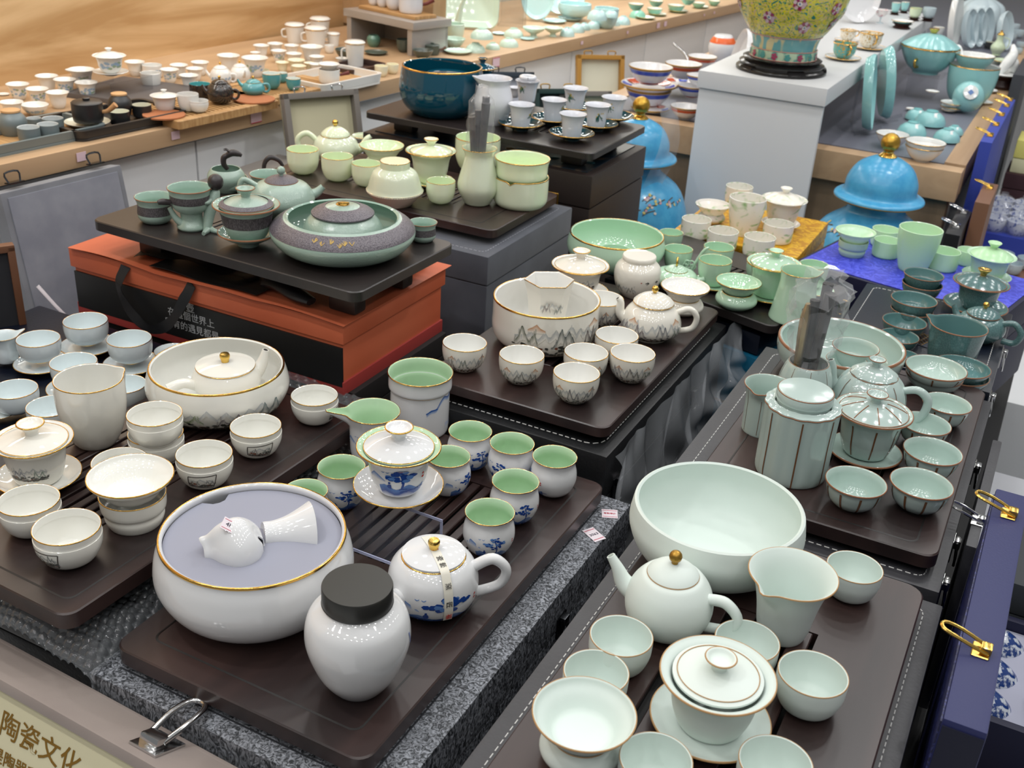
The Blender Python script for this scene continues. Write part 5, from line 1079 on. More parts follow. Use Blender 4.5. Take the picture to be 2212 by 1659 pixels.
cup((-0.2863, 2.3884, 0.8400, 0.0294), 'J', 'smallcyl', 'jade glass cup behind the strainer and pitcher', group='jade glass cups'); cup((-0.2700, 2.3176, 0.8400, 0.0286), 'J', 'smallcyl', 'jade glass cup between the strainer and pitcher', group='jade glass cups')
cup((-0.1537, 2.3105, 0.8400, 0.0315), 'J', 'smallcyl', 'jade glass cup right of the tall jade pitcher', group='jade glass cups'); cup((-0.1106, 2.3736, 0.8400, 0.0250), 'J', 'smallcyl', 'jade glass cup half behind the jade gaiwan', group='jade glass cups')
gaiwan((-0.0646, 2.2878, 0.8400, 0.0478), 'J', 'jade green glass gaiwan on a clear saucer', 1.05, 'gwdeep', .86, .30, .28, (1.0, .3), .14)

# ------------------------------------------------------------ teal set on the navy case
cup((-0.1619, 2.0549, 0.8600, 0.0366), 'T', 'cupT', 'lower teal bowl of the far stack', 'tea_bowl', 'bowl', 'teal bowls'); cup((-0.1640, 2.0661, 0.8745, 0.0363), 'T', 'cupT', 'upper teal bowl of the far stack', 'tea_bowl', 'bowl', 'teal bowls')
cup((-0.1574, 1.9103, 0.8600, 0.0362), 'T', 'cupT', 'lower teal bowl of the second stack', 'tea_bowl', 'bowl', 'teal bowls'); cup((-0.1579, 1.9136, 0.8755, 0.0394), 'T', 'cupT', 'upper teal bowl of the second stack', 'tea_bowl', 'bowl', 'teal bowls')
cup((-0.1589, 1.8443, 0.8600, 0.0368), 'T', 'cupT', 'single teal bowl in front of the two stacks', 'tea_bowl', 'bowl', 'teal bowls'); cup((-0.1561, 1.7831, 0.8600, 0.0319), 'T', 'cupT', 'teal bowl touching the rim of the big blue-grey bowl', 'tea_bowl', 'bowl', 'teal bowls')
cup((-0.1347, 1.7316, 0.8600, 0.0202), 'T', 'cupT', 'small teal bowl peeping over the big blue-grey bowl', 'tea_bowl', 'bowl', 'teal bowls')
gaiwan((-0.0627, 2.0419, 0.8600, 0.0492), 'T', 'teal gaiwan with gold knob on saucer', 1.05, 'gw', .88, .28, .24, (1.15, .3), .14, goldknob=True)
teapot((-0.0420, 1.9126, 0.8600, 0.0412), 'T', 'tpT', 'teal teapot with gold knob and big ring handle', (.66, .24, .06), ('ball', .13, BRASS), handle=(80, [(.8, .9), (1.25, 1.05), (1.6, .7), (1.45, .25), (.95, .2)], .13), spout=(-110, [(.8, .5), (1.1, .75), (1.3, 1.1)], [.22, .15, .1]))
cup((-0.0703, 1.7784, 0.8600, 0.0451), 'T', 'pitchT', 'dark teal pitcher with pointed lip in front of the teal teapot', 'sharing_pitcher', 'pitcher', sp=(radians(-105), .2, .22, .05, 1.1, 1.5), seg=52)
cup((-0.0452, 1.6958, 0.8600, 0.0419), 'T', 'dishG', 'lower teal dish of a pair in front of the pitcher', 'dish', 'dish', 'teal dishes'); cup((-0.0468, 1.6949, 0.8730, 0.0425), 'T', 'dishG', 'upper teal dish of a pair in front of the pitcher', 'dish', 'dish', 'teal dishes')
gl = tag(ob('gold_label', boxm('gold_label', .055, .034, .0008, pbr('label_navy', (22, 30, 48), .5), 0), None, (-0.1192, 1.8494, 0.8604), (0, 0, radians(70))), 'small gold-lettered label on the navy case beside the teal pitcher', 'label')
for k in range(2): ob('gold_zigzag', cached(('zz',), lambda: tube('zz', [(-.024 + .004 * q, (.004 if q % 2 else -.004), 0) for q in range(13)], .0006, OLDGOLD, 5, 1)), gl, (0, .010 - .011 * k, .0012))
for k in range(3): ob('gold_line', boxm('gline', .052, .0012, .0004, OLDGOLD, 0), gl, (0, .0155 - .011 * k, .0008))

# ------------------------------------------------------------ blue-grey ribbed set
cup((-0.2182, 1.5838, 0.8800, 0.0948), 'G', 'bowlG', 'large blue-grey bowl with iron-brown rim', 'tea_washing_bowl', 'bowl', seg=72, floor=.08, paint=p_lines(10, .05, .5, 'gb', .02))
cup((-0.1975, 1.5929, 0.8950, 0.0352), 'G', 'cupG', 'blue-grey cup lying inside the big blue-grey bowl', group='blue-grey cups')
cup((-0.2015, 1.5523, 0.8930, 0.0302), 'G', 'cupG', 'second blue-grey cup inside the big blue-grey bowl', group='blue-grey cups')
rv = cup((-0.2321, 1.4117, 0.8800, 0.0277), 'G', 'vaseG', 'blue-grey tool vase with brown ribs before the big bowl', 'tool_vase', 'vase', paint=p_lines(8, .1, 3.0, 'gv', .03, .2))
v_ = rv.location; tools((v_.x, v_.y, v_.z + .01), 'wrapped brass and dark tea tools standing in the blue-grey vase', '', True, 1.1)
cup((-0.2663, 1.3432, 0.8800, 0.0339), 'G', 'pitchG', 'blue-grey ribbed pitcher with brown rim behind the caddy', 'sharing_pitcher', 'pitcher', sp=(radians(-22), .26, .2, .0, 1.6, 2.05), seg=64, paint=p_lines(8, .1, 1.9, 'gp', .02, -.2))
r = put((-0.2025, 1.2519, 0.8800, 0.0469), 'tea_caddy', 'fluted blue-grey caddy with brown ribs and flat lid', 'jar'); vessel(r, 'G', 'canG', seg=96, rim=False, fl=(14, .035, .0, .2))
ob('rim_line', lathe('rl', [(1.0 + .018 * cos(q * pi / 3), 2.12 + .018 * sin(q * pi / 3)) for q in range(6)], BROWNRIM, 96, None, (14, .035, 0, .2), 80, closed=True), r)
paint_on(r, 'canG', 'can', lambda p: [p.strip([(a - .02, .04 + 2.0 * t / 8) for t in range(9)], [(a + .02, .04 + 2.0 * t / 8) for t in range(9)], (.16, .075, .035), (.16, .075, .035), 1, .012) for a in [(k + .5) * pi / 3.5 - .35 for k in range(7)]], 'G')
ob('neck', lathe('nk', [(.72, 2.15), (.72, 2.28)], [S['G'].m], 56), r)
ob('lid', lathe('cap', [(.70, 0), (.75, .03), (.76, .08), (.75, .27), (.71, .32), (.4, .34), (0, .345)], [S['G'].m], 64), r, (0, 0, 2.24)); ob('lid_line', ring('gl', .735, 2.53, .014, BROWNRIM, 64), r)
teapot((-0.1475, 1.4465, 0.8800, 0.0512), 'G', 'tpG', 'blue-grey ribbed teapot with scalloped lid', (.62, .22, .06), ('cup', .22, S['G'].m), fl=(10, .05, .1, .5),
       spout=(-95, [(.8, .7), (1.05, 1.0), (1.12, 1.4), (1.2, 1.6)], [.24, .16, .12, .1]), handle=(92, [(.80, 1.15), (1.2, 1.25), (1.5, 1.0), (1.45, .55), (1.25, .28)], [.10, .11, .12, .11, .09]), paint=p_lines(7, .1, 1.4, 'gt', .025))
gaiwan((-0.1273, 1.3460, 0.8800, 0.0502), 'G', 'blue-grey ribbed gaiwan with fluted knob on a wide saucer', 1.28, 'gwdeep', .88, .26, .27, (.97, .22), .12, paint=p_lines(8, .12, 1.05, 'gg', .04, .25), seg=64)
gl_ = [o for o in bpy.data.objects if o.name.startswith('gaiwan') and o.get('label', '').startswith('blue-grey')][0]
lid_ = [o for o in gl_.children if o.name.startswith('lid')][0]
for k in range(8):
    a = k * pi / 4 + .25; ob('lid_rib', cached(('lrib',), lambda: tube('lr', [(.30, 0, .255), (.5, 0, .20), (.7, 0, .12), (.84, 0, .045)], .014, BROWNRIM, 6, 3)), lid_, (0, 0, 0), (0, 0, a))
gcl = p_lines(9, .12, .8, 'gc', .07, .3)
cup((-0.0485, 1.5088, 0.8800, 0.0340), 'G', 'cupG', 'blue-grey cup beside the ribbed teapot handle', group='blue-grey cups', paint=gcl); cup((-0.0660, 1.4270, 0.8800, 0.0343), 'G', 'cupG', 'blue-grey cup touching the ribbed gaiwan rim', group='blue-grey cups', paint=gcl)
cup((-0.0450, 1.3471, 0.8800, 0.0373), 'G', 'cupG', 'blue-grey cup right of the ribbed gaiwan saucer', group='blue-grey cups', paint=gcl); cup((-0.1160, 1.2140, 0.8800, 0.0371), 'G', 'cupG', 'blue-grey cup in front beside the fluted caddy', group='blue-grey cups', paint=gcl)
cup((-0.0447, 1.2539, 0.8800, 0.0378), 'G', 'cupG', 'blue-grey cup nearest the front corner of its tray', group='blue-grey cups', paint=gcl)
cup((-0.0798, 1.6216, 0.8800, 0.0419), 'G', 'dishG', 'lower blue-grey dish under the ribbed dish', 'dish', 'dish', 'blue-grey dishes'); cup((-0.0794, 1.6097, 0.8955, 0.0448), 'G', 'dishG', 'upper blue-grey dish with brown ribs at the back of the tray', 'dish', 'dish', 'blue-grey dishes', paint=p_lines(7, .08, .44, 'gd', .05))

# ------------------------------------------------------------ wares on the oak wall counter
blueband = lambda z0, z1, key: (lambda r, kind, sty, z=0: paint_on(r, kind, ('bb', key), lambda p: [p.blob(p.rng.uniform(-1, 1), p.rng.uniform(z0, z1), .13, .09, (.35, .48, .62) if p.rng.random() < .7 else (.35, .45, .3), 7, .003 + .001 * i) for i in range(16)], 'K', z=z))
for P, st, kd, lb, pt in (
 ((-2.1327, 1.7156, 0.9900, 0.0253), 'K', 'flare', 'flared white cup with blue sprig nearest the frame edge on the wall counter', 1), ((-2.1517, 1.8146, 0.9900, 0.0259), 'K', 'flare', 'plain flared white cup at the wall behind the sprig cups', 0), ((-2.0700, 1.7150, 0.9900, 0.0244), 'K', 'flare', 'flared white cup with green-blue sprig beside the first sprig cup', 2), ((-2.0968, 1.8179, 0.9900, 0.0253), 'K', 'flare', 'flared blue-sprig cup left of the wide painted shelf pitcher', 3),
 ((-2.0096, 1.7178, 0.9900, 0.0248), 'K', 'flare', 'plain flared white cup right behind the black side-handled pot', 0), ((-2.0360, 1.8260, 0.9900, 0.0258), 'K', 'flare', 'flared blue-sprig cup in front of the wide painted shelf pitcher', 4), ((-2.0096, 1.5943, 0.9900, 0.0245), 'K', 'flare', 'plain flared white cup behind the cork-lidded grey jar', 0), ((-2.2966, 1.7952, 0.9900, 0.0127), 'K', 'flare', 'flared white cup cut by the frame edge on the wall counter', 0),
 ((-2.1335, 2.0754, 0.9900, 0.0250), 'K', 'flare', 'flared white cup just right of the raised shelf gaiwan', 0), ((-2.0150, 2.0730, 0.9900, 0.0234), 'K', 'flare', 'flared blue-painted cup behind the frosted shelf gaiwan', 5), ((-2.0380, 2.1307, 0.9900, 0.0231), 'K', 'flare', 'flared white cup at the wall behind the blue-painted cup', 0), ((-2.0232, 2.1919, 0.9900, 0.0235), 'K', 'flare', 'flared white cup at the wall above the dark turquoise-lined cup', 0),
 ((-1.9848, 2.1296, 0.9900, 0.0222), 'K', 'flare', 'flared white cup second row above the dark turquoise-lined cup', 0), ((-1.9325, 2.0515, 0.9900, 0.0237), 'K', 'flare', 'flared white cup touching the dark turquoise-lined cup', 0), ((-2.0667, 2.4898, 0.9900, 0.0228), 'K', 'flare', 'flared white cup at the wall left of the lidded mugs', 0), ((-2.0551, 2.5375, 0.9900, 0.0231), 'K', 'flare', 'flared white cup at the wall below the landscape mug', 0),
 ((-1.9848, 2.4647, 0.9900, 0.0224), 'K', 'flare', 'flared painted cup in front of the cup below the landscape mug', 6), ((-2.0125, 2.5574, 0.9900, 0.0217), 'K', 'flare', 'flared white cup in front of the landscape mug', 0), ((-1.9284, 2.4595, 0.9900, 0.0226), 'K', 'flare', 'flared white cup behind the cream cup cluster', 0), ((-2.0517, 2.4454, 0.9900, 0.0147), 'K', 'flare', 'small flared white cup behind the widest flared cup', 0), ((-1.8630, 2.4752, 0.9900, 0.0217), 'K', 'flare', 'flared white cup behind the white side-handled pot', 0),
 ((-1.8162, 2.5270, 0.9900, 0.0178), 'K', 'flare', 'small flared white cup left of the tall lidded tumbler mug', 0), ((-1.8216, 2.4142, 0.9900, 0.0173), 'K', 'flare', 'small flared white cup squeezed between cream cups and side-handled pot', 0)):
    cup(P, st, kd, lb, group='flared white shelf cups', seg=28, paint=blueband(.5, 1.1, pt) if pt else None)
cup((-1.9985, 1.6439, 0.9900, 0.0287), 'K', 'soup', 'white bowl with blue band beside the black side-handled pot', 'bowl', 'bowl', seg=32, paint=blueband(.3, .4, 11))
cup((-2.1228, 1.8933, 0.9900, 0.0312), 'K', 'flare', 'wide white painted pitcher left of the raised shelf gaiwan', 'sharing_pitcher', 'pitcher', seg=32, sp=(radians(-80), .3, .2, .02, 1.1, 1.42), paint=blueband(.4, 1.0, 12))
cup((-2.0018, 1.9946, 0.9900, 0.0245), 'K', 'tumbler', 'tall rounded white cup behind the frosted gaiwan', group='white shelf cups', seg=32)
cup((-2.0928, 2.0930, 0.9900, 0.0246), 'K', 'smallcyl', 'white canister with blue band beside the raised shelf gaiwan', 'canister', 'jar', seg=32, paint=blueband(.5, .8, 13))
cup((-2.1948, 1.7239, 0.9900, 0.0136), 'K', 'plate', 'small white saucer at the left frame edge of the counter', 'saucer', 'saucer', seg=28)
x, y, z, R_ = (-2.0213, 1.8895, 1.0350, 0.0384)
st_ = thing('acrylic_stand', 'clear acrylic stand under the raised shelf gaiwan', 'stand', (x, y, Z_K)); ob('shelf', boxm('sh', .13, .13, .003, ACR, 0), st_, (0, 0, .042))
for s in (-1, 1): ob('side', boxm('sd', .003, .13, .042, ACR, 0), st_, (s * .063, 0, 0))
gaiwan((x, y, 1.035, R_), 'K', 'white gaiwan with blue painting raised on acrylic on the wall counter', 1.05, 'gw', .88, .25, .22, (1.05, .25), .14, seg=40, paint=blueband(.3, .7, 14))
tag(ob('slate_board', boxm('slate', .34, .22, .012, pbr('slate_grey', (92, 88, 88), .5), .002), None, (x + .09, y + .04, Z_K - .0005), (0, 0, radians(8))), 'grey slate board under the raised shelf gaiwan', 'board')
# grey set
def ktray(P, w_, d_, h_, mat, label, rot, name='shelf_tray', inner=None):
    t = thing(name, label, 'tray', P, radians(rot)); ob('base', slab('b', rloop(-w_ / 2, w_ / 2, -d_ / 2, d_ / 2, .02), 0, .006, [mat]), t)
    L = rloop(-w_ / 2, w_ / 2, -d_ / 2, d_ / 2, .02); L2 = rloop(-w_ / 2 + .006, w_ / 2 - .006, -d_ / 2 + .006, d_ / 2 - .006, .016); n = len(L)
    v = [(a, b, .006) for a, b in L] + [(a * 1.03, b * 1.03, h_) for a, b in L] + [(a, b, h_) for a, b in L2] + [(a, b, .0062) for a, b in L2]
    ob('rim', mk('rim', v, [(k * n + j, k * n + (j + 1) % n, (k + 1) * n + (j + 1) % n, (k + 1) * n + j) for k in range(3) for j in range(n)], mat, None, 40), t)
    if inner: ob('liner', boxm('liner', w_ - .03, d_ - .03, .004, inner, .001), t, (0, 0, .006))
    return t
BAMB = pbr('bamboo_board', (196, 156, 106), .5, var=((176, 134, 86), 30, (.3, 4, 1), 3, .4, .6)); CORK = pbr('cork', (206, 164, 116), .7); BEECH = pbr('beech_handle', (196, 148, 100), .5)
KD = 84.2
ktray((-1.8504, 1.4944, 0.9900), .15, .27, .022, S['Kg'].m, 'grey oval tray with the grey stoneware set', -6, inner=BAMB)
for P, lb in (((-1.8111, 1.4669, 1.0000, 0.0213), 'grey stoneware cup nearest the counter edge'), ((-1.8055, 1.5091, 1.0000, 0.0207), 'grey stoneware cup beside the black tray'), ((-1.8333, 1.5465, 1.0000, 0.0210), 'grey stoneware cup behind, next to the black tray'), ((-1.8848, 1.5426, 1.0000, 0.0151), 'grey stoneware cup half hidden behind two grey cups')):
    cup(P, 'Kg', 'smallcyl', lb, group='grey stoneware cups', seg=30)
def corkpot(P, sty, label, r_=.62, tall=1.6):
    o = put(P, 'tea_jar', label, 'jar'); k = 'cork%.1f' % tall; PROF[k] = [(.7, 0), (.8, .05), (1.0, tall * .45), (.92, tall * .75), (.66, tall * .95), (.62, tall)]
    ob('body', lathe('body', shell(PROF[k], .06, .1), [S[sty].m], 36), o); ob('cork_lid', lathe('ck', [(.58, 0), (.66, .02), (.66, .14), (.62, .17), (0, .17)], [CORK], 30), o, (0, 0, tall))
corkpot((-1.8716, 1.4799, 1.0000, 0.0282), 'Kg', 'round grey stoneware jar with cork lid on the grey tray'); corkpot((-1.8178, 1.7146, 1.0050, 0.0253), 'Kb', 'black stoneware jar with cork lid on the black tray', tall=1.7)
def sidepot(P, sty, label, kind='smallcyl', hang=70, hmat=None, lid=True, up=.35):
    o = put(P, 'side_handle_pot', label, 'pot'); vessel(o, sty, kind, seg=36); a = radians(hang); zt = PROF[kind][-1][1]
    if lid: ob('lid', lathe('lid', [(.9, 0), (1.0, .02), (.9, .1), (.3, .16), (.22, .18), (.26, .3), (.2, .34), (0, .34)], [S[sty].m], 36), o, (0, 0, zt))
    ob('handle', tube('h', [(.95 * cos(a), .95 * sin(a), zt * .55), (1.35 * cos(a), 1.35 * sin(a), zt * .62), (1.9 * cos(a), 1.9 * sin(a), zt * (.62 + up))], [.12, .15, .2], hmat or BEECH, 12, 4), o); return o
sidepot((-1.8997, 1.4672, 1.0000, 0.0200), 'Kg', 'grey stoneware pot with beech handle at the frame edge'); sidepot((-1.8040, 1.6124, 1.0120, 0.0313), 'Kb', 'black stoneware side-handled pot with beech handle')
ktray((-1.8170, 1.6871, 0.9900), .16, .28, .022, S['Kb'].m, 'black rectangular tray with the black stoneware set', -6)
cup((-1.8120, 1.6157, 1.0000, 0.0472), 'Kb', 'plate', 'black stoneware plate under the black side-handled pot', 'plate', 'plate', seg=36)
cup((-1.7795, 1.6738, 1.0000, 0.0211), 'Kb', 'smallcyl', 'black cup with cream inside in front of the cork-lidded jar', group='black cups', seg=30); cup((-1.7895, 1.7486, 1.0000, 0.0204), 'Kb', 'smallcyl', 'black cup with cream inside right of the cork-lidded jar', group='black cups', seg=30)
# bamboo boards
for P, w_, d_, lb in (((-1.7520, 1.8995, 0.9900), .18, .30, 'bamboo tea board under the frosted glass set'), ((-1.7480, 2.1638, 0.9900), .18, .28, 'bamboo tea board under the turquoise set')):
    t_ = thing('bamboo_board', lb, 'board', P, radians(-6)); ob('frame', slab('f', rloop(-w_ / 2, w_ / 2, -d_ / 2, d_ / 2, .006), 0, .018, [BAMB], [(-w_ * .38, w_ * .38, -d_ * .4, d_ * .4)]), t_)
    me = boxm('slat', w_ * .75, d_ * .024, .004, BAMB, 0)
    for i in range(20): ob('slat', me, t_, (0, -d_ * .385 + d_ * .0405 * i, .012))
    ob('drip_tray', boxm('dt', w_ * .74, d_ * .78, .002, pbr('bamboo_shadow', (120, 90, 58), .7), 0), t_, (0, 0, .003))  # darkened bamboo tone, shade below the slats put into the colour
gaiwan((-1.7683, 1.7965, 1.0080, 0.0306), 'Kf', 'frosted white glass gaiwan on the bamboo board', 1.08, 'gwdeep', .9, .22, .22, saucer=False, seg=40)
cup((-1.7319, 1.8303, 1.0080, 0.0233), 'Kf', 'tumbler', 'frosted white glass pitcher behind the small frosted cup', 'sharing_pitcher', 'pitcher', seg=32); cup((-1.7053, 1.8349, 1.0080, 0.0207), 'Kf', 'cupL', 'small frosted white glass cup on the bamboo board', seg=32)
cup((-1.7976, 1.9422, 1.0080, 0.0247), 'Kd', 'smallcyl', 'dark cup with turquoise lining behind the black teapot', seg=32)
def kpot(P, sty, label, knobm=GOLD, hang=80, kind='tpF', **k):
    return teapot(P, sty, kind, label, (.62, .26, .05), ('ball', .12, knobm), seg=36, handle=(hang, [(.85, 1.0), (1.25, 1.0), (1.4, .65), (1.2, .35), (.9, .35)], .10), spout=(hang - 180, [(.75, .7), (1.1, .9), (1.35, 1.3)], [.24, .15, .09]), **k)
kpot((-1.7279, 1.9309, 1.0080, 0.0297), 'Kd', 'dark glossy teapot with gold knob on the bamboo board'); kpot((-1.9076, 2.1378, 0.9900, 0.0272), 'K', 'small white painted teapot with gold knob behind the dark teapot', paint=blueband(.4, .8, 15)); kpot((-1.8938, 2.1946, 0.9900, 0.0261), 'K', 'plain white pot with gold knob behind the turquoise teapot', hang=200)
kpot((-1.7228, 2.0404, 1.0080, 0.0270), 'Kt', 'turquoise gourd-shaped teapot on an orange mat', kind='tpT'); tag(ob('woven_mat', lathe('mat', [(.048, 0), (.048, .003), (0, .003)], [pbr('woven_mat', (176, 110, 70), .7, bump=(200, .5))], 36), None, (-1.6907, 2.0024, 1.0085)), 'round orange woven mat under the turquoise teapot', 'mat')
tag(ob('woven_mat', lathe('mat', [(.045, 0), (.045, .003), (0, .003)], [pbr('woven_mat', (176, 110, 70), .7)], 36), None, (-1.7366, 1.7590, 1.0085)), 'round orange woven mat under the frosted gaiwan', 'mat')
cup((-1.7397, 2.1292, 1.0080, 0.0228), 'Kt', 'tumbler', 'turquoise mug with gold rim beside the turquoise teapot', seg=32); cup((-1.6889, 2.1484, 1.0080, 0.0178), 'Kt', 'tumbler', 'small turquoise cup nearest the counter edge', group='turquoise cups', seg=30); cup((-1.7655, 2.2002, 1.0080, 0.0146), 'Kt', 'tumbler', 'small turquoise cup behind the turquoise mug', group='turquoise cups', seg=30)
cup((-1.9989, 2.2740, 0.9900, 0.0301), 'K', 'flare', 'wide flared white cup at the back near the wood wall', seg=32); cup((-1.9081, 2.2707, 0.9900, 0.0347), 'K', 'flare', 'widest flared white cup behind the turquoise teapot', seg=32, paint=blueband(.5, .9, 16)); cup((-1.9098, 2.5146, 0.9900, 0.0326), 'K', 'flare', 'wide flared white cup below the gold-rimmed mugs', seg=32)
for P, lb in (((-1.8941, 2.3647, 0.9900, 0.0185), 0), ((-1.8285, 2.3500, 0.9900, 0.0198), 0), ((-1.8534, 2.4280, 0.9900, 0.0151), 0), ((-1.8641, 2.3865, 0.9900, 0.0235), 0)): cup(P, 'Ky', 'flare', 'cream cup in the cluster beside the turquoise cups', group='cream shelf cups', seg=28)
cup((-1.9012, 2.2856, 0.9900, 0.0215), 'Ky', 'soup', 'cream bowl right behind the turquoise teapot', 'bowl', 'bowl', seg=28)
wt = ktray((-1.7083, 2.3288, 0.9900), .155, .23, .026, S['K'].m, 'white melamine tray with bamboo liner under the white strainer pot', -6, inner=BAMB)
o = sidepot((-1.6830, 2.2857, 1.0050, 0.0267), 'K', 'white side-handled pot with red-brown handle on the white tray', hang=100, hmat=pbr('rosewood_handle', (110, 44, 36), .4), lid=False, up=.1); strn = vessel(o, 'K', 'strain', pname='funnel', z=1.15, seg=32)
def mug(P, label, gold=False, tall=1.7, sty='K'):
    o = put(P, 'lidded_mug', label, 'mug'); k = 'mug%.1f' % tall; PROF[k] = [(.72, 0), (.78, .05), (.86, tall * .5), (.98, tall), (1.0, tall + .02)]
    vessel(o, sty, k, seg=32); ob('lid', lathe('lid', [(.98, 0), (1.03, .04), (1.0, .12), (.8, .24), (0, .3)], [S[sty].m], 32), o, (0, 0, tall + .02))
    ob('gold_band', ring('gb', 1.0, tall, .035, GOLD, 32), o); ob('handle', tube('h', [(0, -.85, tall * .8), (0, -1.3, tall * .7), (0, -1.25, tall * .35), (0, -.82, tall * .3)], .09, S[sty].m, 8, 4), o)
mug((-2.1404, 2.7374, 0.9900, 0.0292), 'white lidded mug with painted landscape at the back of the counter'); mug((-2.0518, 2.7238, 0.9900, 0.0323), 'white lidded mug with yellow gold band in front of the back mugs', tall=1.6); mug((-2.1396, 2.8637, 0.9900, 0.0314), 'white lidded mug nearest the silver box'); mug((-2.0267, 2.7768, 0.9900, 0.0198), 'small gold-banded mug between the mugs and silver box')
mug((-1.7875, 2.5482, 0.9900, 0.0277), 'tall white lidded tumbler mug in front of the silver box', tall=2.4)
cup((-1.9648, 2.6720, 0.9900, 0.0146), 'K', 'tumbler', 'tiny white cup between small mug and tall lidded mug', seg=26)
cup((-1.6703, 2.5023, 0.9900, 0.0181), 'Ky', 'tumbler', 'small cream cup near the petrol bowl, left of a pair', group='cream pair', seg=28); cup((-1.6672, 2.5532, 0.9900, 0.0168), 'Ky', 'tumbler', 'small cream cup near the petrol bowl, right of a pair', group='cream pair', seg=28)
# silver box with the small set on top
x, y, z = (-1.8941, 2.8281, 0.9900); sb = thing('silver_box', 'silver display box carrying a small white tea set', 'box', (x + .01, y + .08, Z_K), radians(-14)); SILB = pbr('silver_laminate', (176, 172, 168), .3, .3)
ob('top', boxm('top', .31, .16, .022, SILB, .003), sb, (0, 0, .075)); ob('back', boxm('back', .29, .01, .075, SILB, .001), sb, (0, .07, 0))
for s in (-1, 1): ob('side', boxm('side', .02, .15, .075, SILB, .002), sb, (s * .135, 0, 0))
zb = Z_K + .097; bb = ob('bamboo_board', boxm('bb', .25, .09, .010, BAMB, .002), None, (x + .01, y + .08, zb), (0, 0, radians(-14))); tag(bb, 'small bamboo board on top of the silver box', 'board')
def onbox(u, dz=0): return (x + .01 + u * cos(radians(-14)), y + .08 + u * sin(radians(-14)), zb + .010 + dz)
for u, lb in ((-.105, 'small white cup at the left of the silver box top'), (-.065, 'small white cup second on the silver box top')):
    p = onbox(u); cup((*p, .018), 'E', 'tumbler', lb, seg=28)
p = onbox(-.012); cup((*p, .027), 'E', 'tumbler', 'white pitcher in the middle of the silver box top', 'sharing_pitcher', 'pitcher', seg=28); p = onbox(.06); sidepot((*p, .036), 'E', 'white pot with red-brown handle on the silver box', hang=95, hmat=pbr('rosewood_handle', (110, 44, 36), .4), up=.25)
# dark green pots in front of the silver box
cup((-1.9313, 2.8519, 0.9900, 0.0210), 'Kj', 'jarB', 'round forest green glazed jar in front of the silver box', 'jar', 'jar', seg=36); cup((-1.8570, 2.7542, 0.9900, 0.0346), 'Ko', 'plate', 'dark dish under the round forest green jar', 'dish', 'dish', seg=30)
cup((-1.8694, 2.6299, 0.9900, 0.0368), 'Ko', 'soup', 'dark green bowl behind the tall lidded mug', 'bowl', 'bowl', seg=30); cup((-1.8170, 2.8457, 0.9900, 0.0237), 'Ko', 'tumbler', 'dark olive tall cup before the oak partition', seg=30)
sidepot((-1.7339, 2.8697, 0.9900, 0.0219), 'Ko', 'dark olive side-handled pot at the partition end', hang=85, hmat=pbr('brown_handle', (110, 86, 74), .5), up=.25); cup((-1.7234, 2.7999, 0.9900, 0.0309), 'Ko', 'soup', 'dark scalloped bowl in front of the olive pot', 'bowl', 'bowl', seg=30)
ktray((-1.7560, 2.5074, 0.9900), .10, .15, .02, pbr('dark_wood_tray', (70, 50, 44), .4), 'small dark wood tray beside the white tray', -6)
# price tags on the counter edge
TAGM = pbr('tag_pink', (226, 196, 204), .6)
for s_, w_, lb in ((.62, .022, 0), (.86, .022, 0), (1.10, .034, 1), (1.19, .008, 0), (1.31, .018, 0), (1.66, .008, 0), (1.74, .018, 0), (2.10, .036, 1), (2.62, .014, 0), (2.95, .012, 0), (3.2, .024, 0), (3.26, .022, 0), (3.62, .01, 0), (3.72, .012, 0), (4.2, .02, 0), (4.32, .01, 0), (4.6, .02, 0), (4.95, .02, 0), (5.2, .014, 0)):
    px_, py_, pz_ = kpt(s_, -.0225, .972)
    t_ = tag(ob('price_tag', boxm('tag', .001, w_, min(w_ * .8, .03), TAGM, 0), None, (px_, py_, pz_ - min(w_ * .8, .03) / 2), (0, 0, KA)), 'large red-edged price tag on the counter edge' if lb else 'small pink price tag on the counter edge', 'price tag', 'counter price tags')
    if lb:
        for dz in (0, .93): ob('red_edge', boxm('re', .0004, w_, .002, pbr('sticker_red', (190, 60, 80), .6), 0), t_, (.0008, 0, dz * min(w_ * .8, .03)))

# ------------------------------------------------------------ celadon tableware shelf, back centre
def dome(P, sty, label, group, k=.75, seg=30):
    x, y, z, R_ = P; o = thing('upturned_bowl', label, 'bowl', (x, y, z), 0, R_, group)
    ob('bowl', cached(('dome', sty, k), lambda: lathe('bowl', [(.94, .0), (1.0, 0), (.98, k * .3), (.82, k * .68), (.55, k * .93), (.40, k), (.38, k + .1), (.34, k + .1), (.33, k + .02), (0, k + .02)], [S[sty].m], seg)), o); return o
CRN = iter(('larger of two stacked on the front row', 'smaller of two stacked on the front row')); CDN = iter(('left of three at the shelf front', 'middle of three at the shelf front', 'right of three at the shelf front')); CD = 'upturned celadon bowl on the shelf behind the petrol set'; CB = 'upturned pale blue bowl, '; CBN = iter(('nearest in the front row of the shelf', 'second in the front row of the shelf', 'third in the front row of the shelf', 'fourth in the front row of the shelf', 'fifth in the front row of the shelf', 'sixth in the front row of the shelf', 'last in the front row by the metal post'))
for P in ((-1.6623, 3.0073, 0.9900, 0.0309), (-1.6447, 3.0872, 0.9900, 0.0230), (-1.6297, 3.1667, 0.9900, 0.0309)): dome(P, 'P', 'upturned celadon bowl, ' + next(CDN), 'upturned celadon bowls')
dome((-1.6486, 3.0199, 1.0300, 0.0353), 'P', 'upturned celadon bowl balanced on two others', None); dome((-1.7003, 3.3343, 0.9900, 0.0334), 'P', 'upturned celadon bowl behind the front row of the shelf', None)
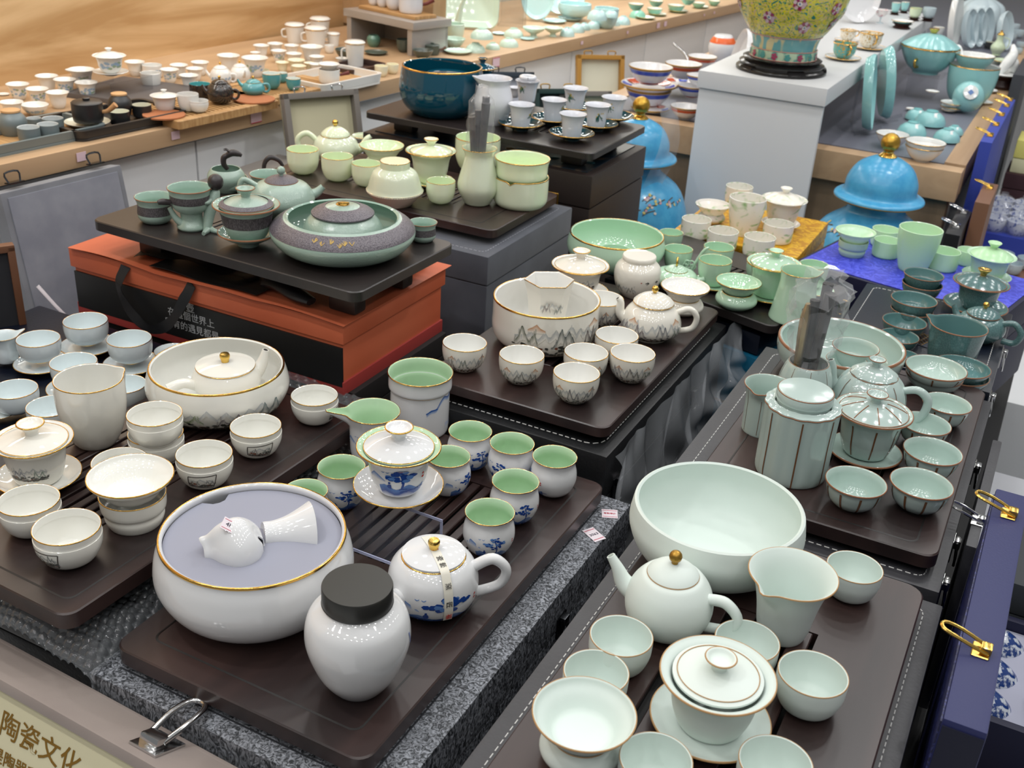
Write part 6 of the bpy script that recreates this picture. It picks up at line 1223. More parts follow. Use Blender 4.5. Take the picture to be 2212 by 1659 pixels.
for P in ((-1.5760, 3.4902, 0.9900, 0.0255), (-1.5857, 3.5939, 0.9900, 0.0256), (-1.5869, 3.6557, 0.9900, 0.0217), (-1.5751, 3.7086, 0.9900, 0.0238), (-1.5655, 3.7767, 0.9900, 0.0229), (-1.5488, 3.8369, 0.9900, 0.0220), (-1.5342, 3.8871, 0.9900, 0.0266)): dome(P, 'Pw', CB + next(CBN), 'upturned pale blue bowls', 1.0)
for P in ((-1.5258, 3.6188, 1.0360, 0.0347), (-1.5101, 3.7087, 1.0360, 0.0236)): dome(P, 'Pw', 'upturned pale blue bowl, ' + next(CRN), 'raised pale blue bowls', .9)
cup((-1.8053, 3.1183, 0.9900, 0.0346), 'P', 'tumbler', 'celadon soup tureen with a spoon beside the partition', 'soup_bowl', 'bowl', seg=30); cup((-1.7450, 3.0166, 0.9900, 0.0363), 'P', 'soup', 'celadon bowl low beside the partition', 'bowl', 'bowl', seg=30)
cup((-1.6863, 2.9417, 0.9900, 0.0426), 'P', 'plate', 'celadon plate at the front of the shelf by the partition', 'plate', 'plate', seg=30)
x, y, z = (-1.8619, 3.2419, 1.0300); tag(ob('soup_spoon', tube('spoon', [(x, y, 1.03), (x + .01, y + .01, 1.09), (x + .03, y + .02, 1.13)], [.012, .006, .005], S['P'].m, 8)), 'celadon spoon standing in the soup tureen', 'spoon')
for P, lb in (((-1.6471, 3.3760, 0.9900, 0.0379), 'celadon stem bowl left of a pair on the shelf'), ((-1.6095, 3.4469, 0.9900, 0.0338), 'celadon stem bowl right of a pair on the shelf')): cup(P, 'P', 'stembowl', lb, 'stem_bowl', 'bowl', seg=30)
for P, lb in (((-1.6396, 3.3175, 0.9900, 0.0242), 'celadon plate between stem bowls and upturned bowls'), ((-1.7311, 3.7120, 0.9900, 0.0436), 'wide pale plate behind the stem bowls'), ((-1.7139, 3.8131, 0.9900, 0.0468), 'wide pale plate under the big fish bowl'), ((-1.7564, 3.3392, 0.9900, 0.0247), 'small celadon plate before the big square plate')): cup(P, 'Pw', 'plate', lb, 'plate', 'plate', seg=30)
cup((-1.5491, 3.7551, 0.9900, 0.0440), 'Pw', 'tumbler', 'tall pale blue bowl at the back of the blue cluster', 'bowl', 'bowl', seg=30); cup((-1.7031, 3.8214, 0.9900, 0.0601), 'Pw', 'bowlF', 'big pale blue bowl at the back of the shelf', 'bowl', 'bowl', seg=36, dz=.014)
def leanplate(P, w_, h_, sty, label, yaw, tilt=-18, round_=False):
    o = thing('display_plate', label, 'plate', P, (radians(tilt), 0, radians(yaw)))
    L = [(w_ / 2 * cos(k * pi / 16), h_ / 2 + h_ / 2 * sin(k * pi / 16)) for k in range(32)] if round_ else [(a, b + h_ / 2) for a, b in rloop(-w_ / 2, w_ / 2, -h_ / 2, h_ / 2, min(w_, h_) * .18)]
    n = len(L); cy_ = h_ / 2; v = []
    for sc, yy in ((1, 0), (.98, -.006), (.80, .010), (.78, .012)): v += [(a * sc, yy, cy_ + (b - cy_) * sc) for a, b in L]
    f = [(k * n + j, k * n + (j + 1) % n, (k + 1) * n + (j + 1) % n, (k + 1) * n + j) for k in range(3) for j in range(n)] + [tuple(3 * n + j for j in range(n))]
    v2 = len(v); v += [(a * .9, .02, cy_ + (b - cy_) * .9) for a, b in L]; f += [(j, v2 + j, v2 + (j + 1) % n, (j + 1) % n) for j in range(n)] + [tuple(v2 + j for j in range(n))[::-1]]
    ob('plate', mk('plate', v, f, S[sty].m, None, 50), o); return o
leanplate((-1.8787, 3.3455, 0.9950), .20, .24, 'P', 'big square celadon plate leaning upright on the shelf', 26); leanplate((-1.7918, 3.6877, 0.9950), .12, .16, 'Pw', 'round pale plate leaning behind the acrylic block', 26, round_=True); leanplate((-1.7828, 3.8789, 0.9950), .2, .22, 'Pw', 'large round pale plate leaning at the back of the shelf', 26, round_=True)
ac_ = thing('acrylic_block', 'clear acrylic display cube on the celadon shelf', 'stand', (-1.8091, 3.5274, 0.9920), radians(20))
for dx, dy, sx, sy in ((0, -.04, .09, .003), (0, .04, .09, .003), (-.045, 0, .003, .08), (.045, 0, .003, .08)): ob('side', boxm('s', sx, sy, .10, ACR, 0), ac_, (dx, dy, 0))
for P, lb in (((-1.5003, 3.9113, 1.0400, 0.0293), 'green bowl with gold rim stacked on the upturned green bowl'), ((-1.5335, 4.2055, 0.9900, 0.0313), 'green gold-rimmed bowl second in the receding row'), ((-1.4965, 4.3468, 0.9900, 0.0347), 'green gold-rimmed bowl third in the receding row'), ((-1.4660, 4.5359, 0.9900, 0.0282), 'green gold-rimmed bowl fourth in the receding row'), ((-1.4419, 4.6691, 0.9900, 0.0259), 'green gold-rimmed bowl fifth in the receding row'), ((-1.4805, 4.0654, 1.0400, 0.0277), 'green gold-rimmed bowl stacked above the second in the row'), ((-1.4595, 4.3761, 1.0200, 0.0294), 'green gold-rimmed bowl behind the third in the row')):
    cup(P, 'Pg', 'soup', lb, 'soup_bowl', 'bowl', seg=30)
for P in ((-1.5190, 4.0728, 0.9900, 0.0382), (-1.5176, 4.1981, 0.9900, 0.0365), (-1.4871, 4.3510, 0.9900, 0.0402), (-1.4611, 4.5568, 0.9900, 0.0333)): cup(P, 'Pg', 'plate', 'gold-rimmed plate under the receding row of green bowls', 'plate', 'plate', 'green gold-rimmed plates', seg=30)
dome((-1.5568, 4.0875, 0.9900, 0.0321), 'Pg', 'upturned green bowl at the head of the receding row', None, .8)
pst = struct('trim_post', boxm('post', .05, .05, .9, pbr('aluminium_post', (150, 152, 152), .4, .5), .002), kpt(3.62, .36, Z_K))

# ------------------------------------------------------------ striped bowls, plinth and yellow vase
ctr = thing('display_counter', 'grey-oak counter island with slate inlay carrying turquoise tableware', 'counter', (-.75, 5.5, 0))
ob('carcass', boxm('carcass', 1.05, 4.98, .80, OAKG, .002), ctr, (0, 0, 0)); 
ob('frame_rail', boxm('rail', 1.09, .06, .08, OAKH, .003), ctr, (0, -2.49, .80))
for s in (-1, 1): ob('frame_rail', boxm('rail', .055, 4.92, .08, OAKH, .003), ctr, (s * .5175, .03, .80))
ob('slate_inlay', boxm('inlay', .98, 4.92, .075, pbr('slate_inlay', (118, 120, 132), .35), .0), ctr, (0, .03, .80)); ob('side_panel', boxm('sp', .004, 4.9, .78, pbr('grey_glossy_panel', (158, 158, 160), .2), 0), ctr, (.5275, .02, 0))
pl = thing('plinth', 'white laminate plinth table carrying the yellow vase', 'plinth', (-.73, 3.75, 0))
ob('top', boxm('top', .345, 1.77, .045, WHITELACQ, .002), pl, (0, 0, 1.015)); ob('front_panel', boxm('fp', .335, .018, 1.013, WHITELACQ, .001), pl, (0, -.868, 0)); ob('side_panel', boxm('sp', .018, .03, .13, WHITELACQ, .001), pl, (.155, .85, .885))
vy = put((-.725, 3.03, Z_P + .036, .152), 'floor_vase', 'large yellow vase with dense pink flower scrolls on a black stand', 'vase')
def vase_mat():
    m = bpy.data.materials.new('yellow_scroll_enamel'); m.use_nodes = True; n, l = nt(m); b = n['Principled BSDF']; b.inputs['Roughness'].default_value = .15
    tc = n.new('ShaderNodeTexCoord'); vo = n.new('ShaderNodeTexNoise'); vo.inputs['Scale'].default_value = 5.5; vo.inputs['Detail'].default_value = 2; vo.inputs['Distortion'].default_value = 3.0; l.new(tc.outputs['Object'], vo.inputs['Vector'])
    r_ = n.new('ShaderNodeValToRGB'); r_.color_ramp.interpolation = 'CONSTANT'; e = r_.color_ramp.elements; e[0].position = 0; e[0].color = lin((60, 130, 118)); e[1].position = .40; e[1].color = lin((222, 212, 40))
    for p_, c_ in ((.50, (196, 170, 160)), (.54, (222, 212, 40)), (.60, (40, 96, 100)), (.645, (222, 212, 40)), (.70, (66, 120, 90))): q = e.new(p_); q.color = lin(c_)
    l.new(vo.outputs['Fac'], r_.inputs[0]); l.new(r_.outputs[0], b.inputs['Base Color']); return m
YV = vase_mat(); BV = pbr('vase_band_enamel', (178, 200, 172), .2, var=((96, 156, 146), 8, (1, 1, .6), 2, .45, .55)); BV2 = pbr('vase_petal_band', (110, 168, 172), .2, var=((206, 196, 150), 7, (1, 1, .1), 1, .5, .54))
o_ = cr(PROF['vaseY'], 5); pr_ = [(0, .02)] + [(a, b, 1 if b < .165 else (2 if b < .40 else 0)) for a, b in o_] + [(.9, 1.95), (.6, 2.15), (.5, 2.3), (.55, 2.5), (.48, 2.5), (.42, 2.2), (0, 2.1)]
ob('body', lathe('body', pr_, [YV, BV, BV2], 72), vy)
for zz in (.165, .40, .01): ob('gold_line', ring('gl', Paint(PROF['vaseY']).r(zz) + .004, zz, .008, pbr('pink_line', (196, 140, 130), .3), 64), vy)
def blossoms(p):
    g = p.rng
    for a, z in [(radians(d), zz) for d, zz in ((-50, 1.12), (-22, .75), (8, 1.02), (-35, 1.4), (38, 1.3), (52, .95), (78, 1.2), (20, .62), (-70, .9), (62, .68), (-8, 1.35), (95, .8))]:
        for k in range(9): q = 2 * pi * k / 9; p.blob(a + .085 * cos(q), z + .075 * sin(q), .036, .036, (.30, .03, .09) if k % 2 else (.62, .45, .5), 6, .010)
        p.blob(a, z, .04, .04, (.85, .75, .7), 8, .016); p.blob(a, z, .02, .02, (.15, .25, .35), 6, .02)
paint_on(vy, 'vaseY', 'vy', blossoms)['kind'] = 'stuff'
pv2 = paint_on(vy, 'vaseY', 'vy2', lambda p: [[p.blob(radians(-80 + 22 * k) + .05 * cos(q), .08 + .04 * sin(q), .03, .022, (.35, .05, .12) if k % 2 else (.08, .3, .28), 6, .008) for q in (0, 1.2, 2.5, 3.7, 5)] for k in range(9)])
pv2['kind'] = 'stuff'
hv = ob('handle', tube('h', [(.1, .95, 1.35), (.1, 1.15, 1.5), (.1, 1.05, 1.8)], .05, GOLD, 8), vy)
sd_ = thing('vase_stand', 'round carved black stand under the yellow vase', 'stand', (-.725, 3.03, Z_P)); BLG = pbr('black_lacquer', (20, 18, 18), .18)
ob('ring', lathe('ring', cr([(.092, 0), (.118, .0), (.121, .008), (.112, .014), (.114, .022), (.100, .028), (.106, .034), (.098, .036)], 3) + [(0, .0355)], [BLG], 56), sd_)
for k in range(5): a = k * 2 * pi / 5 + .3; ob('foot', cached(('vfoot',), lambda: boxm('foot', .024, .05, .016, BLG, .005)), sd_, (.108 * cos(a), .108 * sin(a), 0), (0, 0, a))
STR_B = pbr('blue_stripe', (62, 84, 186), .15); STR_O = pbr('orange_stripe', (196, 84, 46), .15); STR_G = pbr('ochre_stripe', (158, 118, 66), .3)
def striped(P, label, c1, c2=None, plate=None):
    o = cup(P, 'O', 'soup', label, 'striped_bowl', 'bowl', seg=40)
    band_part(o, 'soup', .70, .76, STR_G, 'ochre_band'); band_part(o, 'soup', .50, .68, c1, 'stripe'); 
    if c2: band_part(o, 'soup', .04, .14, c2, 'foot_stripe')
    return o
def splate(P, label):
    o = put(P, 'striped_plate', label, 'plate'); vessel(o, 'O', 'plate', seg=40, pname='dish'); 
    for k in range(8):
        a = k * pi / 4
        ob('wedge', cached(('wedge', k % 2), lambda: mk('w', [(r_ * cos(t), r_ * sin(t), z_) for r_, z_ in ((.60, .105), (.78, .14), (.93, .20)) for t in (-.25, -.12, 0, .12, .25)], [(q * 5 + j, q * 5 + j + 1, q * 5 + j + 6, q * 5 + j + 5) for q in range(2) for j in range(4)], (STR_B, STR_O)[k % 2])), o, (0, 0, .022), (0, 0, a))
    return o
striped((-1.1239, 3.1038, 0.9550, 0.0652), 'blue-striped bowl on top of the near stack', STR_B, STR_O); splate((-1.1360, 3.1339, 0.9300, 0.0839), 'blue-checked plate in the middle of the near stack'); striped((-1.1360, 3.1404, 0.8800, 0.0687), 'blue-striped bowl at the bottom of the near stack', STR_B, STR_O); splate((-1.1037, 3.0822, 0.8800, 0.0574), 'striped plate under the near stack')
striped((-1.1015, 3.3362, 0.9400, 0.0575), 'orange-striped bowl on the second stack', STR_O); splate((-1.1190, 3.4009, 0.9000, 0.0675), 'checked plate on the second stack'); striped((-1.0923, 3.4895, 0.9500, 0.0472), 'orange-striped bowl farthest back', STR_O); striped((-1.0115, 3.2209, 0.9500, 0.0369), 'blue-striped bowl beside the plinth', STR_B); striped((-1.0210, 3.2013, 0.9150, 0.0440), 'orange-striped dish beside the plinth', STR_B, STR_O)
striped((-0.9900, 3.0685, 0.8800, 0.0460), 'orange-checked bowl lowest beside the plinth', STR_O)
x, y, z = (-1.1047, 3.4254, 0.9500); tag(ob('soup_ladle', tube('ladle', [(x, y, .95), (x - .03, y + .02, .99), (x - .08, y + .03, 1.02)], [.006, .004, .004], CHROME, 8)), 'silver ladle standing in the striped bowls', 'ladle')
r = put((-1.1646, 3.9379, 0.9000, 0.0484), 'striped_jar', 'white round jar with orange top wrapped behind the plinth', 'jar'); ob('body', lathe('b', cr([(.4, 0), (.7, .1), (1.0, .8), (.95, 1.4), (.6, 1.9)], 4) + [(0, 1.95)], [S['O'].m], 36), r); PROF['sj'] = [(.4, 0), (.7, .1), (1.0, .8), (.95, 1.4), (.6, 1.9)]; band_part(r, 'sj', 1.35, 1.75, pbr('orange_enamel', (228, 100, 40), .2), 'orange_band')
leanplate((-1.0, 3.52, .885), .16, .2, 'O', 'white plate with orange edge leaning behind the plinth', -60, -10, True)

# ------------------------------------------------------------ blue lidded urns on the floor
URN = pbr('sky_blue_enamel', (70, 158, 206), .22, var=((84, 172, 216), 40, (1, 1, 1), 4, .4, .65), bump=(160, .12))
def urn(x, y, label):
    u = thing('temple_jar', label, 'jar', (x, y, 0), atan2(-y, -x))
    P_ = [(.10, 0), (.115, .02), (.12, .10), (.155, .38), (.166, .56), (.158, .68), (.130, .765), (.085, .805), (.07, .82), (.07, .845)]; PROF['urnm'] = P_
    ob('body', cached(('urnb',), lambda: lathe('body', shell(P_, .006, .02), [URN], 64)), u)
    l = ob('lid', cached(('urnl',), lambda: lathe('lid', cr([(.075, -.012), (.104, -.004), (.108, .002), (.104, .007), (.090, .012), (.086, .020), (.084, .045), (.066, .078), (.035, .098), (.014, .104)], 3) + [(0, .105)], [URN], 64)), u, (0, 0, .85))
    ob('gold_rim', cached(('urnr',), lambda: ring('r', .1065, -.001, .0022, OLDGOLD, 64)), l)
    ob('finial_base', cached(('urnf',), lambda: lathe('f', cr([(.020, 0), (.022, .006), (.012, .014), (.014, .02)], 3), [BRASS], 28)), l, (0, 0, .098))
    ob('finial', cached(('urng',), lambda: lathe('g', [(.008, -.02)] + [(.023 * cos(q), .023 * sin(q)) for q in (-1.1, -.6, -.2, .2, .6, 1.0, 1.3)] + [(0, .023)], [pbr('gold_crackle', (190, 150, 60), .3, .8, bump=(120, .5))], 28)), l, (0, 0, .136))
    def twigs(p):
        g = p.rng
        for k in range(14):
            a = g.uniform(-1.2, 1.2); z = .72 + .06 * g.random()
            p.stroke([(a, z), (a + .1, z + .008), (a + .25, z + .012)], .0025, (.09, .07, .05), .0005)
            for q in range(3): p.blob(a + g.uniform(0, .25), z + g.uniform(-.004, .014), .0042, .0036, ((.65, .62, .55), (.62, .55, .2), (.55, .35, .4))[q % 3], 6, .001)
    me = Paint(P_, 5); 
    pr_ = Paint.pt
    def ptm(s, a, z, c, lift=0): r_ = s.r(z) + .0006 + lift; s.v.append((r_ * cos(a), r_ * sin(a), z)); s.c.append(tuple(c[:3]) + (1,)); return len(s.v) - 1
    me.pt = ptm.__get__(me); twigs(me); ob('painted_branches', cached(('urnp',), lambda: me.mesh('pb', PAINTG)), u)['kind'] = 'stuff'
    return u
urn(-.36, 2.72, 'sky blue lidded jar with gold ball finial behind the jade glass'); urn(-.985, 2.68, 'sky blue lidded jar half hidden behind the dark brown case')
tag(ob('plastic_sleeve', sheet('slv', 24, 30, lambda u, t: (-.915 + .03 * u + .02 * sin(t * 7), 2.60 + .06 * u + .01 * sin(t * 11 + u * 4), 1.02 - .42 * t), PLAS, 0, 60)), 'clear plastic sleeve hanging from the half-hidden blue jar', 'plastic sleeve')

# ------------------------------------------------------------ turquoise tableware on the island counter
x, y, z, R_ = (-0.4814, 3.9471, 0.9550, 0.0968); x += .02
ts = thing('acrylic_stand', 'clear plastic stand under the turquoise tureen', 'stand', (x, y, Z_R)); ob('column', boxm('c', .09, .09, .07, ACR, .002), ts); ob('plate', boxm('p', .13, .13, .004, ACR, .001), ts, (0, 0, .071))
tu = put((x, y, .955, R_ * .96), 'soup_tureen', 'turquoise lidded soup tureen with gold handles', 'tureen'); vessel(tu, 'R', 'tureen', pname='bowl', fl=(12, .05, .2, .6), seg=72)
tl = ob('lid', lathe('lid', [(.95, 0), (1.0, .03), (.9, .10), (.7, .24), (.4, .38), (.16, .44), (0, .45)], [S['R'].m], 72, None, (12, .04, -1, 0)), tu, (0, 0, .93)); ob('gold_knob', lathe('gk', cr([(.08, 0), (.12, .05), (.18, .16), (.1, .17)], 3) + [(0, .15)], [BRASS], 24), tl, (0, 0, .44))
for a in (-25, 155): ob('gold_handle', tube('gh', [(.74 * cos(radians(a)), .74 * sin(radians(a)), .58), (.98 * cos(radians(a)), .98 * sin(radians(a)), .5), (.9 * cos(radians(a)), .9 * sin(radians(a)), .3), (.66 * cos(radians(a)), .66 * sin(radians(a)), .28)], .05, BRASS, 8), tu)
for P, yaw, lb in (((-0.4969, 3.2696, 0.8860), 96, 'turquoise-edged plate standing upright nearest the plinth corner'), ((-0.4875, 3.4673, 0.8860), 112, 'turquoise-edged plate standing upright behind the first')):
    o = leanplate(P, .15, .215, 'R', lb, yaw, -8, True); ob('easel', tube('ez', [(-.03, -.03, 0), (0, .05, .0), (.0, .03, .16)], .004, ACR, 6), o); ob('easel', tube('ez', [(-.05, -.035, .02), (-.05, .04, .0)], .006, ACR, 6), o)
cup((-0.4155, 3.1449, 0.8800, 0.0450), 'Rw', 'soup', 'white gold-rimmed bowl left of the nearest bowl pair', 'bowl', 'bowl', seg=36)
cup((-0.3159, 3.0419, 0.8800, 0.0491), 'Rw', 'soup', 'lower white bowl of the pair nearest the counter corner', 'bowl', 'bowl', seg=40); cup((-0.3154, 3.0473, 0.8890, 0.0518), 'Rw', 'soup', 'upper white bowl of the pair nearest the counter corner', 'bowl', 'bowl', seg=40)
for P, lb in (((-0.3898, 3.3307, 0.8800, 0.0422), 'upturned turquoise bowl behind the white bowl pair'), ((-0.3652, 3.5145, 0.8800, 0.0456), 'upturned turquoise bowl in the middle of the pile'), ((-0.2921, 3.3319, 0.8800, 0.0374), 'upturned turquoise bowl at the right of the pile'), ((-0.2848, 3.4340, 0.8800, 0.0266), 'upturned turquoise bowl nearest the oak edge'), ((-0.4130, 3.5643, 0.8800, 0.0340), 'upturned turquoise bowl at the left of the pile')):
    o = dome(P, 'R', lb, None, .8); ob('white_patch', cached(('wpatch',), lambda: lathe('wp', [(.55, 0), (.42, .10), (0, .14)], [S['Rw'].m], 14)), o, (.55, -.25, .42), (radians(12), radians(50), 0))
for P, lb in (((-0.4039, 3.7542, 0.9300, 0.0217), 'small white saucer on top of turquoise pieces'), ((-0.3324, 3.7926, 0.8800, 0.0436), 'white plate stack beside the tilted bowl'), ((-0.3341, 3.7796, 0.8950, 0.0426), 'top white plate of the stack beside the tilted bowl'), ((-0.3418, 3.7540, 0.8800, 0.0241), 'small white dish in front of the plate stack'), ((-0.4459, 3.6868, 0.8800, 0.0192), 'small white dish left of the pile'), ((-0.2618, 3.9653, 0.8800, 0.0317), 'turquoise-edged plate next to the oak edge'), ((-0.2766, 4.1890, 0.8800, 0.0385), 'white plate behind the tilted bowl')):
    cup(P, 'Rw', 'plate', lb, 'plate', 'plate', seg=32)
o = dome((-0.2971, 3.7869, 0.8800, 0.0483), 'R', 'tilted turquoise bowl showing its white stamped foot', None, .9); o.rotation_euler = (0, radians(62), atan2(-o.location.y, -o.location.x) + .1); o.location.z += o.scale[0] * .95
ob('white_foot', lathe('wf', [(.46, 0), (.46, .10), (.40, .11), (0, .09)], [S['Rw'].m], 32), o, (0, 0, .92)); ob('blue_seal', boxm('bs', .28, .28, .01, pbr('seal_blue', (96, 132, 190), .5), 0), o, (0, 0, 1.03), (0, 0, .8))
cup((-0.3104, 3.9275, 0.8800, 0.0787), 'R', 'tumbler', 'wide turquoise soup bowl carrying a smaller one', 'bowl', 'bowl', seg=40); cup((-0.3187, 3.9372, 0.9850, 0.0630), 'R', 'soup', 'turquoise soup bowl on top of the wide bowl', 'bowl', 'bowl', seg=40)
x, y, z, R_ = (-0.3187, 3.9372, 0.9850, 0.0630); x -= .03; tag(ob('soup_ladle', tube('lad', [(x, y, .995), (x - .01, y + .01, 1.02), (x - .03, y + .03, 1.05), (x - .06, y + .03, 1.03)], [.012, .008, .006, .007], S['Rw'].m, 8)), 'white ladle curling out of the top turquoise bowl', 'ladle')
fg_ = thing('figurine', 'small white bird figurine on a dark stand near the oak edge', 'figurine', (-0.2357, 4.3013, 0.8800)); ob('stand', lathe('s', cr([(.035, 0), (.04, .01), (.03, .03), (.05, .045)], 2) + [(0, .045)], [pbr('dark_rosewood', (52, 30, 26), .4)], 24), fg_); ob('dish', lathe('d', [(.04, 0), (.075, .01), (.072, .014), (0, .008)], [S['Rw'].m], 28), fg_, (0, 0, .045))
ob('bird', tube('bd', [(-.02, -.03, .055), (.0, -.01, .09), (.01, .01, .12), (.0, .03, .145)], [.012, .02, .016, .007], S['Rw'].m, 10), fg_); ob('bird', tube('bd', [(.02, .02, .055), (.02, .03, .085), (.0, .05, .105)], [.010, .016, .007], S['Rw'].m, 10), fg_)
gw_ = pbr('pale_blue_enamel', (196, 212, 218), .15); S['Rp'] = Sty('Rp', gw_, None, None)
pv = put((-0.4616, 5.4937, 0.8800, 0.1012), 'pumpkin_vase', 'large pale blue melon-lobed vase at the back of the counter', 'vase'); ob('body', lathe('b', cr([(.5, 0), (.6, .05), (.95, .6), (1.0, 1.0), (.85, 1.45), (.4, 1.7), (.2, 1.72)], 4) + [(0, 1.68)], [gw_], 72, None, (9, .10, 0, .3)), pv)
for k, P in enumerate(((-0.4444, 5.1678, 0.8810), (-0.4184, 5.2269, 0.8810), (-0.3920, 5.2869, 0.8810), (-0.3095, 5.2389, 0.8810))): leanplate(P, .10, .16, 'Rp', ('pale blue plate standing first in the upright row', 'pale blue plate standing second in the upright row', 'pale blue plate standing third in the upright row', 'pale blue plate standing beside the pale green ewer')[k], 65, -12, True)
leanplate((-0.5081, 5.1360, 0.8810), .12, .22, 'Rw', 'tall white plate standing edge-on behind the tureen', 80, -6, True)
S['Rg'] = Sty('Rg', por('pale_green_enamel', (206, 222, 190), .15), None, GOLD)
ew = put((-0.3314, 5.0769, 0.8800, 0.0313), 'ewer', 'slim pale green ewer with gold finial', 'ewer'); ob('body', lathe('b', cr([(.6, 0), (.5, .1), (.9, .8), (.8, 1.3), (.45, 1.8), (.4, 2.4), (.5, 2.6)], 4) + [(0, 2.6)], [S['Rg'].m], 32), ew); ob('lid', lathe('l', [(.52, 0), (.3, .25), (.12, .4), (.15, .55), (0, .62)], [GOLD], 24), ew, (0, 0, 2.6)); ob('handle', tube('h', [(0, .5, 2.3), (0, 1.2, 2.1), (0, 1.2, 1.2), (0, .8, .9)], .07, S['Rg'].m, 8), ew)
cup((-0.3772, 5.2491, 0.8800, 0.0205), 'Kb', 'smallcyl', 'small black pot between the upright plates and ewer', 'jar', 'jar', seg=26); cup((-0.6170, 5.4209, 0.8800, 0.0249), 'Rw', 'tumbler', 'white lidded sugar pot behind the tureen', 'jar', 'jar', seg=28)
S['Rb'] = Sty('Rb', pbr('pale_glassware', (206, 222, 228), .12, alpha=.8), None, None)
for P in ((-0.3213, 5.5560, 0.8800, 0.0271), (-0.2998, 5.7114, 0.8800, 0.0255), (-0.3356, 5.9320, 0.8800, 0.0240), (-0.2617, 5.3717, 0.8800, 0.0197), (-0.2580, 5.1826, 0.8800, 0.0190)): cup(P, 'Rb', 'cupF', 'pale glass cup in the cluster behind the ewer', group='pale glass cups', seg=28)
cup((-0.2813, 4.8878, 0.8800, 0.0503), 'Rg', 'plate', 'pale green plate under the ewer', 'plate', 'plate', seg=32); cup((-0.2305, 4.6456, 0.8800, 0.0287), 'Rg', 'plate', 'pale green leaf dish near the oak edge', 'dish', 'dish', seg=28)
# wares on the white plinth table
ORN = por('turquoise_gilt', (98, 176, 170), .2, var=((206, 160, 60), 6, (1, 1, 1), 2, .56, .60)); ORNW = por('white_gilt', (232, 226, 212), .2, var=((190, 156, 90), 6, (1, 1, 1), 2, .56, .60))
def teacup_orn(P, m, label, hang):
    o = put(P, 'gilt_teacup', label, 'cup'); ob('body', lathe('b', shell([(.4, 0), (.5, .05), (.6, .12), (.9, .5), (.95, 1.0), (1.0, 1.25)], .05, .1), [m], 36), o, (0, 0, .10)); ob('gold_rim', ring('gr', .99, 1.36, .05, GOLD, 36), o); a = radians(hang)
    ob('handle', tube('h', [(.92 * cos(a), .92 * sin(a), 1.2), (1.4 * cos(a), 1.4 * sin(a), 1.25), (1.45 * cos(a), 1.45 * sin(a), .8), (.85 * cos(a), .85 * sin(a), .5)], .08, GOLD, 8), o); ob('saucer', lathe('s', [(.5, 0), (.55, .06), (1.3, .14), (1.5, .22), (1.47, .24), (.5, .12), (0, .1)], [S['Rw'].m], 36), o); ob('saucer_rim', ring('sr', 1.49, .23, .03, GOLD, 36), o)
teacup_orn((-0.6236, 3.3382, 1.0600, 0.0342), ORN, 'turquoise and gold ornate teacup beside the yellow vase', 20); teacup_orn((-0.5985, 3.5905, 1.0600, 0.0355), ORNW, 'white and gold ornate teacup with saucer on the plinth', 20)
teacup_orn((-0.6877, 3.6903, 1.0600, 0.0256), ORNW, 'white gold-scrolled teacup half behind the yellow vase', 120)
S['Rr'] = Sty('Rr', por('rose_painted', (230, 224, 222), .15, var=((206, 120, 140), 3, (1, 1, 1), 2, .60, .64)), None, None)
for P, lb in (((-0.7407, 4.1974, 1.0600, 0.0180), 'rose-painted stem cup left of a pair on the plinth'), ((-0.6818, 4.2106, 1.0600, 0.0232), 'rose-painted stem cup right of a pair on the plinth')):
    o = put(P, 'stem_cup', lb, 'cup'); ob('bowl', lathe('b', shell([(.4, 0), (.8, .3), (.9, .8), (1.0, 1.0)], .05, .1), [S['Rr'].m], 30), o, (0, 0, 1.0)); ob('stem', lathe('s', cr([(.6, 0), (.5, .08), (.14, .2), (.12, .7), (.3, 1.02)], 3), [S['Rb'].m], 24), o)
RW = pbr('dark_rosewood', (52, 30, 26), .4)
def standpiece(P, label, sty, prof, sc=1.0, name='display_piece'):
    o = put(P, name, label, 'ornament'); ob('stand', lathe('s', cr([(.7, 0), (.8, .1), (.6, .25), (.9, .45)], 2) + [(0, .45)], [RW], 28), o); vessel(o, sty, prof, pname='piece', z=.46, seg=32, scale=sc)
standpiece((-0.5947, 4.1432, 1.0600, 0.0385), 'turquoise dish on a rosewood stand on the plinth', 'R', 'plate', 1.0); standpiece((-0.5926, 4.3894, 1.0600, 0.0239), 'pale green cups piece on a rosewood stand', 'Rg', 'tumbler', .9); standpiece((-0.6805, 4.4939, 1.0600, 0.0208), 'turquoise slim vase at the back of the plinth', 'R', 'pitchJ', .8); standpiece((-0.6603, 4.5758, 1.0600, 0.0192), 'turquoise slim vase right of the first slim vase', 'R', 'pitchJ', .8); standpiece((-0.5487, 4.4187, 1.0600, 0.0258), 'pale glass ornament at the plinth end', 'Rb', 'tumbler', .9)
leanplate((-0.7439, 4.1341, 1.0610), .16, .18, 'O', 'white plate standing upright behind the yellow vase', 40, -10, True)

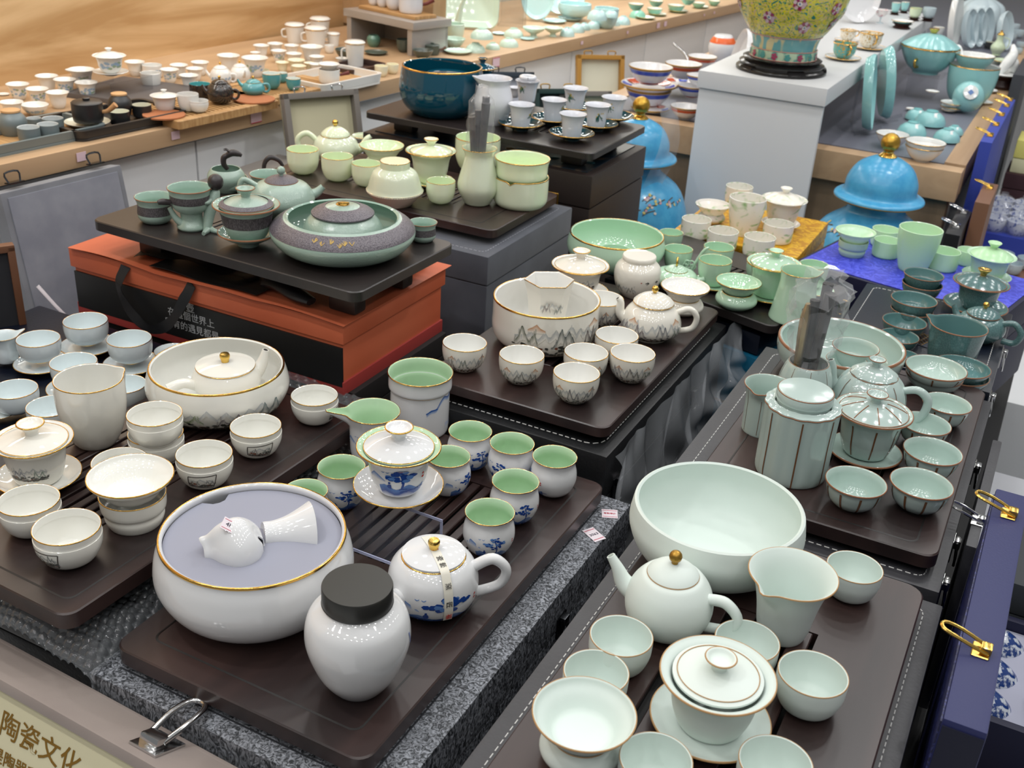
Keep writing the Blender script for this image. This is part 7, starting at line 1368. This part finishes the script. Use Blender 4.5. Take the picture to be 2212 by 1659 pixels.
# ------------------------------------------------------------ low platforms and cases along the right
tag(ob('low_platform', boxm('lp', .56, 1.9, .50, WHITELACQ, .004), None, (.10, 3.45, 0)), 'low white platform with boxed wares right of the island counter', 'platform')
tag(ob('low_platform', boxm('lp', .50, 1.75, .46, pbr('grey_platform', (196, 198, 204), .5), .004), None, (.30, 1.35, 0)), 'low pale grey platform at the right front', 'platform')
def slabcase(x0, x1, y0, y1, z0, z1, mat, label, lat=(), latm=None, name='upright_case', rot=0, bev=.003):
    o = thing(name, label, 'case', ((x0 + x1) / 2, (y0 + y1) / 2, z0), radians(rot)); ob('shell', boxm('sh', x1 - x0, y1 - y0, z1 - z0, mat, bev), o)
    for p in lat:
        l = ob('latch', cached(('tl', (latm or CHROME).name), lambda: boxm('pl', .016, .022, .002, latm or CHROME, .001, 1)), o, (0, p, z1 - z0)); ob('latch_loop', cached(('tll', (latm or CHROME).name), lambda: tube('lo', [(.006, -.006, .003), (-.02, -.008, .012), (-.036, -.005, .016), (-.036, .005, .016), (-.02, .008, .012), (.006, .006, .003)], .0018, latm or CHROME, 6, 3)), l); ob('latch_catch', cached(('tlc', (latm or CHROME).name), lambda: boxm('ca', .010, .012, .008, latm or CHROME, .002)), l, (.004, 0, .001))
    return o
BROC = pbr('navy_brocade', (20, 24, 66), .4, var=((60, 66, 130), 160, (1, 1, 1), 3, .52, .6, 2), bump=(160, .5)); NAVC = pbr('navy_bookcloth', (32, 38, 88), .55, bump=(400, .15))
nl = slabcase(.036, .072, .80, 1.228, .60, .95, NAVC, 'upright navy cloth case lid with brass latches', (-.105, .16), BRASS)
ob('brocade_side', boxm('bs', .002, .42, .34, BROC, 0), nl, (-.0185, 0, .003)); ob('end_panel', boxm('ep', .034, .002, .34, pbr('dark_navy_cloth', (10, 14, 40), .6), 0), nl, (0, -.2145, .003))
slabcase(.022, .035, 1.235, 1.54, .60, .86, LEA_G, 'upright charcoal leather case lid with chrome latch', (-.09,), CHROME)
fc = thing('foam_case', 'open navy case with grey foam holding blue-and-white cups', 'case', (.20, 1.30, .56)); FO2 = pbr('pale_grey_foam', (176, 178, 196), .9)
ob('foam', boxm('foam', .22, .21, .085, FO2, .002), fc); ob('front_wall', boxm('fw', .25, .012, .10, NAVB, .001), fc, (0, -.112, 0)); ob('back_wall', boxm('bw', .25, .012, .10, NAVB, .001), fc, (0, .112, 0))
BW = por('blue_white_scroll', (206, 212, 222), .12, var=((34, 62, 124), 3.5, (1, 1, 1), 4, .44, .54)); PROF['foamcup'] = [(.3, 0), (.6, .1), (1.0, .8), (1.0, 1.6)]
for k, (dx, dy, r_) in enumerate(((-.088, .070, .030), (-.090, .0, .030), (-.092, -.066, .030), (-.018, .022, .032), (-.020, -.050, .032), (-.018, .085, .026))):
    o = thing('porcelain_cup', ('blue-and-white cup farthest in the foam column', 'blue-and-white cup in the middle of the foam column', 'blue-and-white cup nearest in the foam column', 'blue-and-white square cup second foam column', 'blue-and-white square cup nearest the frame edge', 'blue-and-white cup at the back of the second foam column')[k], 'cup', (.20 + dx, 1.30 + dy, .632), (0, radians(80), radians(200)), r_); ob('body', cached(('fcup',), lambda: lathe('b', shell(PROF['foamcup'], .07, .1), [BW], 24)), o, (0, 0, -.6))
case(.09, .30, 1.44, 1.62, .47, .70, 'dark grey fabric case behind the foam case', pbr('dark_grey_cloth', (58, 62, 66), .7), .05)
mc = slabcase(.086, .34, 1.05, 1.17, .46, .53, pbr('black_satin', (14, 14, 15), .25), 'black case with gold medallion at the lower right', bev=.01)
ob('gold_medallion', lathe('m', [(.008, .006)] + [(.016 + .006 * cos(q * pi / 3), .004 + .006 * sin(q * pi / 3)) for q in range(5)] + [(.022, 0)], [BRASS], 24, None, (12, .12, -1, 0)), mc, (-.105, .02, .070))
for k in range(5): a = k * 2 * pi / 5; ob('flower_line', cached(('fline',), lambda: tube('fl', [(0, 0, 0), (.012, .010, 0), (.028, .008, 0), (.032, 0, 0), (.028, -.008, 0), (.012, -.010, 0), (0, 0, 0)], .0007, GOLD, 5, 3)), mc, (-.045, .01, .0705), (0, 0, a))
slabcase(-.190, -.155, 2.70, 2.93, .50, .80, LEA_B, 'upright black leather case beside the island counter', (-.05, .09), CHROME); slabcase(-.150, -.115, 2.84, 3.05, .50, .85, pbr('tan_brown_case', (120, 84, 62), .5), 'upright brown case beside the black one', (.05,), BRASS)
slabcase(-.186, -.156, 3.06, 3.72, .50, .95, pbr('royal_blue_cloth', (48, 66, 160), .55), 'upright royal blue case with several brass latches', (-.25, -.1, .05, .2, .3), BRASS); slabcase(-.195, -.16, 4.0, 4.38, .5, .98, pbr('dark_steel', (60, 62, 68), .5), 'dark upright case at the far right end')
wc = thing('wrapped_case', 'royal blue case filled with plastic-wrapped blue-and-white china', 'case', (-.05, 3.62, .50)); ob('base', boxm('b', .20, .32, .10, pbr('royal_blue_cloth', (48, 66, 160), .55), .003), wc)
for i in range(3):
    for j in range(4):
        g = random.Random(i * 7 + j); o = thing('wrapped_cup', 'plastic-wrapped blue-and-white cup in the royal blue case', 'cup', (-.115 + .065 * i, 3.505 + .075 * j, .600), g.random() * 6, .034, 'plastic-wrapped cups'); ob('cup', cached(('wcup',), lambda: lathe('w', shell([(.5, 0), (.7, .1), (.95, .7), (1.0, 1.2)], .08, .1), [por('wrapped_blue_white', (220, 224, 232), .2, var=((60, 86, 160), 3, (1, 1, 1), 3, .54, .60))], 20)), o)
        ob('film', cached(('wfilm',), lambda: lathe('f', [(1.05, 0), (1.12, .6), (1.1, 1.2), (.6, 1.5), (.2, 1.45), (.35, 1.8)], [FILM], 12, None, (7, .12, -1, 0), 10)), o)
case(-.14, .08, 4.0, 4.2, .50, .66, 'dark red box under the cream box at the right edge', pbr('maroon_cloth', (56, 28, 34), .6), .05, name='carton', cat='box'); case(-.13, .07, 4.02, 4.18, .66, .77, 'cream and yellow box at the right edge', pbr('cream_card', (216, 214, 176), .6), .06, name='carton', cat='box', lidmat=pbr('yellow_card', (218, 212, 120), .6))
br = slabcase(-.10, .14, 3.10, 3.30, .50, .58, pbr('tan_brown_case', (120, 84, 62), .5), 'brown open case with pale cups at the right edge')
for k, (dx, dy) in enumerate(((-.08, .06), (-.02, .05), (.04, .06), (-.05, -.02))): cup((.02 + dx, 3.20 + dy, .58, .026), 'Rb', 'cupF', 'pale cup standing in the brown case', group='pale cups in the brown case', seg=24)

# ------------------------------------------------------------ cases along the foot of the wall counter
gc = thing('open_case', 'open grey suede case leaning against the wall counter', 'case', (-1.60, 1.42, Z_T), radians(-6))
ob('base', slab('base', rloop(-.03, .15, -.15, .15, .004), 0, .10, [SUEDEG], [(-.02, .14, -.14, .14)]), gc); ob('liner', boxm('li', .158, .278, .03, SUEDEG, 0), gc, (.06, 0, .002))
ll = ob('lid', boxm('lid', .035, .27, .30, SUEDEG, .004), gc, (-.058, 0, .075), (0, radians(-9), 0)); ob('lid_lining', boxm('ll', .004, .245, .275, pbr('suede_lining', (126, 128, 138), .9, var=((142, 144, 152), 14, (1, 1, 1), 5, .4, .7)), .002), ll, (.018, 0, .014))
for p in (-.09, .09): l = ob('latch', boxm('pl', .02, .03, .003, GUN, .001), ll, (0, p, .31)); ob('latch_loop', tube('lo', [(.0, -.012, .002), (-.004, -.014, .02), (-.004, .014, .02), (.0, .012, .002)], .002, GUN, 6, 3), l)
for k, (dx, dy) in enumerate(((.10, -.10), (.12, -.03), (.06, -.06), (.11, .04))):
    o = thing('wrapped_cup', ('white cup wrapped in film nearest in the grey case', 'white cup wrapped in film second in the grey case', 'blue-printed wrapped cup in the grey case', 'white wrapped cup deepest in the grey case')[k], 'cup', (-1.60 + dx, 1.42 + dy, Z_T + .033), .5 * k, .035); ob('cup', cached(('wcup2',), lambda: lathe('w', shell([(.5, 0), (.7, .1), (.95, .7), (1.0, 1.2)], .08, .1), [S['K'].m], 24)), o); ob('film', cached(('wfilm2',), lambda: lathe('f', [(1.05, 0), (1.12, .6), (1.1, 1.2), (.6, 1.5), (.3, 1.55)], [FILM], 12, None, (7, .12, -1, 0), 10)), o)
tag(ob('ribbon', tube('rb', [(-1.612, 1.275, .80), (-1.57, 1.30, .735), (-1.55, 1.34, .70), (-1.53, 1.36, .685)], [.006, .005, .006, .008], pbr('pale_ribbon', (206, 200, 204), .5), 8, 5, .4)), 'pale satin ribbon hanging inside the grey suede case', 'ribbon')
wf = thing('wooden_frame', 'brown wooden framed dark panel at the left frame edge', 'frame', (-1.515, 1.075, .81), radians(-30)); BRW = pbr('brown_wood', (108, 70, 48), .5)
ob('panel', boxm('pn', .008, .12, .13, pbr('dark_velvet', (38, 38, 42), .9), 0), wf); ob('frame_side', boxm('fs', .018, .012, .14, BRW, .002), wf, (0, .065, 0)); ob('frame_side', boxm('fs', .018, .012, .14, BRW, .002), wf, (0, -.065, 0)); ob('frame_top', boxm('ft', .018, .142, .012, BRW, .002), wf, (0, 0, .13))
def lidpanel(P, w_, h_, yaw, fm, pm, label, lat=True, tilt=-14, latm=None):
    o = thing('leaning_case', label, 'case lid', P, (radians(tilt), 0, radians(yaw))); t_ = .014
    ob('panel', boxm('p', w_, .006, h_, pm, 0), o, (0, .004, 0)); 
    for s in (-1, 1): ob('frame_side', boxm('fs', t_, .03, h_, fm, .002), o, (s * (w_ - t_) / 2, -.006, 0))
    ob('frame_top', boxm('ft', w_, .03, t_, fm, .002), o, (0, -.006, h_ - t_)); ob('frame_bottom', boxm('fb', w_, .03, t_, fm, .002), o, (0, -.006, 0))
    if lat:
        for s in (-.25, .25): ob('latch_loop', cached(('lpl', (latm or GUN).name), lambda: tube('lo', [(-.012, 0, 0), (-.012, 0, .012), (.012, 0, .012), (.012, 0, 0)], .002, latm or GUN, 6, 3)), o, (s * w_, -.004, h_))
    return o
TAUPE = pbr('taupe_suede', (124, 118, 112), .8)
lidpanel((-1.555, 2.09, .885), .19, .145, 60, TAUPE, CREAMP, 'small case lid with cream lining behind the pale green teapot', latm=CHROME)
case(-1.64, -1.45, 1.68, 2.02, Z_T, .885, 'taupe case standing behind the pale green set', TAUPE, .05)
NVF = pbr('dark_slate_frame', (38, 50, 62), .5); GRF = pbr('dark_green_frame', (22, 52, 48), .5)
bsh = thing('display_bench', 'low white bench with leaning case lids behind the petrol set', 'bench', (-1.36, 2.98, 0)); ob('seat', boxm('bench', .36, .33, .80, WHITELACQ, .003), bsh, (0, -.185, 0)); ob('seat', boxm('bench', .24, .54, .80, WHITELACQ, .003), bsh, (-.06, .25, 0))
lidpanel((-1.40, 2.74, .80), .15, .20, 40, NVF, pbr('pale_grey_lining', (178, 180, 190), .8), 'slate-framed case lid with pale grey lining behind the leaf cups'); lidpanel((-1.30, 2.86, .80), .14, .15, 42, GRF, pbr('dark_green_lining', (20, 34, 34), .8), 'dark green framed case lid behind the leaf cups', latm=OLDGOLD); 
cl = lidpanel((-1.245, 2.93, .80), .16, .14, 42, TAUPE, CREAMP, 'cream lined case lid with gold writing near the striped bowls', lat=False)
ob('lettering', text_mesh('陶瓷文化', .03, GOLDP), cl, (-.01, .0002, .09), (pi / 2, 0, 0)); lidpanel((-1.375, 3.34, .80), .16, .17, 40, pbr('ochre_frame', (170, 124, 48), .5), pbr('pale_cream_lining', (214, 214, 196), .8), 'ochre-framed case lid with pale lining behind the striped bowls', latm=OLDGOLD)
# teal box below the mint tray
tb = thing('gift_box', 'teal paper box with gold line under the mint celadon tray', 'box', (-.517, 1.968, Z_T), radians(-16)); TEAL = pbr('teal_paper', (18, 96, 128), .4)
ob('base', boxm('b', .372, .27, .085, TEAL, .001), tb); ob('gold_line', boxm('gl', .374, .272, .006, OLDGOLD, 0), tb, (0, 0, .085)); ob('lid', boxm('l', .374, .272, .105, TEAL, .001), tb, (0, 0, .091))
nb = thing('drawer_case', 'thin navy drawer case with round knob between teal box and mint tray', 'case', (-.525, 1.975, .780), radians(-16)); ob('body', boxm('b', .36, .265, .038, LEA_N, .002), nb); ob('knob', lathe('k', [(.008, 0), (.009, .004), (.007, .008), (0, .009)], [OLDGOLD], 20), nb, (.09, -.133, .019), (pi / 2, 0, 0))
